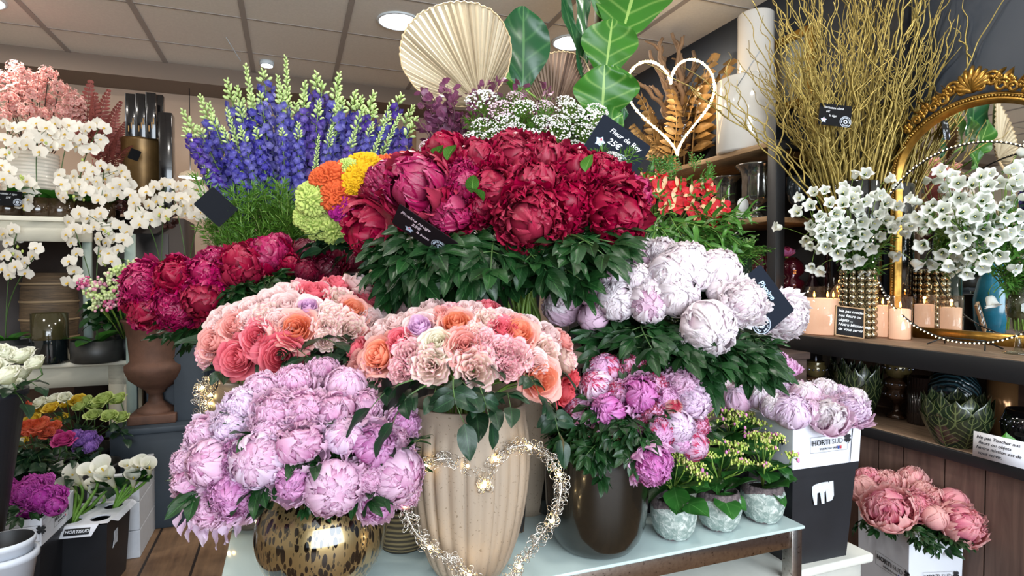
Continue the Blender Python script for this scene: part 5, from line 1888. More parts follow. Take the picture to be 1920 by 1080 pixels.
def willow(n, seed):
    rg = random.Random(seed)
    tips = []
    for i in range(n):
        a = rg.uniform(-1, 1)
        tips.append(a)
    tips.sort()
    for i, a in enumerate(tips):
        base = WIL_TOP + Vector((a * .075 + rg.uniform(-.02, .02), rg.uniform(-.07, .07), -.25))
        L = rg.uniform(.95, 1.42) * (1 - .16 * abs(a))
        side = a * .40 + rg.uniform(-.10, .10) - (.55 if i % 11 == 3 and a < 0 else 0)
        dep = rg.uniform(-.35, .22)
        mb = MB()
        N = 34
        pts = []
        ph = [rg.random() * 6.3 for _ in range(4)]
        am = rg.uniform(.007, .016)
        for k in range(N + 1):
            u = k / N
            q = base + Vector((side * u ** 1.15 * L, dep * u ** 1.3 * L, u * L * (1 - .3 * abs(side) * u)))
            w_ = am * min(1, max(0, (u - .12) * 2.2))
            q += Vector((sin(u * 21 + ph[0]) + .6 * sin(u * 41 + ph[1]), .7 * sin(u * 19 + ph[2]), .35 * sin(u * 33 + ph[3]))) * w_
            x_max = .0
            pts.append(q)
        pts = [Vector((q.x, q.y, min(q.z, H - .02 - .0 * q.x))) for q in pts]
        # keep the twigs on the room side of the dark wall
        for q in pts:
            u_, v_ = uv_of(q)
            if v_ > VR - .02:
                d_ = v_ - (VR - .02)
                q -= R(0, d_, 0)
        t = thing('willow_branch', '', 'branch', base, group='golden willow branches')
        rad = [.0046 * (1 - .78 * k / N) + .0007 for k in range(N + 1)]
        mb.tube([q - base for q in pts], rad, 5)
        mb.build('main_twig', GOLD, t)
        for b in range(rg.randrange(4, 7)):
            k0 = rg.randrange(9, N - 6)
            o = pts[k0]
            d0 = Vector((rg.uniform(-.6, .6) + side * .5, rg.uniform(-.5, .3), rg.uniform(.6, 1.2))).normalized()
            ln = rg.uniform(.12, .34)
            sp = []
            p1, p2 = rg.random() * 6, rg.random() * 6
            for k in range(13):
                u = k / 12
                q = o + d0 * ln * u + Vector((sin(u * 15 + p1), .6 * sin(u * 12 + p2), .4 * sin(u * 16 + p2))) * .014 * u ** .6 - Vector((sin(p1), .6 * sin(p2), .4 * sin(p2))) * .014 * u ** .6
                u_, v_ = uv_of(q)
                if v_ > VR - .02:
                    q -= R(0, v_ - (VR - .02), 0)
                q.z = min(q.z, H - .02)
                sp.append(q - base)
            MB().tube(sp, [.0030 * (1 - .75 * k / 12) + .0006 for k in range(13)], 4).build('side_twig', GOLD, t)
        tips[i] = (pts[-1].x / pts[-1].y, t)
    tips.sort(key=lambda q: q[0])
    for i, (a, t) in enumerate(tips):
        where = 'left' if i < n * .33 else ('right' if i > n * .66 else 'middle')
        t['label'] = f"golden contorted willow branch in the {where} of the black vase"
    return tips


rows = willow(92, 9)
hts = sorted(range(len(rows)), key=lambda i: rows[i][0])
for g in range(4):
    seg = [rows[i][1] for i in hts[g * 23:(g + 1) * 23]]
    nm = ('left edge', 'left middle', 'right middle', 'right edge')[g]
    for i, t in enumerate(seg):
        t['label'] = f"golden willow branch, its tip {ORD[i]} from left in the {nm} of the spray"
        t['group'] = 'golden willow branches'

c = P(1566, 216, 2.50)
card('black price card pinned in the golden willow', c, (1, -.02, -.13), (.12, .1, 1), .137, .094, [('Tortueux doré', -.055, .030, .0145), ('6€', -.04, .013, .0135), ('la tige', -.027, -.004, .0135)], logo=(.045, -.024, .024), star=(-.047, -.026, .013), stake=(c + Vector((-.02, .01, -.04)), c + Vector((-.01, .05, -.33))), mcol='#0c0d10', tcol='#b9bcc0')

# gold arched mirror on the counter, leaning on the wall
GILT = mat('gilt', '#9a7434', .32, .85, vary=.45, scale=26)
GILT2 = mat('gilt_light', '#b08c48', .35, .8, vary=.3, scale=30)
MU, MHW, SPR, RISE = 1.517, .335, 1.68, .27
t = thing('gold_mirror', 'large arched mirror with ornate gold frame and shell crest', 'mirror', R(MU, 2.50, CT), YAW)
t.rotation_euler = (0, 0, YAW - pi / 2)
# local x runs along the wall towards the camera... local x = -u, local y = v (towards the wall)


def arch(hw, rise, z0, n=48, inset=0.0):
    pts = [(-hw, z0)]
    for i in range(n + 1):
        a = pi - pi * i / n
        pts.append((hw * cos(a), SPR - CT + rise * sin(a)))
    pts.append((hw, z0))
    return pts


def sweep(mb, outline, prof, y0=0.0):
    """outline points (x,z) open; prof list of (inward offset, y)"""
    n = len(outline)
    nor = []
    for i in range(n):
        a = Vector(outline[max(0, i - 1)])
        b = Vector(outline[min(n - 1, i + 1)])
        d = (b - a).normalized()
        nor.append(Vector((d.y, -d.x)))
    vs, fs = [], []
    m = len(prof)
    for i in range(n):
        for o, y in prof:
            q = Vector(outline[i]) + nor[i] * o
            vs.append((q.x, y + y0, q.y))
    for i in range(n - 1):
        for k in range(m - 1):
            fs.append((i * m + k, i * m + k + 1, (i + 1) * m + k + 1, (i + 1) * m + k))
    mb.add(vs, fs)


outl = arch(MHW, RISE, 0)
mb = MB()
sweep(mb, outl, [(0, .03), (0, .0), (.006, -.010), (.012, -.012), (.016, -.004), (.020, -.004), (.024, -.012), (.032, -.010), (.036, 0), (.040, .004), (.044, .012), (.046, .014)])
mb.box((-MHW, -.010, 0), (MHW, .03, .045))
mb.build('frame', GILT, t)
mb = MB()
N = 150
pl = [Vector(q) for q in arch(MHW - .018, RISE - .016, .02, 80)]
acc = 0
for a, b in zip(pl, pl[1:]):
    L = (b - a).length
    while acc < L:
        q = a.lerp(b, acc / L)
        mb.ball((q.x, -.009, q.y), .0048, 6, 4)
        acc += .0115
    acc -= L
mb.build('bead_trim', GILT2, t)
inner = arch(MHW - .045, RISE - .040, .045, 48)
mm = NT('mirror_silver')
mm.set(color='#e6e8e6', metal=1, rough=.012)
mb = MB()
mb.add([(x, .012, z) for x, z in inner], [tuple(range(len(inner)))])
mb.build('mirror_glass', mm.m, t, smooth=False)
MB().poly(arch(MHW - .01, RISE - .01, .01, 24), .012, Matrix.Translation((0, .031, 0))).build('back_board', DARKW, t, smooth=False)
# crest: shell, scrolls, roses and leaves
mb = MB()
def at_arch(s, off):
    a = pi / 2 - s
    return Vector((MHW * cos(a), -.012, SPR - CT + RISE * sin(a) + 0)) + Vector((cos(a) * off, 0, sin(a) * off))
top = at_arch(0, 0)
for k in range(9):
    a = radians(-68 + 17 * k)
    L = .098 - .012 * abs(k - 4) * .5
    pts = [top + Vector((sin(a) * L * u, -.010 * sin(u * pi), cos(a) * L * u + .012)) for u in [i / 6 for i in range(7)]]
    mb.tube(pts, [.005 + .008 * sin(pi * min(1, u * .85 + .1)) for u in [i / 6 for i in range(7)]], 6)
def scroll(c, r, turns, s, mb, rad=.008):
    r *= 1.3
    pts = []
    for i in range(26):
        a = i / 25 * turns * 2 * pi
        k = r * (1 - .8 * i / 25)
        pts.append(c + Vector((s * k * cos(a), -.006 - .004 * i / 25, k * sin(a))))
    mb.tube(pts, [rad * (1 - .4 * i / 25) for i in range(26)], 6)
for s in (-1, 1):
    scroll(at_arch(.10 * s, .026), .020, 1.4, s, mb)
    scroll(at_arch(.19 * s, .044), .024, 1.5, -s, mb)
    scroll(at_arch(.30 * s, .020), .020, 1.5, s, mb)
    scroll(at_arch(.42 * s, .012), .016, 1.4, -s, mb)
    scroll(at_arch(.66 * s, .010), .014, 1.4, s, mb)
    for q, off in ((.24, .045), (.36, .036), (.50, .030), (.56, .018), (.80, .012)):
        c = at_arch(q * s, off)
        for k in range(5):   # little roses
            a = k * 2 * pi / 5
            mb.ball(c + Vector((.013 * cos(a), -.008, .013 * sin(a))), .0105, 6, 4, (1, .6, 1))
        mb.ball(c + Vector((0, -.012, 0)), .007, 6, 4)
    for q, off, tl in ((.22, .07, 1.1), (.33, .055, .3), (.46, .045, 1.4), (.53, .05, .2), (.60, .03, .9), (.74, .025, .5), (.88, .015, .2)):
        leaf(mb, basis(at_arch(q * s, off * .4), (sin(q * s) + s * tl * .5, -.1, cos(q) * 1.2)), .065, .017, fold=.4, droop=.2)
crest = mb.build('crest', GILT, t)

# ring of little lights in front of the mirror, on its own foot
t = thing('light_ring', 'black metal hoop with rows of tiny warm lights in front of the mirror', 'light ring', R(1.435, 2.33, CT))
t.rotation_euler = (0, 0, YAW - pi / 2)
RR = .365
cz = RR + .018
MB().tube([(RR * cos(a), 0, cz + RR * sin(a)) for a in [2 * pi * i / 96 for i in range(96)]], .0035, 6, closed=True).build('hoop', BLACK, t)
mb = MB()
for s in (-1, 1):
    mb.tube([(s * .10, -.05, .003), (s * .07, 0, .03), (s * .10, .05, .003)], .003, 5)
mb.tube([(-.07, 0, .03), (.07, 0, .03)], .003, 5)
mb.build('foot', BLACK, t)
mb = MB()
for i in range(150):
    a = 2 * pi * i / 150 + .0
    mb.ball(((RR + .002) * cos(a), -.004, cz + (RR + .002) * sin(a)), .0026, 5, 4)
mb.build('tiny_lights', emis('ring_bulb', '#ffe6b8', 12), t)


# ------------------------------------------------------------------ bellflowers
def bell_mesh(seed):
    rg = random.Random(seed)
    mb, cal = MB(), MB()
    def fn(a, k, r, z):
        lobe = max(0, k - .55) / .45
        c = cos(a * 5)
        return r * (1 + .16 * lobe * c + .05 * c * k), z + .16 * lobe * (c * .5 + .1) - .10 * lobe ** 3 * (1 + c)
    prof = [(.08, 0), (.24, .04), (.33, .14), (.36, .30), (.37, .48), (.40, .66), (.44, .82), (.52, .94), (.58, .98)]
    mb.lathe(prof, 30, fn=fn)
    for i in range(5):
        M = Matrix.Translation((.03, 0, -.02)) @ Matrix.Rotation(i * 2 * pi / 5, 4, 'Z') @ Matrix.Rotation(radians(60), 4, 'X')
        leaf(cal, M, .45, .09, fold=.2, droop=-.6, nu=3, nv=5, rg=rg)
    cal.tube([(0, 0, -.35), (0, 0, 0)], .035, 5)
    pis = MB()
    pis.tube([(0, 0, .1), (0, 0, .75)], .03, 5)
    pis.ball((0, 0, .77), .06, 6, 4)
    return mb.mesh('bell'), cal.mesh('sepals'), pis.mesh('pistil')


BELL = [bell_mesh(i) for i in range(2)]
BW = NT('white_bell')
BW.set(color=(.90, .92, .89, 1), rough=.55)
tr = BW.node('ShaderNodeBsdfTranslucent', {0: (.75, .82, .72, 1)})
mx = BW.node('ShaderNodeMixShader', {0: .35, 1: BW.b.outputs[0], 2: tr.outputs[0]})
BW.l.new(mx.outputs[0], BW.out.inputs[0])
BW = BW.m
PIST = mat('cream_pistil', '#dcd489', .6)


def bellbunch(where, centre, radii, mouth, pts, seed, rbell, group, nst):
    """pts: pixel places of the bells; they are shared out to nst stems, side by side"""
    rg = random.Random(seed)
    b = Bouquet(centre, radii, mouth, where, 'rose', .03, group, seed, .0016)
    pts = sorted(pts, key=lambda q: q[0] + q[1] * .15)
    per = math.ceil(len(pts) / nst)
    k = 0
    for s in range(0, len(pts), per):
        mem = pts[s:s + per]
        pos = []
        for px, py in mem:
            p, n = b.hit(px, py, 0)
            d = p.y + rg.uniform(-.02, .09)
            p = P(px, py, d)
            n = (n + Vector((rg.uniform(-.5, .5), -.55, rg.uniform(-.75, .15)))).normalized()
            pos.append((p, n))
        cen = sum((p for p, n in pos), Vector()) / len(pos)
        t = thing('bellflower_stem', f"white bellflower stem, {ORD[k]} from the left {where}", 'flower', b.mouth, group=group)
        k += 1
        root = Vector((rg.uniform(-.03, .03), rg.uniform(-.03, .03), -.12))
        hub = (cen - b.mouth) * .8 + Vector((0, .03, 0))
        mb = MB()
        main = bez(root, root * .5 + Vector((0, 0, .08)), hub * .7 + Vector((0, 0, .03)), hub, 10)
        mb.tube(main, .0022, 5)
        for p, n in pos:
            q = p - b.mouth
            o = main[rg.randrange(5, 11)]
            mb.tube(bez(o, o + (q - o) * .4 + Vector((0, 0, .02)), q - n * .03 + Vector((0, 0, .005)), q - n * .004, 6), .0012, 4)
        mb.build('stem', STEM, t)
        for p, n in pos:
            q = p - b.mouth
            be, se, pi2 = rg.choice(BELL)
            qt = frame_from(n, rg.random() * 6)
            sc = rbell * rg.uniform(.85, 1.15)
            bo = put('bell', be, BW, t, q, quat=qt, scale=sc)
            put('sepals', se, LEAF_B, bo)
            put('pistil', pi2, PIST, bo)
        for i in range(12):
            o = main[rg.randrange(3, 11)]
            add_spray(t, o, (rg.uniform(-1, 1), -.5, rg.uniform(-.2, .9)), rg.uniform(.06, .10), 'long', rg)
    return b


rg = random.Random(61)
pts1 = [(1506, 372), (1528, 365), (1545, 362), (1466, 427), (1500, 402), (1521, 388), (1520, 420), (1578, 352), (1580, 365), (1600, 335), (1620, 332), (1602, 365), (1615, 380), (1632, 365), (1660, 340), (1672, 352), (1640, 372), (1655, 385), (1580, 385), (1597, 392), (1560, 400), (1548, 415), (1567, 403), (1540, 432), (1562, 410), (1587, 417), (1607, 400), (1628, 415), (1655, 415), (1665, 420), (1610, 415), (1640, 400), (1683, 413), (1705, 412), (1697, 425), (1688, 436), (1668, 430), (1510, 445), (1525, 425), (1538, 440), (1572, 435), (1570, 448), (1596, 432), (1613, 437), (1642, 443), (1600, 455), (1625, 460), (1520, 455), (1540, 458), (1570, 470), (1585, 487), (1602, 480), (1595, 455), (1522, 495), (1540, 500), (1612, 508), (1668, 475), (1710, 488), (1554, 447), (1650, 400), (1675, 390), (1555, 385), (1535, 405), (1590, 375), (1550, 460), (1560, 425)]
bellbunch('in the bubble vase', P(1595, 430, 2.50), (.24, .16, .21), BV_TOP, pts1, 62, .041, 'bellflowers in the bubble vase', 13)
pts2 = [(1718, 378), (1728, 380), (1745, 395), (1730, 402), (1770, 330), (1780, 340), (1795, 345), (1837, 335), (1850, 330), (1885, 320), (1900, 315), (1908, 290), (1915, 310), (1866, 345), (1890, 350), (1800, 370), (1807, 385), (1832, 370), (1840, 378), (1875, 388), (1905, 405), (1765, 395), (1772, 410), (1758, 415), (1800, 400), (1820, 410), (1828, 407), (1850, 405), (1785, 425), (1795, 445), (1815, 425), (1840, 430), (1868, 440), (1882, 435), (1900, 450), (1870, 475), (1890, 500), (1850, 450), (1830, 455), (1770, 470), (1778, 488), (1735, 455), (1820, 475), (1845, 480), (1812, 505), (1860, 460), (1910, 345), (1912, 370), (1905, 430), (1850, 350), (1822, 350), (1790, 380), (1740, 415), (1885, 375), (1860, 415), (1880, 405), (1790, 460), (1835, 495), (1912, 470), (1855, 555), (1895, 340), (1845, 385), (1810, 440), (1750, 385)]
loc = on(1912, 1.98, CT)
bellbunch('in the glass at the far right', P(1850, 420, 2.05), (.21, .16, .21), loc + Vector((0, 0, .20)), pts2, 63, .039, 'bellflowers in the footed glass', 12)
t = thing('footed_glass_vase', 'clear footed glass vase with dark water at the right edge of the counter', 'vase', loc)
MB().lathe([(0, 0), (.04, 0), (.042, .004), (.012, .012), (.008, .05), (.010, .075), (.028, .10), (.036, .14), (.036, .24), (.034, .24), (.034, .14), (.0, .10)], 36).build('body', glass('clear_glass', '#e9eee6'), t)
MB().lathe([(0, .11), (.03, .125), (.033, .15), (.033, .20), (0, .20)], 28).build('water', mat('vase_water', '#3a3a22', .1), t)

# ------------------------------------------------------------------ under the counter
LT = .648
AMB = mat('amber_glass', '#4a3424', .1, .35, coat=.6)
OLG = mat('olive_wax_glass', '#5c5030', .15, .3, coat=.5)


def ornate_urn(label, loc, s, big=True):
    t = thing('glass_urn_candle', label, 'candle holder', loc, group='brown glass urn candles')
    prof = [(0, 0), (.036, 0), (.04, .006), (.02, .02), (.012, .04), (.014, .055), (.03, .07), (.045, .085), (.05, .10), (.040, .112), (.046, .122), (.056, .135), (.054, .15), (.042, .158), (.030, .165)]
    MB().lathe([(r * s, z * s) for r, z in prof], 36).build('foot_and_rings', AMB, t)
    MB().lathe([(r * s, z * s) for r, z in [(.028, .163), (.045, .175), (.052, .20), (.05, .225), (.042, .235), (.046, .242), (.042, .246), (.036, .24), (0, .236)]], 36).build('bowl', OLG, t)
    mb = MB()
    for k in range(14):
        a = 2 * pi * k / 14
        mb.ball((.053 * s * cos(a), .053 * s * sin(a), .205 * s), .006 * s, 6, 4)
        mb.ball((.056 * s * cos(a + .2), .056 * s * sin(a + .2), .143 * s), .0055 * s, 6, 4)
        mb.ball((.049 * s * cos(a), .049 * s * sin(a), .098 * s), .0055 * s, 6, 4)
    mb.build('studs', mat('mercury_stud', '#8d8f9c', .1, .9), t)
    MB().lathe([(0, .24 * s), (.004, .25 * s), (.003, .262 * s), (0, .275 * s)], 10).build('flame_tip', mat('led_flame', '#a8a9b8', .4), t)
    return t


ornate_urn('brown glass urn candle at the left end of the lower shelf', on(1532, 2.66, LT), .85)
ornate_urn('taller brown glass urn candle between the leaf vases', on(1686, 2.46, LT), 1.03)
LEAFG = NT('leaf_glaze')
uvn = LEAFG.node('ShaderNodeUVMap', uv_map='UVMap').outputs[0]
sp = LEAFG.node('ShaderNodeSeparateXYZ', {0: uvn})
a_ = LEAFG.math('ABSOLUTE', LEAFG.math('SUBTRACT', LEAFG.math('MULTIPLY', sp.outputs[0], 2.0), 1.0))
nz = LEAFG.noise(25, LEAFG.coord(), 2)
w_ = LEAFG.math('SINE', LEAFG.math('ADD', LEAFG.math('MULTIPLY', LEAFG.math('SUBTRACT', sp.outputs[1], LEAFG.math('MULTIPLY', a_, .35)), 42.0), LEAFG.math('MULTIPLY', nz, 5.0)))
vein = LEAFG.math('MAXIMUM', LEAFG.math('MAXIMUM', LEAFG.math('GREATER_THAN', w_, .78), LEAFG.math('LESS_THAN', a_, .04)), LEAFG.math('GREATER_THAN', a_, .93))
LEAFG.set(color=LEAFG.mix(vein, C('#1a2617'), C('#525a38')), rough=.2, coat=.5)
LEAFG.bump(vein, .5, .004)
LEAFG = LEAFG.m


def leaf_vase(label, loc, r, h, n=7, m=None):
    """a cabbage-like vase of overlapping upright leaves"""
    t = thing('leaf_vase', label, 'vase', loc)
    mb = MB()
    for layer, (k, hh) in enumerate(((.90, 1.0), (1.0, .92), (1.04, .66))):
        for i in range(n):
            a0 = 2 * pi * (i + .5 * layer) / n
            def fn(s, b, a0=a0, k=k, hh=hh):
                q = s * 2 - 1
                w = .62 * (1 - .95 * max(0, (b - .55) / .45) ** 1.8)
                prof = (.55 + .45 * sin(min(1, b * hh * 1.1) * pi * .62)) * (1 + .10 * max(0, b - .85) * 4)
                a = a0 + q * w
                rr = r * k * prof * (1 + .03 * (1 - abs(q)))
                return Vector((rr * cos(a), rr * sin(a), h * hh * b * (1 - .05 * abs(q))))
            mb.grid(fn, 10, 14)
    mb.build('leaves', m or LEAFG, t)
    MB().lathe([(0, .002), (r * .5, .002), (r * .75, h * .3), (r * .84, h * .75), (r * .8, h * .75), (0, h * .3)], 28).build('body', mat('dark_green_glaze', '#18200f', .3), t)
    return t


leaf_vase('tall green leaf-relief vase left under the counter', on(1612, 2.50, LT), .088, .235)
leaf_vase('small green leaf-relief vase behind the tall one', on(1582, 2.64, LT), .06, .235, 6)
leaf_vase('wide olive leaf-relief vase at the front of the lower shelf', on(1798, 2.07, LT), .104, .19, 7)
TEAL = NT('teal_glaze')
wv = TEAL.node('ShaderNodeTexWave', {'Vector': TEAL.mapped((1, 1, 1)), 'Scale': 24.0, 'Distortion': 4.0}, bands_direction='DIAGONAL').outputs[1]
TEAL.set(color=TEAL.ramp(wv, [(.3, '#0b1518'), (.8, '#28424a')]), rough=.12, coat=.6)
TEAL.bump(wv, .5, .006)
t = thing('swirl_vase', 'dark teal swirl-glazed round vase behind the olive leaf vase', 'vase', on(1790, 2.30, LT))
MB().lathe([(0, 0), (.04, 0), (.075, .04), (.092, .10), (.088, .17), (.066, .215), (.05, .225), (.045, .22), (.06, .1), (0, .04)], 44).build('body', TEAL.m, t)
RIBB = NT('ribbed_brown_glass')
RIBB.set(color='#241a17', rough=.15, coat=.5)
t = thing('ribbed_tumbler', 'dark brown ribbed glass cylinder right of the urn candle', 'vase', on(1733, 2.36, LT))
MB().lathe([(0, 0), (.048, 0), (.05, .004), (.05, .19), (.047, .19), (.045, .01), (0, .008)], 120, fn=lambda a, k, r, z: (r * (1 + .03 * cos(a * 30) * (r > .046)), z)).build('body', RIBB.m, t)
MB().box((0, 0, 0), (.026, .001, .009)).build('price_sticker', CARD_W, t, (-.005, -.0525, .012), (0, 0, .25))
t = thing('amber_cylinder', 'tall amber glass cylinder catching light at the right of the lower shelf', 'vase', on(1882, 2.22, LT))
MB().lathe([(0, 0), (.05, 0), (.05, .215), (.047, .215), (.045, .01), (0, .01)], 36).build('body', mat('amber_metal', '#8a6440', .18, .6), t)
t = thing('studded_bowl', 'black studded glass bowl at the right end of the lower shelf', 'bowl', on(1935, 1.95, LT))
MB().lathe([(0, 0), (.04, 0), (.07, .05), (.075, .10), (.06, .15), (.055, .15), (.06, .08), (0, .03)], 36).build('body', mat('gloss_black', '#08080a', .07, coat=.6), t)
mb = MB()
for j in range(3):
    for k in range(22):
        a = 2 * pi * k / 22 + j * .14
        rr, zz = ((.0745, .10), (.071, .115), (.060, .04))[j]
        mb.ball((rr * cos(a), rr * sin(a), zz), .003, 5, 4)
mb.build('studs', mat('mercury_stud', '#8d8f9c', .1, .9), t)
t = thing('heart_leaf_plant', 'heart-shaped green leaf in a carved grey pot by the paper sign', 'potted plant', on(1880, 1.90, LT))
MB().lathe([(0, 0), (.035, 0), (.044, .02), (.045, .052), (.041, .052), (.04, .03), (0, .03)], 36, fn=lambda a, k, r, z: (r * (1 + .05 * cos(a * 12) * (r > .04)), z)).build('pot', mat('carved_grey', '#8e8e88', .7, vary=.3, scale=60), t)
mb = MB()
hp = [heart_pt(2 * pi * i / 40) for i in range(40)]
mb.add([(a * .036, -.004 * abs(a), b * -.055 + .0) for a, b in hp] + [(0, .006, -.02)], [(i, (i + 1) % 40, 40) for i in range(40)], [(.5 + a * .5, b) for a, b in hp] + [(.5, .5)])
mb.build('leaf', mat('heart_leaf_green', '#3f7a22', .4), t, (-.004, -.03, .10), (-.35, .12, 0))
MB().tube([(0, 0, .03), (-.004, -.024, .07)], .0015, 5).build('stem', STEM, t)
# paper note
c = P(1874, 843, 1.80)
t = thing('paper_note', 'white handwritten note asking not to touch, taped under the counter', 'sign', c)
xv = Vector((1, -.45, -.10)).normalized()
xv = Vector((-R(1, 0, 0).x, -R(1, 0, 0).y, 0)).normalized()
yv = Vector((0, 0, 1))
yv = (yv + Vector((.05, 0, 0)) - xv * (yv + Vector((.05, 0, 0))).dot(xv)).normalized()
M = Matrix((xv, yv, xv.cross(yv))).transposed().to_4x4()
t.rotation_euler = M.to_euler()
MB().box((-.075, -.040, -.0008), (.075, .040, 0)).build('sheet', mat('note_paper', '#d5d6de', .8), t)
mb = MB()
for i, s in enumerate(('Ne pas Toucher nos', 'fleurs ou objets', 'Notre mission est de', 'vous servir.')):
    text_into(mb, s, .0145, Tr(-.066 + (.006 if i % 2 else 0), .025 - i * .0165, .0006), .25, 'LEFT')
mb.build('handwriting', mat('pen_ink', '#1c1c26', .8), t, smooth=False)

# ------------------------------------------------------------------ tall shelf unit contents
SILV = mat('silver_mercury', '#8f8d88', .12, .9, vary=.35, scale=26)


def medici(label, loc, s, m=SILV):
    t = thing('silver_urn_vase', label, 'vase', loc, group='silver urn vases')
    MB().lathe([(r * s, z * s) for r, z in [(0, 0), (.052, 0), (.055, .008), (.036, .02), (.02, .04), (.02, .06), (.03, .07), (.055, .085), (.066, .11), (.066, .19), (.072, .225), (.092, .245), (.096, .25), (.09, .255), (.062, .22), (.058, .1), (0, .08)]], 44, fn=lambda a, k, r, z: (r * (1 + .025 * cos(a * 10) * (.045 < r / s < .07)), z)).build('body', m, t)


MT = 1.531
medici('silver urn vase with flared rim left of the black post', on(1417, 2.98, MT), 1.08)
medici('darker silver urn vase behind the red alstroemeria', on(1364, 3.25, MT), 1.0)
t = thing('clear_goblet', 'clear faceted glass goblet right of the black post', 'vase', on(1494, 2.90, MT))
MB().lathe([(0, 0), (.04, 0), (.012, .02), (.012, .05), (.04, .08), (.052, .13), (.055, .2), (.052, .2), (.04, .1), (0, .07)], 32).build('body', mat('grey_glass', '#3f464b', .08, .5, coat=.5), t)
t = thing('clear_goblet', 'large dark clear glass bowl at the wall, right of the goblet', 'vase', on(1538, 3.0, MT))
MB().lathe([(0, 0), (.05, 0), (.015, .02), (.015, .05), (.06, .09), (.085, .15), (.07, .22), (.066, .22), (.07, .12), (0, .07)], 32).build('body', mat('grey_glass', '#3f464b', .08, .5, coat=.5), t)
t = thing('hanging_disc', 'round white tag between the silver urn vases', 'tag', on(1392, 2.93, MT))
MB().lathe([(0, -.002), (.036, -.002), (.036, .002), (0, .002)], 32).build('disc', mat('tag_white', '#c8c8c4', .5), t, (0, 0, .066), (pi / 2, 0, .4))
MB().box((-.03, -.012, 0), (.03, .012, .03)).build('foot', mat('tag_white', '#c8c8c4', .5), t)
# red and purple glass on the board below
GT = 1.126
REDG = mat('ruby_glass', '#4a1220', .1, .3, coat=.6)
t = thing('stacked_glass', 'dark ruby glass candlestick behind the shelf post, the left one', 'candlestick', on(1430, 2.95, GT))
MB().lathe([(0, 0), (.05, 0), (.052, .01), (.03, .03), (.055, .06), (.057, .09), (.03, .11), (.05, .14), (.052, .17), (.03, .19), (.04, .22), (0, .22)], 32).build('body', REDG, t)
t = thing('stacked_glass', 'ruby glass candlestick right of the black post', 'candlestick', on(1485, 2.93, GT))
MB().lathe([(0, 0), (.05, 0), (.052, .01), (.03, .03), (.055, .06), (.057, .09), (.03, .11), (.06, .14), (.05, .18), (.02, .21), (0, .21)], 32).build('body', REDG, t)
t = thing('magenta_flower', 'small magenta silk flower on the ruby candlestick', 'flower', on(1475, 2.88, GT + .21))
a, b = kind_mesh('open', 1)
put('outer_petals', a, HOTI, t, scale=.032)
put('inner_petals', b, MAGR, t, scale=.032)
MB().tube([(0, 0, -.005), (0, 0, .008)], .008, 6).build('stem', STEM, t)
t = thing('glass_bottle', 'clear purple glass decanter near the campanula leaves', 'bottle', on(1524, 2.95, GT))
MB().lathe([(0, 0), (.05, 0), (.055, .02), (.05, .06), (.02, .10), (.014, .16), (.02, .17), (.016, .17), (0, .1)], 32).build('body', mat('plum_glass', '#3a2430', .08, .3, coat=.6), t)
for i, (px, d) in enumerate(((1362, 3.1), (1385, 2.98), (1404, 3.2))):
    t = thing('wine_glass', f"tall stemmed glass under the green fern, {('leftmost', 'middle', 'rightmost')[i]} of three", 'glass', on(px, d, GT), group='stemmed glasses')
    MB().lathe([(0, 0), (.034, 0), (.006, .01), (.005, .12), (.02, .14), (.036, .18), (.038, .25), (.036, .25), (.02, .15), (0, .145)], 28).build('body', glass('clear_glass', '#e9eee6'), t)
# blue vase and potted fern on the sideboard's right end
p = P(1310, 480, 2.42)
t = thing('blue_vase', 'turquoise blue glass vase peeking over the white peonies', 'vase', (p.x, p.y, .92))
MB().lathe([(0, 0), (.05, 0), (.075, .08), (.08, .2), (.06, .30), (.045, .34), (.055, .42), (.05, .42), (.04, .33), (.06, .2), (0, .05)], 40).build('body', mat('turquoise', '#2f7f9c', .15, coat=.5, vary=.2, scale=20), t)
p = P(1398, 470, 2.56)
t = thing('potted_fern', 'bright green maidenhair fern in a dark glass pot by the shelf post', 'potted plant', (p.x - .03, p.y, .92))
MB().lathe([(0, 0), (.05, 0), (.06, .10), (.055, .40), (.05, .40), (.05, .1), (0, .05)], 36).build('pot', mat('bottle_green', '#14221a', .1, coat=.6), t)
rg = random.Random(91)
for i in range(34):
    a = rg.uniform(-pi, pi)
    add_spray(t, (rg.uniform(-.02, .02), rg.uniform(-.02, .02), .40), (cos(a), sin(a) - .3, rg.uniform(-.3, 1.2)), rg.uniform(.10, .17), 'fern', rg)

# ------------------------------------------------------------------ on top of the tall shelf
TT = 1.888
WCER = mat('white_ceramic', '#e3dfd8', .1, coat=.6)
for nm, px, d, r, h, lab in (('w', 1396, 3.12, .148, .385, 'wide glossy white cylinder vase on the top shelf board'), ('t', 1413, 3.28, .096, .80, 'tall slim white cylinder vase behind the wide one')):
    t = thing('white_cylinder_vase', lab, 'vase', on(px, d, TT))
    MB().lathe([(0, 0), (r - .01, 0), (r, .01), (r, h - .008), (r - .006, h), (r - .014, h), (r - .014, .05), (0, .03)], 56).build('body', WCER, t)
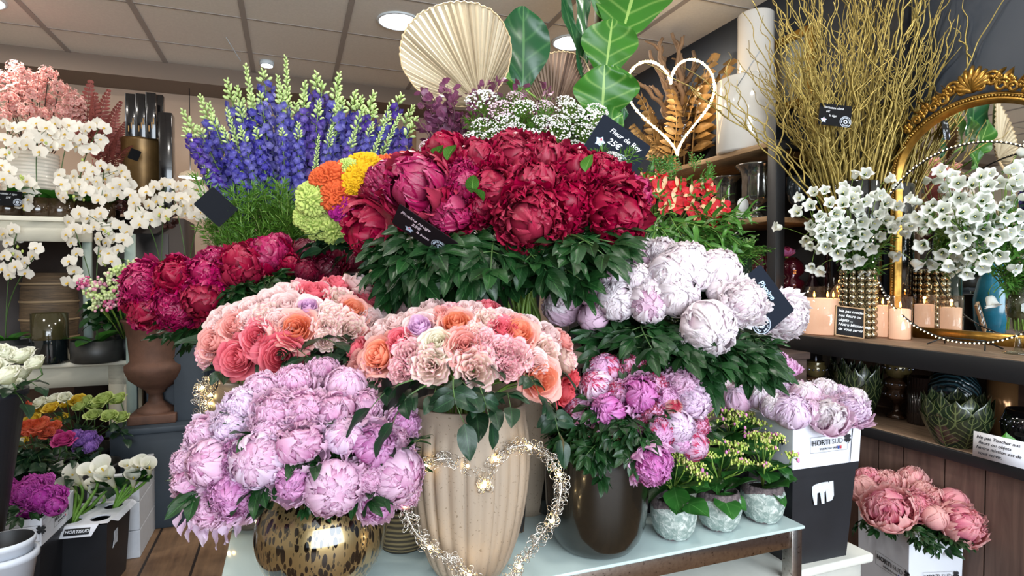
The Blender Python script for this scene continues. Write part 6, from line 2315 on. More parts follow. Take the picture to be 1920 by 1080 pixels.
# picture frame on the dark wall
u0, u1, z0, z1 = 2.325, 2.66, 2.15, 2.56
t = thing('picture_frame', 'gold-framed pale picture on the dark wall behind the willow', 'picture', R((u0 + u1) / 2, VR - .004, (z0 + z1) / 2))
t.rotation_euler = (0, 0, YAW - pi / 2)
w, h = (u1 - u0) / 2, (z1 - z0) / 2
mb = MB()
for a, b in (((-w, -h), (w, -h + .045)), ((-w, h - .045), (w, h)), ((-w, -h), (-w + .045, h)), ((w - .045, -h), (w, h))):
    mb.box((a[0], -.035, a[1]), (b[0], 0, b[1]))
mb.build('gold_frame', mat('frame_gold', '#a87c2e', .4, .6, vary=.4, scale=50), t, bevel=.008)
MB().box((-w + .04, -.018, -h + .04), (w - .04, -.012, h - .04)).build('picture_glass', mat('pale_print', '#a9ada8', .15, vary=.12, scale=6, coat=.5), t)

# dark bowl with driftwood and dried gold leaves
loc = on(1268, 3.72, TT)
t = thing('bronze_bowl', 'dark bronze bowl with driftwood inside the glowing heart', 'bowl', loc)
MB().lathe([(0, 0), (.08, 0), (.14, .05), (.20, .14), (.22, .24), (.215, .30), (.20, .30), (.20, .2), (.1, .06), (0, .05)], 56).build('body', mat('bronze_glaze', '#2e211a', .12, .4, coat=.7), t)
DRIFT = mat('driftwood', '#86694e', .75, vary=.35, scale=14)
rg = random.Random(101)
dw = [(1190, 150, 0), (1215, 95, 1), (1245, 108, 2), (1262, 62, 3), (1282, 70, 4), (1300, 95, 5), (1275, 100, 6), (1225, 160, 7), (1305, 120, 8), (1240, 70, 9)]
dw.sort()
for i, (px, py, k) in enumerate(dw):
    tip = P(px, py, 3.6 + rg.uniform(-.1, .15)) - loc
    t = thing('driftwood_branch', f"gnarled driftwood branch standing in the bronze bowl, {ORD[i]} from the left", 'branch', loc + Vector((0, 0, .1)), group='driftwood branches')
    tip -= Vector((0, 0, .1))
    b0 = Vector((tip.x * .25, rg.uniform(-.08, .02), .05))
    pts = bez(b0, b0 + Vector((rg.uniform(-.1, .1), 0, tip.z * .4)), tip * .75 + Vector((rg.uniform(-.1, .1), 0, 0)), tip, 14)
    pts = [q + Vector((rg.uniform(-.012, .012), rg.uniform(-.012, .012), 0)) for q in pts]
    mb = MB()
    mb.tube(pts, [.022 * (1 - .6 * j / 14) + .003 * rg.random() for j in range(15)], 7)
    mb.build('main_limb', DRIFT, t)
    for b in range(3):
        o = pts[rg.randrange(6, 13)]
        d = Vector((rg.uniform(-1, 1), rg.uniform(-.5, .5), rg.uniform(.3, 1))).normalized() * rg.uniform(.06, .13)
        MB().tube([o, o + d * .5 + Vector((.01, 0, .01)), o + d], [.011, .008, .005], 6).build('twig', DRIFT, t)


def gold_frond(seed):
    rg = random.Random(seed)
    mb = MB()
    pts = [Vector((.1 * sin(u * 2 + seed), u, .15 * sin(u * 2.4))) for u in [i / 12 for i in range(13)]]
    mb.tube(pts, [.012 * (1 - .6 * i / 12) for i in range(13)], 4)
    for i in range(2, 13):
        for s in (-1, 1):
            leaf(mb, basis(pts[i], (s, .55, rg.uniform(-.2, .2)), rg.uniform(-.5, .5)), .24 * (1.15 - i / 16), .045, fold=.35, droop=.5, sh=.9, nu=3, nv=5, rg=rg)
    return mb.mesh('leaflets')


GF = [gold_frond(i) for i in range(3)]
GFM = mat('dried_gold_leaf', '#a5814e', .45, .35, vary=.35, scale=10)
fr = [(1190, 235), (1185, 190), (1215, 215), (1205, 260), (1230, 280), (1240, 180), (1330, 160), (1350, 120), (1345, 190), (1320, 215), (1300, 240), (1255, 235), (1285, 215), (1370, 130), (1210, 290), (1235, 250), (1345, 150)]
fr.sort()
for i, (px, py) in enumerate(fr):
    tip = P(px, py, 3.52 + rg.uniform(-.08, .06))
    root = P(1260 + (px - 1260) * .35, 300, 3.50 if px < 1250 else 3.6)
    ax = (tip - root)
    L = max(.22, ax.length * 1.1)
    t = thing('dried_gold_frond', f"dried golden leaf frond inside the glowing heart, {ORD[i]} from the left", 'foliage', tip - ax.normalized() * L, group='dried golden fronds')
    put('leaflets', rg.choice(GF), GFM, t, quat=basis((0, 0, 0), ax, rg.uniform(-1, 1)).to_quaternion(), scale=L)

# glowing heart
c = P(1270, 290, 3.34)
M = Matrix.Translation(c) @ Matrix.Rotation(radians(10), 4, 'Z') @ Matrix.Rotation(radians(-6), 4, 'Y')
t = thing('glowing_heart', 'heart outline of bright warm rope light around the driftwood', 'heart light', c, rot=M.to_euler())
w, h = .53, .53
path = [Vector((a * w / 2, 0, b * h)) for a, b in [heart_pt(2 * pi * i / 120) for i in range(120)]]
MB().tube([q + Vector((0, .004, 0)) for q in path], .004, 5, closed=True).build('wire_frame', mat('gold_wire', '#c09a50', .4, .6), t)
mb = MB()
rg = random.Random(5)
for i in range(120):
    q = path[i]
    mb.ball(q, .0085 * rg.uniform(.8, 1.2), 6, 4)
    mb.ball(q.lerp(path[(i + 1) % 120], .5), .0058, 6, 4)
mb.build('rope_light', emis('rope_glow', '#ffd998', 7), t)
l = bpy.data.lights.new('heart_glow', 'POINT')
l.energy = 2.2
l.color = (1, .72, .42)
l.shadow_soft_size = .12
lo = bpy.data.objects.new('heart_glow', l)
COL.objects.link(lo)
lo.parent = t
lo.location = (0, .02, .3)
back = M.inverted() @ on(1268, 3.52, 2.12)
MB().tube([(0, .004, .0), (0, .03, .06), back], .0025, 5).build('support_wire', mat('gold_wire', '#c09a50', .4, .6), t)

# ------------------------------------------------------------------ palm fans and fiddle-leaf fig
def fan(label, c, r, root, tilt, m, seed, d2=None):
    """pleated round palm fan: c centre, root where the ribs meet"""
    rg = random.Random(seed)
    t = thing('palm_fan', label, 'dried palm fan', root)
    z = Vector(tilt).normalized()
    k = c - root
    y = (k - z * k.dot(z)).normalized()
    x = y.cross(z)
    off = k.length
    mb = MB()
    n = 96
    vs, uvs, fs = [], [], []
    rings = 7
    for i in range(n):
        a = 2 * pi * i / n
        rim = Vector((0, off, 0)) + Vector((sin(a), cos(a), 0)) * r * (1 + .012 * rg.uniform(-1, 1))
        ple = .0045 if i % 2 else -.0045
        for j in range(rings + 1):
            u = j / rings
            q = rim * u
            vs.append(x * q.x + y * q.y + z * (ple * min(1, u * 2.5) * (1.0) + .045 * (q.x / r) ** 2 * u))
            uvs.append((i / n * 8 % 1, u))
    for i in range(n):
        for j in range(rings):
            fs.append((i * (rings + 1) + j, ((i + 1) % n) * (rings + 1) + j, ((i + 1) % n) * (rings + 1) + j + 1, i * (rings + 1) + j + 1))
    for i in range(n):
        mb.rv = 0
    mb.add(vs, fs, uvs)
    mb.r = [rg_v for i in range(n) for rg_v in [rg.random()] * (rings + 1)]
    mb.build('pleated_blade', m, t, smooth=False)
    MB().tube([vs[i * (rings + 1) + rings] for i in range(n)], .0035, 5, closed=True).build('bound_edge', mat('palm_edge', '#c9b089', .7), t)
    return t, y


PALM = NT('dried_palm')
r_ = PALM.node('ShaderNodeAttribute', attribute_name='rnd').outputs[2]
PALM.set(color=PALM.ramp(r_, [(0, '#8c7d64'), (.4, '#b5a78c'), (1, '#c9bda4')]), rough=.7)
PALMB = NT('brown_palm')
r_ = PALMB.node('ShaderNodeAttribute', attribute_name='rnd').outputs[2]
PALMB.set(color=PALMB.ramp(r_, [(0, '#5e483c'), (.5, '#8e7564'), (1, '#a38a78')]), rough=.7)
c, root = P(855, 98, 2.55), P(900, 195, 2.55)
t, y = fan('big round cream dried palm fan above the purple leaves', c, .238, root, (.05, -1, .12), PALM.m, 7)
m = P(925, 330, 2.38) - root
MB().tube([(0, 0, 0), m * .5, Vector((m.x, m.y, 1.25 - root.z))], .007, 6).build('stalk', mat('palm_edge', '#c9b089', .7), t)
c, root = P(1043, 160, 2.75), P(1035, 235, 2.75)
t, y = fan('smaller brown dried palm fan behind the yarrow', c, .165, root, (-.35, -1, .1), PALMB.m, 8)
m = P(990, 330, 2.38) - root
MB().tube([(0, 0, 0), m * .5, Vector((m.x, m.y, 1.25 - root.z))], .006, 6).build('stalk', mat('palm_edge', '#c9b089', .7), t)

FIGL = leaf_mat('fig_leaf', '#255a1a', '#44842e', '#a6c870', rough=.35, nv=8, trans=.18)
FIGD = leaf_mat('fig_leaf_dark', '#143a1c', '#27603a', '#5c8a54', rough=.3, nv=8, trans=.1)
fx = on(1120, 2.84, 0)
t = thing('fiddle_leaf_fig', 'tall fiddle-leaf fig with big veined leaves beside the palm fans', 'potted plant', fx)
MB().lathe([(0, 0), (.13, 0), (.17, .30), (.165, .30), (.15, .26), (0, .26)], 36).build('pot', BLACK, t)
MB().tube([(0, 0, .25), (.02, 0, 1.2), (-.01, .0, 2.0), (.02, 0, 2.75)], [.018, .015, .012, .006], 8).build('trunk', mat('fig_bark', '#5e4a38', .8, vary=.2, scale=20), t)
rg = random.Random(41)
def figleaf(px, py, qx, qy, d, dd, wd, m, roll, dr=.25):
    a, b = P(px, py, d), P(qx, qy, d + dd)
    v = b - a
    L = v.length * 1.08
    mb = MB()
    Mx = basis(Vector((0, 0, 0)), v, roll, up=(0, -1, .15))
    def fn(aa, bb):
        s = aa * 2 - 1
        w = L * wd * (sin(pi * min(1, bb ** .95 * .93 + .05)) ** .6) * (1 + .22 * sin((bb - .35) * 5))* (1 if bb < .97 else .75)
        return Vector((s * w, L * bb, -.10 * L * bb * bb * dr * 3 + .18 * abs(s) ** 1.5 * w + .012 * sin(bb * 14 + s * 3) * abs(s)))
    mb.grid(fn, 12, 18)
    mb.build('leaf', m, t, a - fx, Mx.to_euler())
    MB().tube([a - fx, (a - fx) * .6 + Vector((0, 0, (a - fx).z * .36))], .005, 5).build('leaf_stalk', STEM, t)
figleaf(1135, 205, 1150, 128, 2.62, -.05, .60, FIGL, .0)
figleaf(1128, 225, 1135, 130, 2.58, -.08, .52, FIGL, .1)
figleaf(1135, 140, 1148, 40, 2.66, -.02, .44, FIGL, -.1)
figleaf(1165, 70, 1200, -60, 2.72, .05, .42, FIGL, -.2)
figleaf(1140, 40, 1160, -70, 2.76, .02, .45, FIGL, .15)
figleaf(980, 165, 985, 20, 2.66, -.04, .30, FIGD, .35)
figleaf(978, 180, 970, 60, 2.70, .05, .26, FIGL, -.35)
figleaf(1095, 150, 1055, -40, 2.70, .0, .10, FIGD, .9)
figleaf(1100, 120, 1085, -60, 2.78, .0, .08, FIGD, -.9)
figleaf(1165, 240, 1172, 170, 2.70, .0, .12, FIGD, .6)
figleaf(1120, 240, 1165, 215, 2.56, .0, .45, FIGL, .3)
# white ceiling-hung rod
q = P(1119, 42, 2.95)
t = thing('hanging_rod', 'thin white rod hanging from the ceiling between the fig leaves', 'rod', (q.x, q.y, H))
MB().box((-.010, -.010, q.z - H), (.010, .010, 0)).build('rod', mat('rod_white', '#b8b2a8', .5), t)
MB().box((-.02, -.02, -.008), (.02, .02, 0)).build('ceiling_plate', mat('rod_white', '#b8b2a8', .5), t)

# ------------------------------------------------------------------ price cards among the flowers
c = P(1158, 275, 1.74)
card('slate price card marked 25€ above the crimson peonies', c, (.80, .1, -.52), (.5, .1, .82), .172, .118, [('Fleur de Roy', -.045, .030, .021), ('25€', -.035, .0, .026)], logo=(.028, -.036, .024), star=(-.052, -.018, .017), stake=(c + Vector((-.01, .01, -.05)), c + Vector((-.03, .03, -.30))))
c = P(1430, 562, 1.42)
card('slate price card reading Pivoine among the white peonies', c, (.62, .05, -.78), (.75, .1, .62), .142, .098, [('Pivoine', -.040, .022, .019)], logo=(.045, -.040, .0235), stake=(c + Vector((-.02, .01, -.05)), c + Vector((-.10, .10, -.20))), tcol='#b9d8f4')
c = P(796, 437, 1.33)
card('dark price card turned sideways below the crimson peonies', c, (.86, .1, -.58), (.42, -.85, .40), .155, .085, [('Pivoine rouge', -.068, .020, .014), ('25€', -.035, .002, .014), ('la botte', -.018, -.014, .011)], logo=(.045, -.012, .022), star=(-.035, -.022, .012), stake=(c + Vector((.04, .0, -.03)), c + Vector((.13, .12, -.16))), mcol='#1a1217', tcol='#c7b3bd')
c = P(405, 388, 1.95)
card('dark slate card tilted at the left foot of the delphiniums', c, (.60, .3, -.65), (.78, .2, .6), .105, .085, [], stake=(c + Vector((.02, .0, -.04)), c + Vector((.12, .12, -.25))), mcol='#15181e')
# ------------------------------------------------------------------ white moth orchids
def orchid_flower():
    a, b, c = MB(), MB(), MB()
    rg = random.Random(3)
    for ang, L, w in ((90, .55, .17), (215, .55, .17), (325, .55, .17)):
        M = Matrix.Rotation(radians(ang - 90), 4, 'Z') @ Matrix.Rotation(.1, 4, 'X')
        leaf(a, M, L, w, fold=.05, droop=.25, wav=.01, sh=.95, nu=4, nv=6, rg=rg)
    for s in (-1, 1):
        M = Matrix.Translation((0, 0, .03)) @ Matrix.Rotation(-s * radians(78), 4, 'Z') @ Matrix.Rotation(.05, 4, 'X')
        leaf(b, M, .60, .34, fold=.02, droop=.25, wav=.02, sh=.9, nu=6, nv=6, rg=rg)
    c.ball((0, 0, .06), .07, 6, 4)
    for s in (-1, 1):
        leaf(c, Matrix.Translation((0, 0, .06)) @ Matrix.Rotation(pi - s * .7, 4, 'Z') @ Matrix.Rotation(.8, 4, 'X'), .17, .06, fold=.3, nu=3, nv=4, rg=rg)
    return a.mesh('sepals'), b.mesh('petals'), c.mesh('lip')


ORC = orchid_flower()
one = MB()   # a whole flower as one mesh with two materials, for sub-parts
for k, me in enumerate(ORC):
    one.m = 1 if k == 2 else 0
    one.add([v.co for v in me.vertices], [tuple(p.vertices) for p in me.polygons])
OFL = one.mesh('blossom')
OW = petal_mat('orchid_white', [(0, '#e6e6b8'), (.3, '#efe9dc'), (1, '#f2eee6')], trans=.3)
OY = mat('orchid_yellow', '#cfa93a', .6)
OBUD = mat('orchid_bud', '#a9b860', .5)
AMBG = mat('brown_glass_pot', '#3a2c1e', .12, coat=.6)
OLEAF = leaf_mat('orchid_leaf', '#1c4a18', '#3c7a26', '#55903a', rough=.3, nv=0)


def orchid(label, base, sprays, potr=.07, poth=.10, potmat=None, rf=.048, leaves=4, seed=1, pot=True, lsize=.18):
    """base: foot of the pot; sprays: lists of (px, py) flower places, depth d"""
    rg = random.Random(seed)
    t = thing('potted_orchid', label, 'potted plant', base, group='white orchids')
    if pot:
        MB().lathe([(0, 0), (potr * .85, 0), (potr, .01), (potr, poth), (potr - .004, poth), (potr * .9, poth * .7), (0, poth * .7)], 36).build('pot', potmat or AMBG, t)
    for i in range(leaves):
        a = i * 2 * pi / leaves + rg.uniform(-.3, .3)
        mb = MB()
        leaf(mb, basis((.01 * cos(a), .01 * sin(a), poth * .8), (cos(a), sin(a) - .2, rg.uniform(.5, 1.0))), lsize * rg.uniform(.8, 1.1), lsize * .24, fold=.25, droop=rg.uniform(.6, 1.1), wav=.01, sh=.95, nu=5, nv=9, rg=rg)
        mb.build('leaf', OLEAF, t)
    for pts, d in sprays:
        pos = [P(px, py, d + rg.uniform(-.05, .05)) - t.location for px, py in pts]
        top = max(pos, key=lambda q: q.z)
        mb = MB()
        root = Vector((0, 0, poth * .8))
        arc = bez(root, root + Vector((rg.uniform(-.03, .03), 0, (top.z - root.z) * .6)), top + Vector((-.02, .03, -.05)), top + Vector((0, .03, .01)), 12)
        mb.tube(arc, .0025, 5)
        chain = sorted(pos, key=lambda q: (q - top).length)
        path = [arc[-1]] + [q + Vector((0, .02, .012)) for q in chain]
        mb.tube(path, .0016, 4)
        for q in pos:
            mb.tube([q + Vector((0, .02, .012)), q], .0012, 3)
        sp = mb.build('flower_spike', DSTEM, t)
        for q in pos:
            n = Vector((rg.uniform(-.5, .5), -1, rg.uniform(-.35, .15)))
            up = frame_from(n)
            put('blossom', OFL, [OW, OY], sp, q, quat=up @ Quaternion((0, 0, 1), rg.uniform(-.4, .4)), scale=rf * 1.5 * rg.uniform(.85, 1.1))
        bud = MB()
        e = chain[-1]
        for k in range(3):
            bud.ball(e + Vector((rg.uniform(-.04, .04), rg.uniform(-.01, .02), rg.uniform(-.02, .05))), .008, 6, 4, (.8, .8, 1.2))
        bud.build('buds', OBUD, sp)
    return t


SH, BH = 1.545, .80
orchid('orchid in an amber glass at the far left end of the upper shelf', on(18, 3.0, SH), [([(8, 232), (25, 240), (10, 262), (30, 268), (48, 240), (12, 290), (30, 285)], 3.0), ([(5, 310), (18, 322), (8, 335), (28, 345)], 2.9)], seed=1)
orchid('orchid in amber glass before the white ribbed vase', on(74, 3.05, SH), [([(52, 258), (70, 232), (62, 255), (80, 262), (52, 272), (75, 285), (88, 240)], 3.0), ([(52, 340), (58, 352), (48, 362), (55, 375), (44, 385)], 2.95)], seed=2)
orchid('orchid in amber glass in the middle of the upper shelf', on(115, 3.1, SH), [([(95, 252), (105, 232), (112, 262), (98, 275), (122, 252), (130, 235), (120, 272), (135, 262)], 3.05), ([(112, 328), (116, 345), (112, 362), (120, 370)], 2.98)], seed=3)
orchid('orchid with arching spray reaching over the red ferns', on(150, 3.2, SH), [([(148, 240), (152, 262), (162, 245), (145, 275), (158, 282), (170, 238), (182, 232), (196, 240), (190, 262), (186, 275), (170, 280)], 3.1), ([(140, 330), (128, 340), (138, 352), (150, 345), (146, 368), (162, 360)], 3.05)], seed=4)
orchid('orchid whose dense flowers hang over the right end of the upper shelf', on(190, 3.25, SH), [([(160, 315), (175, 322), (190, 310), (205, 318), (165, 335), (182, 340), (198, 335), (215, 325), (230, 320)], 3.1), ([(172, 358), (188, 352), (200, 365), (185, 375), (212, 352), (226, 345), (236, 332), (222, 365), (240, 345)], 3.05)], seed=5)
orchid('orchid in the shallow black pot on the white console', on(180, 3.02, BH), [([(150, 400), (165, 410), (180, 405), (190, 400), (160, 430), (178, 425), (195, 430), (185, 448), (212, 418), (225, 425)], 2.98), ([(130, 415), (140, 430), (125, 440), (135, 455), (145, 475), (130, 490), (140, 508), (150, 525), (128, 530)], 2.92), ([(200, 455), (215, 448), (190, 470), (205, 475), (222, 468), (210, 490), (195, 490), (232, 450), (240, 435)], 3.0)], potr=.115, poth=.115, potmat=mat('grey_black_pot', '#2c2d2c', .45, vary=.15, scale=40), seed=6)
orchid('orchid at the far left end of the white console', on(8, 3.0, BH), [([(8, 438), (25, 430), (15, 455), (30, 448), (10, 480), (22, 475), (5, 505), (18, 515)], 2.95), ([(35, 480), (48, 492), (30, 500), (48, 512), (68, 465), (62, 480)], 2.92)], potr=.10, poth=.12, potmat=mat('grey_black_pot', '#2c2d2c', .45), seed=7)
orchid('big bunch of orchids before the sage post, left plant of two', on(300, 3.05, 1.14), [([(262, 372), (275, 360), (290, 350), (305, 345), (280, 385), (295, 378), (310, 370), (255, 395), (270, 405)], 2.95), ([(245, 365), (252, 380), (248, 405), (262, 420), (285, 412), (300, 400)], 2.9)], potr=.10, poth=.12, potmat=mat('grey_black_pot', '#2c2d2c', .45), seed=8, leaves=6, lsize=.26)
orchid('big bunch of orchids behind the crimson peonies, right plant of two', on(352, 3.0, 1.14), [([(320, 345), (335, 350), (350, 348), (325, 370), (342, 372), (358, 368), (370, 355), (330, 395), (348, 400)], 2.95), ([(360, 385), (372, 378), (385, 372), (365, 405), (380, 398), (312, 405), (345, 385), (390, 395)], 2.9)], potr=.10, poth=.12, potmat=mat('grey_black_pot', '#2c2d2c', .45), seed=9, leaves=6, lsize=.26)

t = thing('white_ribbed_vase', 'big pearly white horizontally ribbed vase on the upper shelf', 'vase', on(62, 3.28, SH))
MB().lathe([(0, 0)] + [(.085 + .045 * sin(min(1, k / 70) * pi * .62) + .0022 * sin(k * 1.2), .30 * k / 100 * 1.25) for k in range(101)] + [(.09, .375), (.08, .2), (0, .05)], 44).build('body', mat('pearl', '#d6cfc4', .25, coat=.4), t)
t = thing('brass_pot', 'dark brass pot on the cabinet holding the black gift boxes', 'pot', on(272, 3.55, 1.60))
MB().lathe([(0, 0), (.09, 0), (.11, .05), (.115, .44), (.12, .455), (.11, .455), (.1, .1), (0, .05)], 40).build('body', mat('old_brass', '#6b5230', .35, .6, vary=.25, scale=14), t)
for i, (px, y0, d) in enumerate(((251, 178, 3.5), (270, 178, 3.5), (289, 176, 3.47), (303, 180, 3.6))):
    z1 = P(px, y0, d).z
    z0 = P(px, 262, d).z
    t = thing('gift_box', f"tall black glossy box with candle picture, {('leftmost', 'second from left', 'third from left', 'rightmost')[i]} above the brass pot", 'box', on(px, d, z0), YAW, group='tall black boxes')
    w = .024
    MB().box((-w, -.03, 0), (w, .03, z1 - z0)).build('box_body', mat('box_black', '#141214', .15, coat=.5), t, bevel=.002)
    MB().box((-w - .002, -.032, 0), (-w + .003, -.028, z1 - z0)).build('silver_edge', mat('silver_trim', '#8f9092', .3, .8), t)
    if i < 3:
        mb = MB()
        for k, (x, z) in enumerate(((-.010, .04), (.004, .06), (.013, .085))):
            mb.box((x - .003, -.0315, z), (x + .003, -.0302, z + .035))
        mb.build('printed_candles', mat('print_cream', '#b88f5c', .5), t)
# pink cherry blossom branches
BLS = petal_mat('silk_blossom', [(0, '#d98f8c'), (.5, '#eab6ae'), (1, '#f0c8be')])
def blossom_cluster(seed):
    rg = random.Random(seed)
    mb = MB()
    for i in range(70):
        d = Vector((rg.gauss(0, 1), rg.gauss(0, 1), rg.gauss(0, 1))).normalized() * rg.uniform(.5, 1)
        M = Matrix.Translation(d) @ frame_from(d, rg.random() * 6).to_matrix().to_4x4()
        for k in range(5):
            mb.rv = rg.random()
            leaf(mb, M @ Matrix.Rotation(k * 1.2566, 4, 'Z') @ Matrix.Rotation(rg.uniform(.3, .8), 4, 'X'), .26, .11, fold=.1, droop=.3, nu=2, nv=3, rg=rg)
    return mb.mesh('blossoms')


BC = [blossom_cluster(i) for i in range(3)]
rg = random.Random(55)
cl = [(10, 150), (30, 130), (50, 145), (75, 150), (90, 140), (110, 165), (130, 180), (140, 195), (15, 185), (35, 175), (60, 180), (85, 185), (100, 200), (120, 210), (5, 215), (30, 205), (55, 210), (80, 215), (140, 215), (45, 160), (70, 165)]
vt = thing('blossom_vase', 'dark vase behind the ribbed vase holding pink silk blossom', 'vase', on(70, 3.55, 1.60))
MB().lathe([(0, 0), (.06, 0), (.08, .1), (.06, .22), (.055, .22), (.06, .1), (0, .05)], 32).build('body', AMBG, vt)
cl.sort()
for i, (px, py) in enumerate(cl):
    p = P(px, py, 3.4 + rg.uniform(-.12, .2))
    t = thing('blossom_branch', f"pink silk blossom branch at the top left, {ORD[i]} from the left", 'branch', p, group='pink silk blossom')
    put('blossoms', rg.choice(BC), BLS, t, scale=rg.uniform(.045, .06))
    m = vt.location + Vector((0, 0, .2)) - p
    MB().tube(bez((0, 0, 0), (0, 0, -.05), m * .7, m, 6), .0025, 4).build('stem', mat('bark_brown', '#3a2a20', .8), t)
# red ferns
def red_fern(seed):
    rg = random.Random(seed)
    mb = MB()
    pts = [Vector((.12 * sin(u * 1.5 + seed), u, .2 * sin(u * 2))) for u in [i / 16 for i in range(17)]]
    mb.tube(pts, .008, 4)
    for i in range(1, 17):
        for s in (-1, 1):
            leaf(mb, basis(pts[i], (s, .6, -.1)), .30 * (1.1 - i / 17), .028, fold=.2, droop=.4, nu=2, nv=5, rg=rg)
    return mb.mesh('fronds')


RF = [red_fern(i) for i in range(2)]
RFM = mat('dusty_red_fern', '#8f4a42', .6, vary=.25, scale=12)
tips = [(183, 158), (205, 185), (225, 178), (160, 200), (245, 200), (215, 215), (250, 240), (235, 262), (170, 225), (255, 285), (225, 290), (200, 240), (262, 300), (190, 200)]
tips.sort()
for i, (px, py) in enumerate(tips):
    tip = P(px, py, 3.45 + rg.uniform(-.1, .15))
    root = P(185 + (px - 185) * .3, 330, 3.5)
    ax = tip - root
    L = max(.2, ax.length * .75)
    t = thing('red_fern_frond', f"dusty red fern frond beside the black boxes, {ORD[i]} from the left", 'foliage', tip - ax.normalized() * L, group='dusty red fern fronds')
    put('fronds', rg.choice(RF), RFM, t, quat=basis((0, 0, 0), ax, rg.uniform(-.5, .5)).to_quaternion(), scale=L)
    MB().tube([(0, 0, 0), root - t.location], .003, 4).build('stem', RFM, t)
t = thing('fern_pot', 'dark pot of red fern and brown foliage on the cabinet', 'pot', on(200, 3.55, 1.60))
MB().lathe([(0, 0), (.07, 0), (.09, .1), (.085, .18), (.08, .18), (0, .1)], 32).build('body', AMBG, t)
# dark dried foliage right of it
DKF = leaf_mat('dark_dried_leaf', '#2c1715', '#4d2a26', '#5a3834', trans=.05, nv=2)
t = thing('dried_dark_bush', 'dark brown dried foliage between red ferns and delphiniums', 'foliage', on(285, 3.42, 1.60))
for i in range(16):
    a = rg.uniform(0, 6.28)
    put('foliage', rg.choice(PSP), [DKF, mat('purple_stem', '#54303c', .6)], t, (0, 0, -.05), quat=basis((0, 0, 0), (cos(a), sin(a), rg.uniform(.1, 1.2)), a).to_quaternion(), scale=rg.uniform(.16, .24))
MB().lathe([(0, 0), (.05, 0), (.06, .05), (0, .05)], 20).build('pot', AMBG, t)
t = thing('black_speaker_case', 'narrow black case standing behind the delphiniums at the left', 'case', on(316, 3.5, 1.60), YAW)
MB().box((-.035, -.05, 0), (.035, .05, .60)).build('case_body', mat('box_black', '#141214', .15), t, bevel=.003)

c = P(16, 372, 2.9)
card('small black price card on the left shelf reading Orchidée 2 tiges', c, (.98, .2, -.06), (.05, .1, 1), .115, .075, [('Orchidée 2 tiges', -.050, .022, .0125), ('25€', -.012, .004, .0125)], logo=(.040, -.016, .018), star=(-.045, -.014, .012), stake=(c + Vector((0, .01, -.03)), c + Vector((-.005, .05, -.115))), mcol='#0c0d10', tcol='#b9bcc0')
c = P(252, 290, 3.30)
card('tiny black price card hanging in the red ferns', c, (.8, .2, -.3), (.3, .1, 1), .055, .06, [], stake=(c, c + Vector((.02, .08, -.12))), mcol='#0c0d10')

# on the console
t = thing('barrel_vase', 'barrel-shaped vase of weathered wooden staves on the console', 'vase', on(92, 3.32, BH))
mb = MB()
MB().lathe([(0, 0), (.10, 0), (.125, .10), (.135, .22), (.13, .36), (.11, .46), (.10, .46), (.11, .2), (0, .05)], 48, fn=lambda a, k, r, z: (r * (1 - .02 * (abs(sin(z * 34)) > .96) * (r > .09)), z)).build('body', t_m if False else wood('stave_wood', '#33281e', '#6b5740', (2, 2, 26), .7), t)
for z in (.10, .20, .30, .40):
    MB().lathe([(.128 + .008 * sin(z / .46 * pi), z - .006), (.133 + .008 * sin(z / .46 * pi), z), (.128 + .008 * sin(z / .46 * pi), z + .006)], 40).build('hoop', mat('stave_band', '#8a755a', .7), t)
for k, (z, c_) in enumerate(((0, '#14181a'), (.130, '#2a2619'))):
    pass
t = thing('dark_glass_cylinder', 'two-tone dark glass cylinder on the console beside the barrel vase', 'vase', on(91, 2.98, BH))
MB().lathe([(0, 0), (.074, 0), (.077, .01), (.077, .122)], 40).build('lower_glass', mat('night_glass', '#101719', .08, coat=.6), t)
MB().lathe([(.077, .122), (.080, .13), (.078, .15), (.078, .255), (.074, .255), (.074, .135), (0, .13)], 40).build('upper_glass', mat('olive_glass', '#37331f', .1, coat=.6), t)
t = thing('geometric_planter', 'small grey planter with crossed pattern behind the glass cylinder', 'planter', on(58, 3.08, BH))
MB().lathe([(0, 0), (.05, 0), (.055, .13), (.05, .13), (0, .08)], 6).build('body', mat('planter_grey', '#5a5d60', .5), t)
t = thing('snake_pot', 'low grey pot at the far left of the console', 'pot', on(28, 2.95, BH))
MB().lathe([(0, 0), (.08, 0), (.09, .10), (.085, .10), (0, .06)], 32).build('body', mat('grey_black_pot', '#2c2d2c', .45), t)

# pink and green bud ball plant (hydrangea-like) near the urn
t = thing('budding_plant', 'potted plant with clusters of pale green and pink buds left of the crimson peonies', 'potted plant', on(238, 3.12, BH))
MB().lathe([(0, 0), (.05, 0), (.06, .13), (.055, .13), (0, .06)], 32).build('pot', BLACK, t)
rg = random.Random(66)
HB = NT('pastel_bud')
r_ = HB.node('ShaderNodeAttribute', attribute_name='rnd').outputs[2]
HB.set(color=HB.ramp(r_, [(0, '#b9cf7c'), (.5, '#d5dcb0'), (.62, '#dca0b4'), (1, '#b5386e')]), rough=.5)
for k, (px, py) in enumerate(((168, 550), (185, 535), (205, 520), (225, 505), (245, 500), (265, 497), (195, 555), (215, 545), (235, 530), (180, 570), (160, 530), (235, 550), (250, 520), (205, 570))):
    p = P(px, py, 2.80) - t.location
    mb = MB()
    hue = rg.random()
    for b in range(34):
        mb.rv = min(.98, max(.02, hue + rg.uniform(-.25, .25)))
        mb.ball(p + Vector((rg.gauss(0, .017), rg.gauss(0, .014), rg.gauss(0, .015))), rg.uniform(.006, .010), 6, 4)
    mb.build('bud_cluster', HB.m, t)
    MB().tube([(0, 0, .06), p * .5 + Vector((0, 0, .05)), p], .003, 4).build('stem', STEM, t)
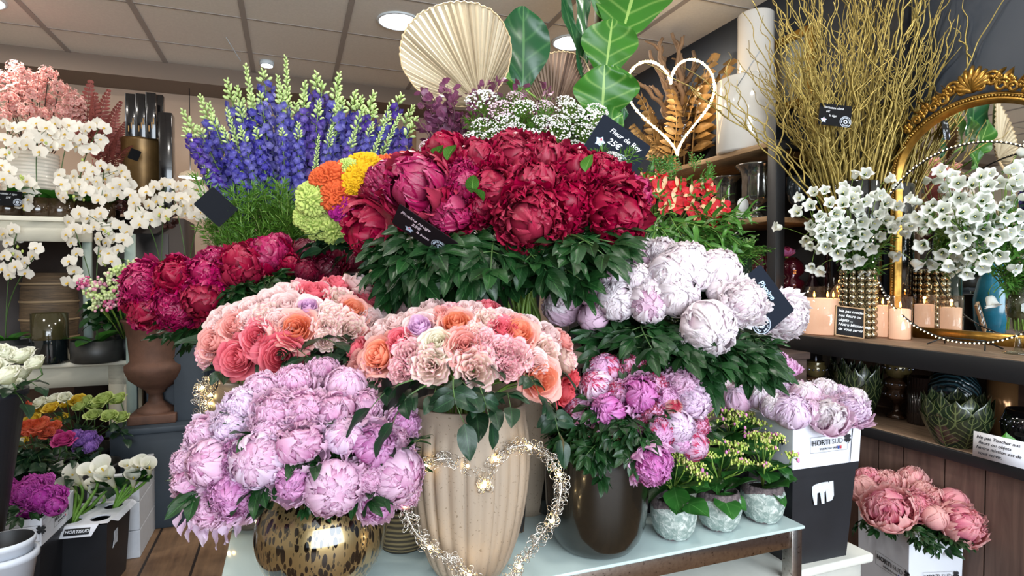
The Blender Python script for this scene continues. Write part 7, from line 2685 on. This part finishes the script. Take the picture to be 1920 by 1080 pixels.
for i in range(12):
    a = rg.uniform(0, 6.28)
    add_spray(t, (-.03, -.1, .16 + rg.random() * .12), (cos(a), sin(a) - .4, rg.uniform(.2, .8)), rg.uniform(.10, .14), 'round', rg)

# cast-iron urn on its plinth
RUST = mat('rusty_iron', '#5c3f31', .7, .1, vary=.35, scale=11, bump=.3)
p = on(289, 3.0, 0)
t = thing('rusty_urn', 'tall rusty brown cast-iron garden urn below the crimson peonies', 'urn', (p.x, p.y, .505))
MB().box((-.105, -.105, 0), (.105, .105, .045)).build('square_foot', RUST, t, rot=(0, 0, YAW), bevel=.004)
def gad(a, k, r, z):
    m = 1 if .19 < z < .30 else 0
    return r * (1 + .02 * m * abs(sin(a * 16))), z
MB().lathe([(.085, .045), (.085, .06), (.06, .075), (.035, .10), (.032, .135), (.045, .145), (.045, .155), (.075, .175), (.118, .215), (.135, .26), (.135, .285), (.118, .298), (.112, .31), (.122, .42), (.138, .50), (.150, .51), (.150, .52), (.13, .52), (.11, .35), (0, .2)], 72, fn=gad).build('body', RUST, t)
t = thing('plinth', 'square blue-grey plinth carrying the rusty urn', 'plinth', (p.x, p.y, 0), YAW)
SLB = mat('slate_blue_paint', '#2c3640', .6, vary=.15, scale=6)
MB().box((-.165, -.165, 0), (.165, .165, .475)).build('body', SLB, t, bevel=.004)
MB().box((-.178, -.178, .475), (.178, .178, .505)).build('cap', SLB, t, bevel=.004)
t = RB('dark_blue_crate', 'dark blue plastic crate standing behind the plinth by the partition', 'crate', 3.72, -.30)
hollow(MB(), -.25, .25, -.17, .17, 0, .62, .01, .97).build('body', mat('navy_plastic', '#1c2c40', .5), t, smooth=False)

# ------------------------------------------------------------------ floor: buckets and cartons
def cutflower(name, label, cat, p, n, style, mats, rad, mouth, group, rg, leaves=1, lk='rose', stem=.0025):
    base = p - n * rad * .7
    t = thing(name, label, cat, base, group=group)
    mo, mi = kind_mesh(style, rg.randrange(4))
    q = frame_from(n, rg.random() * 6)
    put('outer_petals', mo, mats[0], t, quat=q, scale=rad)
    put('inner_petals', mi, mats[-1], t, quat=q, scale=rad)
    m = mouth + Vector((rg.uniform(-.05, .05), rg.uniform(-.05, .05), 0)) - base
    pts = bez((0, 0, 0), -n * m.length * .4, m + Vector((0, 0, m.length * .3)), m, 7) + [m - Vector((0, 0, .08))]
    MB().tube(pts, stem, 4).build('stem', DSTEM, t)
    for i in range(leaves):
        add_spray(t, pts[rg.randrange(1, 6)], (rg.uniform(-1, 1), -.7, rg.uniform(-.5, .4)), rg.uniform(.09, .14), lk, rg)
    return t


def bunch(items, d, mouth, group, where, rg, mats, leaves=1, name='rose', cat='rose', lk='rose', tilt=.5):
    seq = {}
    for px, py, r, st, key in items:
        seq.setdefault(key, []).append((px, py, r, st))
    for key, L in seq.items():
        L.sort()
        for i, (px, py, r, st) in enumerate(L):
            p = P(px, py, d + rg.uniform(-.07, .07))
            n = Vector((rg.uniform(-.4, .4), -tilt - .2 * rg.random(), 1)).normalized()
            cutflower(name, f"{key}, {ordinal(i, len(L))} {where}", cat, p, n, st, mats[key], r * d / F, mouth, group, rg, leaves, lk)


BK = mat('black_plastic', '#1a1a1c', .5)
def bucket(label, x, y, z, r0, r1, h, m=BK, name='flower_bucket'):
    t = thing(name, label, 'bucket', (x, y, z))
    MB().lathe([(0, 0), (r0, 0), (r1, h - .02), (r1 + .006, h - .018), (r1 + .006, h), (r1 - .004, h), (r0 - .004, .01), (0, .01)], 44).build('body', m, t)
    return t


rg = random.Random(71)
WHR = petal_mat('ivory_rose', [(0, '#d8dcae'), (.5, '#eceed6'), (1, '#f2f2e4')])
YEL = petal_mat('yellow_rose', [(0, '#c89a10'), (.5, '#dfb92a'), (1, '#e4c84a')])
GRN = petal_mat('lime_rose', [(0, '#8fae44'), (.5, '#b4c86c'), (1, '#c4d488')])
ORA = petal_mat('orange_rose', [(0, '#c8502a'), (.6, '#de8058'), (1, '#c24a34')], edge=True)
MAG = petal_mat('magenta_rose', [(0, '#8c1456'), (.5, '#b02a72'), (1, '#bc3c82')])
PVI = petal_mat('violet_stock', [(0, '#7a4aa8'), (.5, '#9668c2'), (1, '#a880cc')])
FUC = petal_mat('fuchsia_peony', [(0, '#a01a8a'), (.5, '#c23aae'), (1, '#cc5cbc')])
# ivory roses in the dark bucket at the edge
p = on(-50, 1.80, 0)
crate = thing('dark_crate', 'dark crate standing on the floor under the ivory roses bucket', 'crate', (p.x, p.y, 0), YAW)
MB().box((-.055, -.055, 0), (.055, .055, .40)).build('body', DARKW, crate, bevel=.004)
bucket('tall dark bucket of ivory roses at the left edge', p.x, p.y, .40, .055, .122, .49, mat('slate_bucket', '#22252c', .5))
bunch([(10, 665, 22, 'rose', 'ivory rose'), (40, 668, 24, 'rose', 'ivory rose'), (66, 680, 20, 'rose', 'ivory rose'), (12, 705, 26, 'rose', 'ivory rose'), (40, 700, 20, 'rose', 'ivory rose'), (15, 725, 20, 'rose', 'ivory rose'), (-20, 690, 26, 'rose', 'ivory rose'), (-10, 660, 22, 'rose', 'ivory rose')], 1.80, Vector((p.x, p.y, .86)), 'ivory roses', 'at the left picture edge', rg, {'ivory rose': (WHR, WHR)}, 1)
# yellow and lime bunch
p = on(135, 2.78, 0)
bucket('black bucket of yellow and lime roses below the white console', p.x, p.y, 0, .12, .15, .42)
yk, gk, wk = 'yellow rose', 'lime green rose', 'white rose in the yellow bunch'
bunch([(45, 762, 13, 'rose', 'orange-red rose tip'), (78, 768, 14, 'rose', yk), (60, 785, 13, 'rose', yk), (95, 765, 14, 'rose', yk), (128, 755, 14, 'rose', yk), (147, 750, 14, 'rose', yk), (115, 785, 13, 'rose', yk), (40, 795, 13, 'rose', yk), (75, 755, 15, 'rose', wk), (100, 748, 14, 'rose', wk), (122, 745, 12, 'rose', wk),
       (160, 752, 14, 'rose', gk), (178, 758, 16, 'rose', gk), (195, 748, 17, 'rose', gk), (222, 748, 15, 'rose', gk), (175, 778, 14, 'rose', gk), (205, 780, 14, 'rose', gk), (228, 782, 14, 'rose', gk), (150, 762, 14, 'rose', gk)], 2.75, Vector((p.x, p.y, .38)), 'yellow and lime roses', 'below the white console', rg, {yk: (YEL, YEL), gk: (GRN, GRN), wk: (WHR, WHR), 'orange-red rose tip': (ORA, ORA)}, 1)
# orange, magenta, violet bunch
p = on(80, 2.45, 0)
bucket('black bucket of orange and magenta roses behind the left carton', p.x, p.y, 0, .12, .15, .40)
ok, mk, vk = 'orange rose with red edges', 'magenta rose by the orange ones', 'pale yellow rose below the orange ones'
bunch([(30, 815, 13, 'rose', ok), (52, 800, 17, 'rose', ok), (75, 798, 20, 'rose', ok), (98, 803, 17, 'rose', ok), (62, 812, 14, 'rose', ok), (88, 812, 14, 'rose', ok), (15, 830, 17, 'rose', mk), (120, 825, 19, 'rose', mk), (105, 815, 12, 'rose', mk), (40, 830, 13, 'rose', vk)], 2.42, Vector((p.x, p.y, .36)), 'orange and magenta roses', 'behind the carton', rg, {ok: (ORA, ORA), mk: (MAG, MAG), vk: (YEL, WHR)}, 3)
p = on(165, 2.62, 0)
bucket('black bucket of violet stocks beside the orange roses', p.x, p.y, 0, .09, .11, .40)
bunch([(140, 818, 13, 'open', 'violet stock head'), (152, 825, 14, 'open', 'violet stock head'), (165, 820, 14, 'open', 'violet stock head'), (178, 828, 12, 'open', 'violet stock head'), (150, 840, 12, 'open', 'violet stock head'), (170, 838, 12, 'open', 'violet stock head')], 2.60, Vector((p.x, p.y, .36)), 'violet stocks', 'beside the magenta roses', rg, {'violet stock head': (PVI, PVI)}, 2, 'stock', 'flower')
for i in range(26):
    tgt = [o for o in bpy.data.objects if o.get('group') == 'orange and magenta roses'][rg.randrange(10)]
    q = P(rg.uniform(10, 120), rg.uniform(840, 920), 2.38) - tgt.location
    add_spray(tgt, q, (rg.uniform(-.7, .7), -.5, rg.uniform(-.4, .5)), rg.uniform(.11, .16), 'rose', rg)

# left carton with fuchsia peonies
LC = carton('white printed carton of fuchsia peonies at the left edge', (-1.642, 2.03), radians(18), .30, .28, 0, .30, .40, [('front', .70, .17), ('right', .55, .12)], mirror=True, fold=False)
fk = 'fuchsia peony'
bunch([(8, 915, 20, 'open', fk), (30, 940, 26, 'open', fk), (58, 912, 22, 'open', fk), (80, 908, 20, 'open', fk), (45, 925, 22, 'open', fk), (75, 935, 24, 'open', fk), (100, 932, 22, 'open', fk), (105, 950, 18, 'cup', fk), (60, 955, 20, 'cup', fk), (8, 945, 20, 'open', 'pinker ' + fk), (-15, 930, 24, 'open', 'pinker ' + fk)], 2.10, LC.matrix_basis @ Vector((-.12, .12, .30)), 'fuchsia peonies', 'in the left carton', rg, {fk: (FUC, FUC), 'pinker ' + fk: (FUC, LAV)}, 1, 'peony', 'peony', 'peony', .8)

# calla bucket: black bucket, white tray lid with round holes
t = thing('calla_bucket', 'black bucket with a white punched tray holding white callas', 'flower box', (-1.565, 2.25, -.063), radians(14))
hollow(MB(), -.19, -.004, .004, .24, .063, .345, .004, .84).build('bucket', BUCK, t, smooth=False)
mb = MB()
# tray top with three holes: built as a ring grid
W_, D_ = .196, .25
cs = [(-.15, .07), (-.05, .07), (-.15, .18), (-.05, .18)]
cell = ((-.196, -.098), (-.098, 0)), ((0, .125), (.125, .25))
for (xa, xb) in ((-.196, -.098), (-.098, 0)):
    for (ya, yb) in ((0, .125), (.125, .25)):
        cx, cy, n_ = (xa + xb) / 2, (ya + yb) / 2, 24
        vs = []
        for i in range(n_):
            a = 2 * pi * i / n_ + pi / 4
            ca, sa = cos(a), sin(a)
            k = 1 / max(abs(ca), abs(sa))
            vs.append((cx + ca * k * (xb - xa) / 2, cy + sa * k * (yb - ya) / 2, .352))
            vs.append((cx + .034 * ca, cy + .034 * sa, .352))
            vs.append((cx + .034 * ca, cy + .034 * sa, .346))
        mb.add(vs, [(3 * i, 3 * ((i + 1) % n_), 3 * ((i + 1) % n_) + 1, 3 * i + 1) for i in range(n_)] + [(3 * i + 1, 3 * ((i + 1) % n_) + 1, 3 * ((i + 1) % n_) + 2, 3 * i + 2) for i in range(n_)])
mb.add([(-.196, 0, .352), (-.03, 0, .352), (-.045, -.030, .318), (-.196, -.030, .318)], [(3, 2, 1, 0)])
mb.add([(0, .03, .352), (0, .25, .352), (.018, .25, .338), (.018, .05, .338)], [(3, 2, 1, 0)])
mb.build('punched_tray', CARD_W, t, smooth=False)
M = Matrix.Translation((-.085, -.0165, .3345)) @ Matrix.Rotation(radians(48), 4, 'X')
MB().box((-.055, -.013, 0), (.03, .013, .001), M).build('black_label', INK, t)
mb = MB()
text_into(mb, 'HORTISUD', .0165, M @ Tr(-.052, 0, .0015), align='LEFT', bold=.0003)
clover_into(mb, .009, M @ Tr(.038, .002, .0015))
mb.build('printed_name', CARD_W, t, smooth=False)
MB().poly([(x * .05, z * .07) for x, z in ((0, .1), (.5, .25), (.9, .2), (1, 1), (.3, .95), (.25, .6))], .001, Matrix.Translation((-.006, .06, .22)) @ Matrix.Rotation(pi / 2, 4, 'Z')).build('torn_label', mat('torn_paper', '#c4cbd4', .8), t, smooth=False)

CAL = petal_mat('calla_white', [(0, '#b8c070'), (.3, '#e6e6cc'), (1, '#eeece0')], trans=.3)
def calla_mesh():
    mb, sp = MB(), MB()
    def fn(a, b):
        th = a * 2 * pi * 1.04
        lip = (1 + cos(th - pi * .98)) / 2   # long side
        r = .08 + .12 * b + .22 * b ** 3.0 * (.55 + .6 * lip)
        z = b * (1.0 + .22 * lip) - .10 * b ** 6 * (1 - lip) - .10 * b ** 8 * lip * 1.2
        return Vector((r * cos(th) - .10 * b * b * 0, r * sin(th), z))
    mb.grid(fn, 28, 14)
    sp.lathe([(.0, .1), (.035, .15), (.035, .75), (.0, .80)], 10)
    return mb.mesh('spathe'), sp.mesh('spadix')


CA = calla_mesh()
cp = sorted([(130, 875, 1.0), (110, 905, 1.2), (150, 890, 1.1), (165, 900, .9), (180, 880, 1.0), (205, 880, 1.3), (185, 905, 1.0), (195, 915, 1.0), (215, 895, 1.2), (240, 870, .9), (258, 868, .9), (250, 895, 1.0), (272, 862, 1.0), (280, 872, 1.0), (140, 905, 1.0)])
for i, (px, py, s) in enumerate(cp):
    d = 2.40 + rg.uniform(-.04, .06)
    L = .078 * s
    p = P(px, py + 18, d)
    n = Vector(((px - 190) * .006 + rg.uniform(-.2, .2), -.6 + rg.uniform(-.3, .1), 1)).normalized()
    t = thing('calla_lily', f"white calla lily, {ORD[i]} from the left in the calla bucket", 'flower', p, group='white callas')
    q = frame_from(n, rg.uniform(-2, 2))
    put('spathe', CA[0], CAL, t, quat=q, scale=L)
    put('spadix', CA[1], mat('spadix_yellow', '#cfae3c', .7), t, quat=q, scale=L)
    m = R(0, 0, 0)
    hole = Vector((-1.565, 2.25, .24)) + Matrix.Rotation(radians(14), 3, 'Z') @ Vector(((-.147 if px < 215 else -.049), .062 if px < 200 else .18, 0))
    m = hole - p
    MB().tube(bez((0, 0, 0), -n * .08, m + Vector((0, 0, .08)), m, 8), .006, 7).build('stem', mat('calla_stem', '#5f8a34', .45), t)
for i in range(5):
    tgt = [o for o in bpy.data.objects if o.name.startswith('calla_lily')][i * 2]
    mb = MB()
    q = P(200 + i * 14, 935 - i * 8, 2.46) - tgt.location
    leaf(mb, basis(q, (rg.uniform(-.5, .8), -.4, .6)), .16, .055, fold=.2, droop=.6, rg=rg)
    mb.build('leaf', LEAF, tgt)
# stacked white polystyrene box
t = RB('polystyrene_box', 'stacked white polystyrene boxes on the floor behind the callas', 'box', 2.98, -.63)
PSB = mat('polystyrene', '#c9cdd4', .7, vary=.04, scale=40)
for k in range(3):
    hollow(MB(), -.50, 0, 0, .44, k * .126, (k + 1) * .126 - .003, .03, 1.0, k == 0).build('box_layer', PSB, t, smooth=False, bevel=.004)
# water bottle on the floor
WB = NT('bottle_plastic')
WB.set(color='#9fc0dc', rough=.15, alpha=.55)
p = on(330, 3.2, 0)
t = thing('water_bottle', 'clear plastic water bottle with blue cap behind the polystyrene box', 'bottle', p)
MB().lathe([(0, 0), (.045, 0), (.048, .02), (.044, .08), (.048, .12), (.044, .17), (.048, .22), (.03, .27), (.014, .30), (.014, .315), (0, .315)], 28).build('body', WB.m, t)
MB().lathe([(.016, .31), (.016, .33), (0, .33)], 20).build('cap', mat('cap_blue', '#1e4fae', .4), t)
# nested white pots at the front left
p = on(-2, 1.62, 0)
t = thing('black_stand', 'black stand under the nested white pots at the lower left', 'stand', (p.x, p.y, 0), YAW)
MB().box((-.06, -.06, 0), (.06, .06, .37)).build('body', BK, t, bevel=.004)
WP = mat('white_pot', '#c4cad4', .5)
bucket('lower white pot of the nested pair at the lower left', p.x + .004, p.y, .37, .055, .069, .105, WP, 'white_pot')
t = thing('white_pot', 'upper white pot with black inside, nested in the other one', 'pot', (p.x, p.y, .40))
MB().lathe([(0, 0), (.052, 0), (.066, .095), (.070, .097), (.070, .112), (.066, .112)], 44).build('body', WP, t)
MB().lathe([(.0655, .112), (.050, .01), (0, .01)], 44).build('black_inside', BK, t)

for px, d, lab in ((300, 3.05, 'slim dark pedestal under the left plant of the big orchid bunch'), (352, 3.0, 'slim dark pedestal under the right plant of the big orchid bunch')):
    p = on(px, d, 0)
    t = thing('pedestal', lab, 'stand', p, YAW)
    MB().box((-.07, -.05 + .05, 0), (.07, .12, 1.11)).build('column', SLB, t, bevel=.003)
    MB().box((-.08, -.08, 1.11), (.08, .13, 1.14)).build('top', SLB, t, bevel=.003)
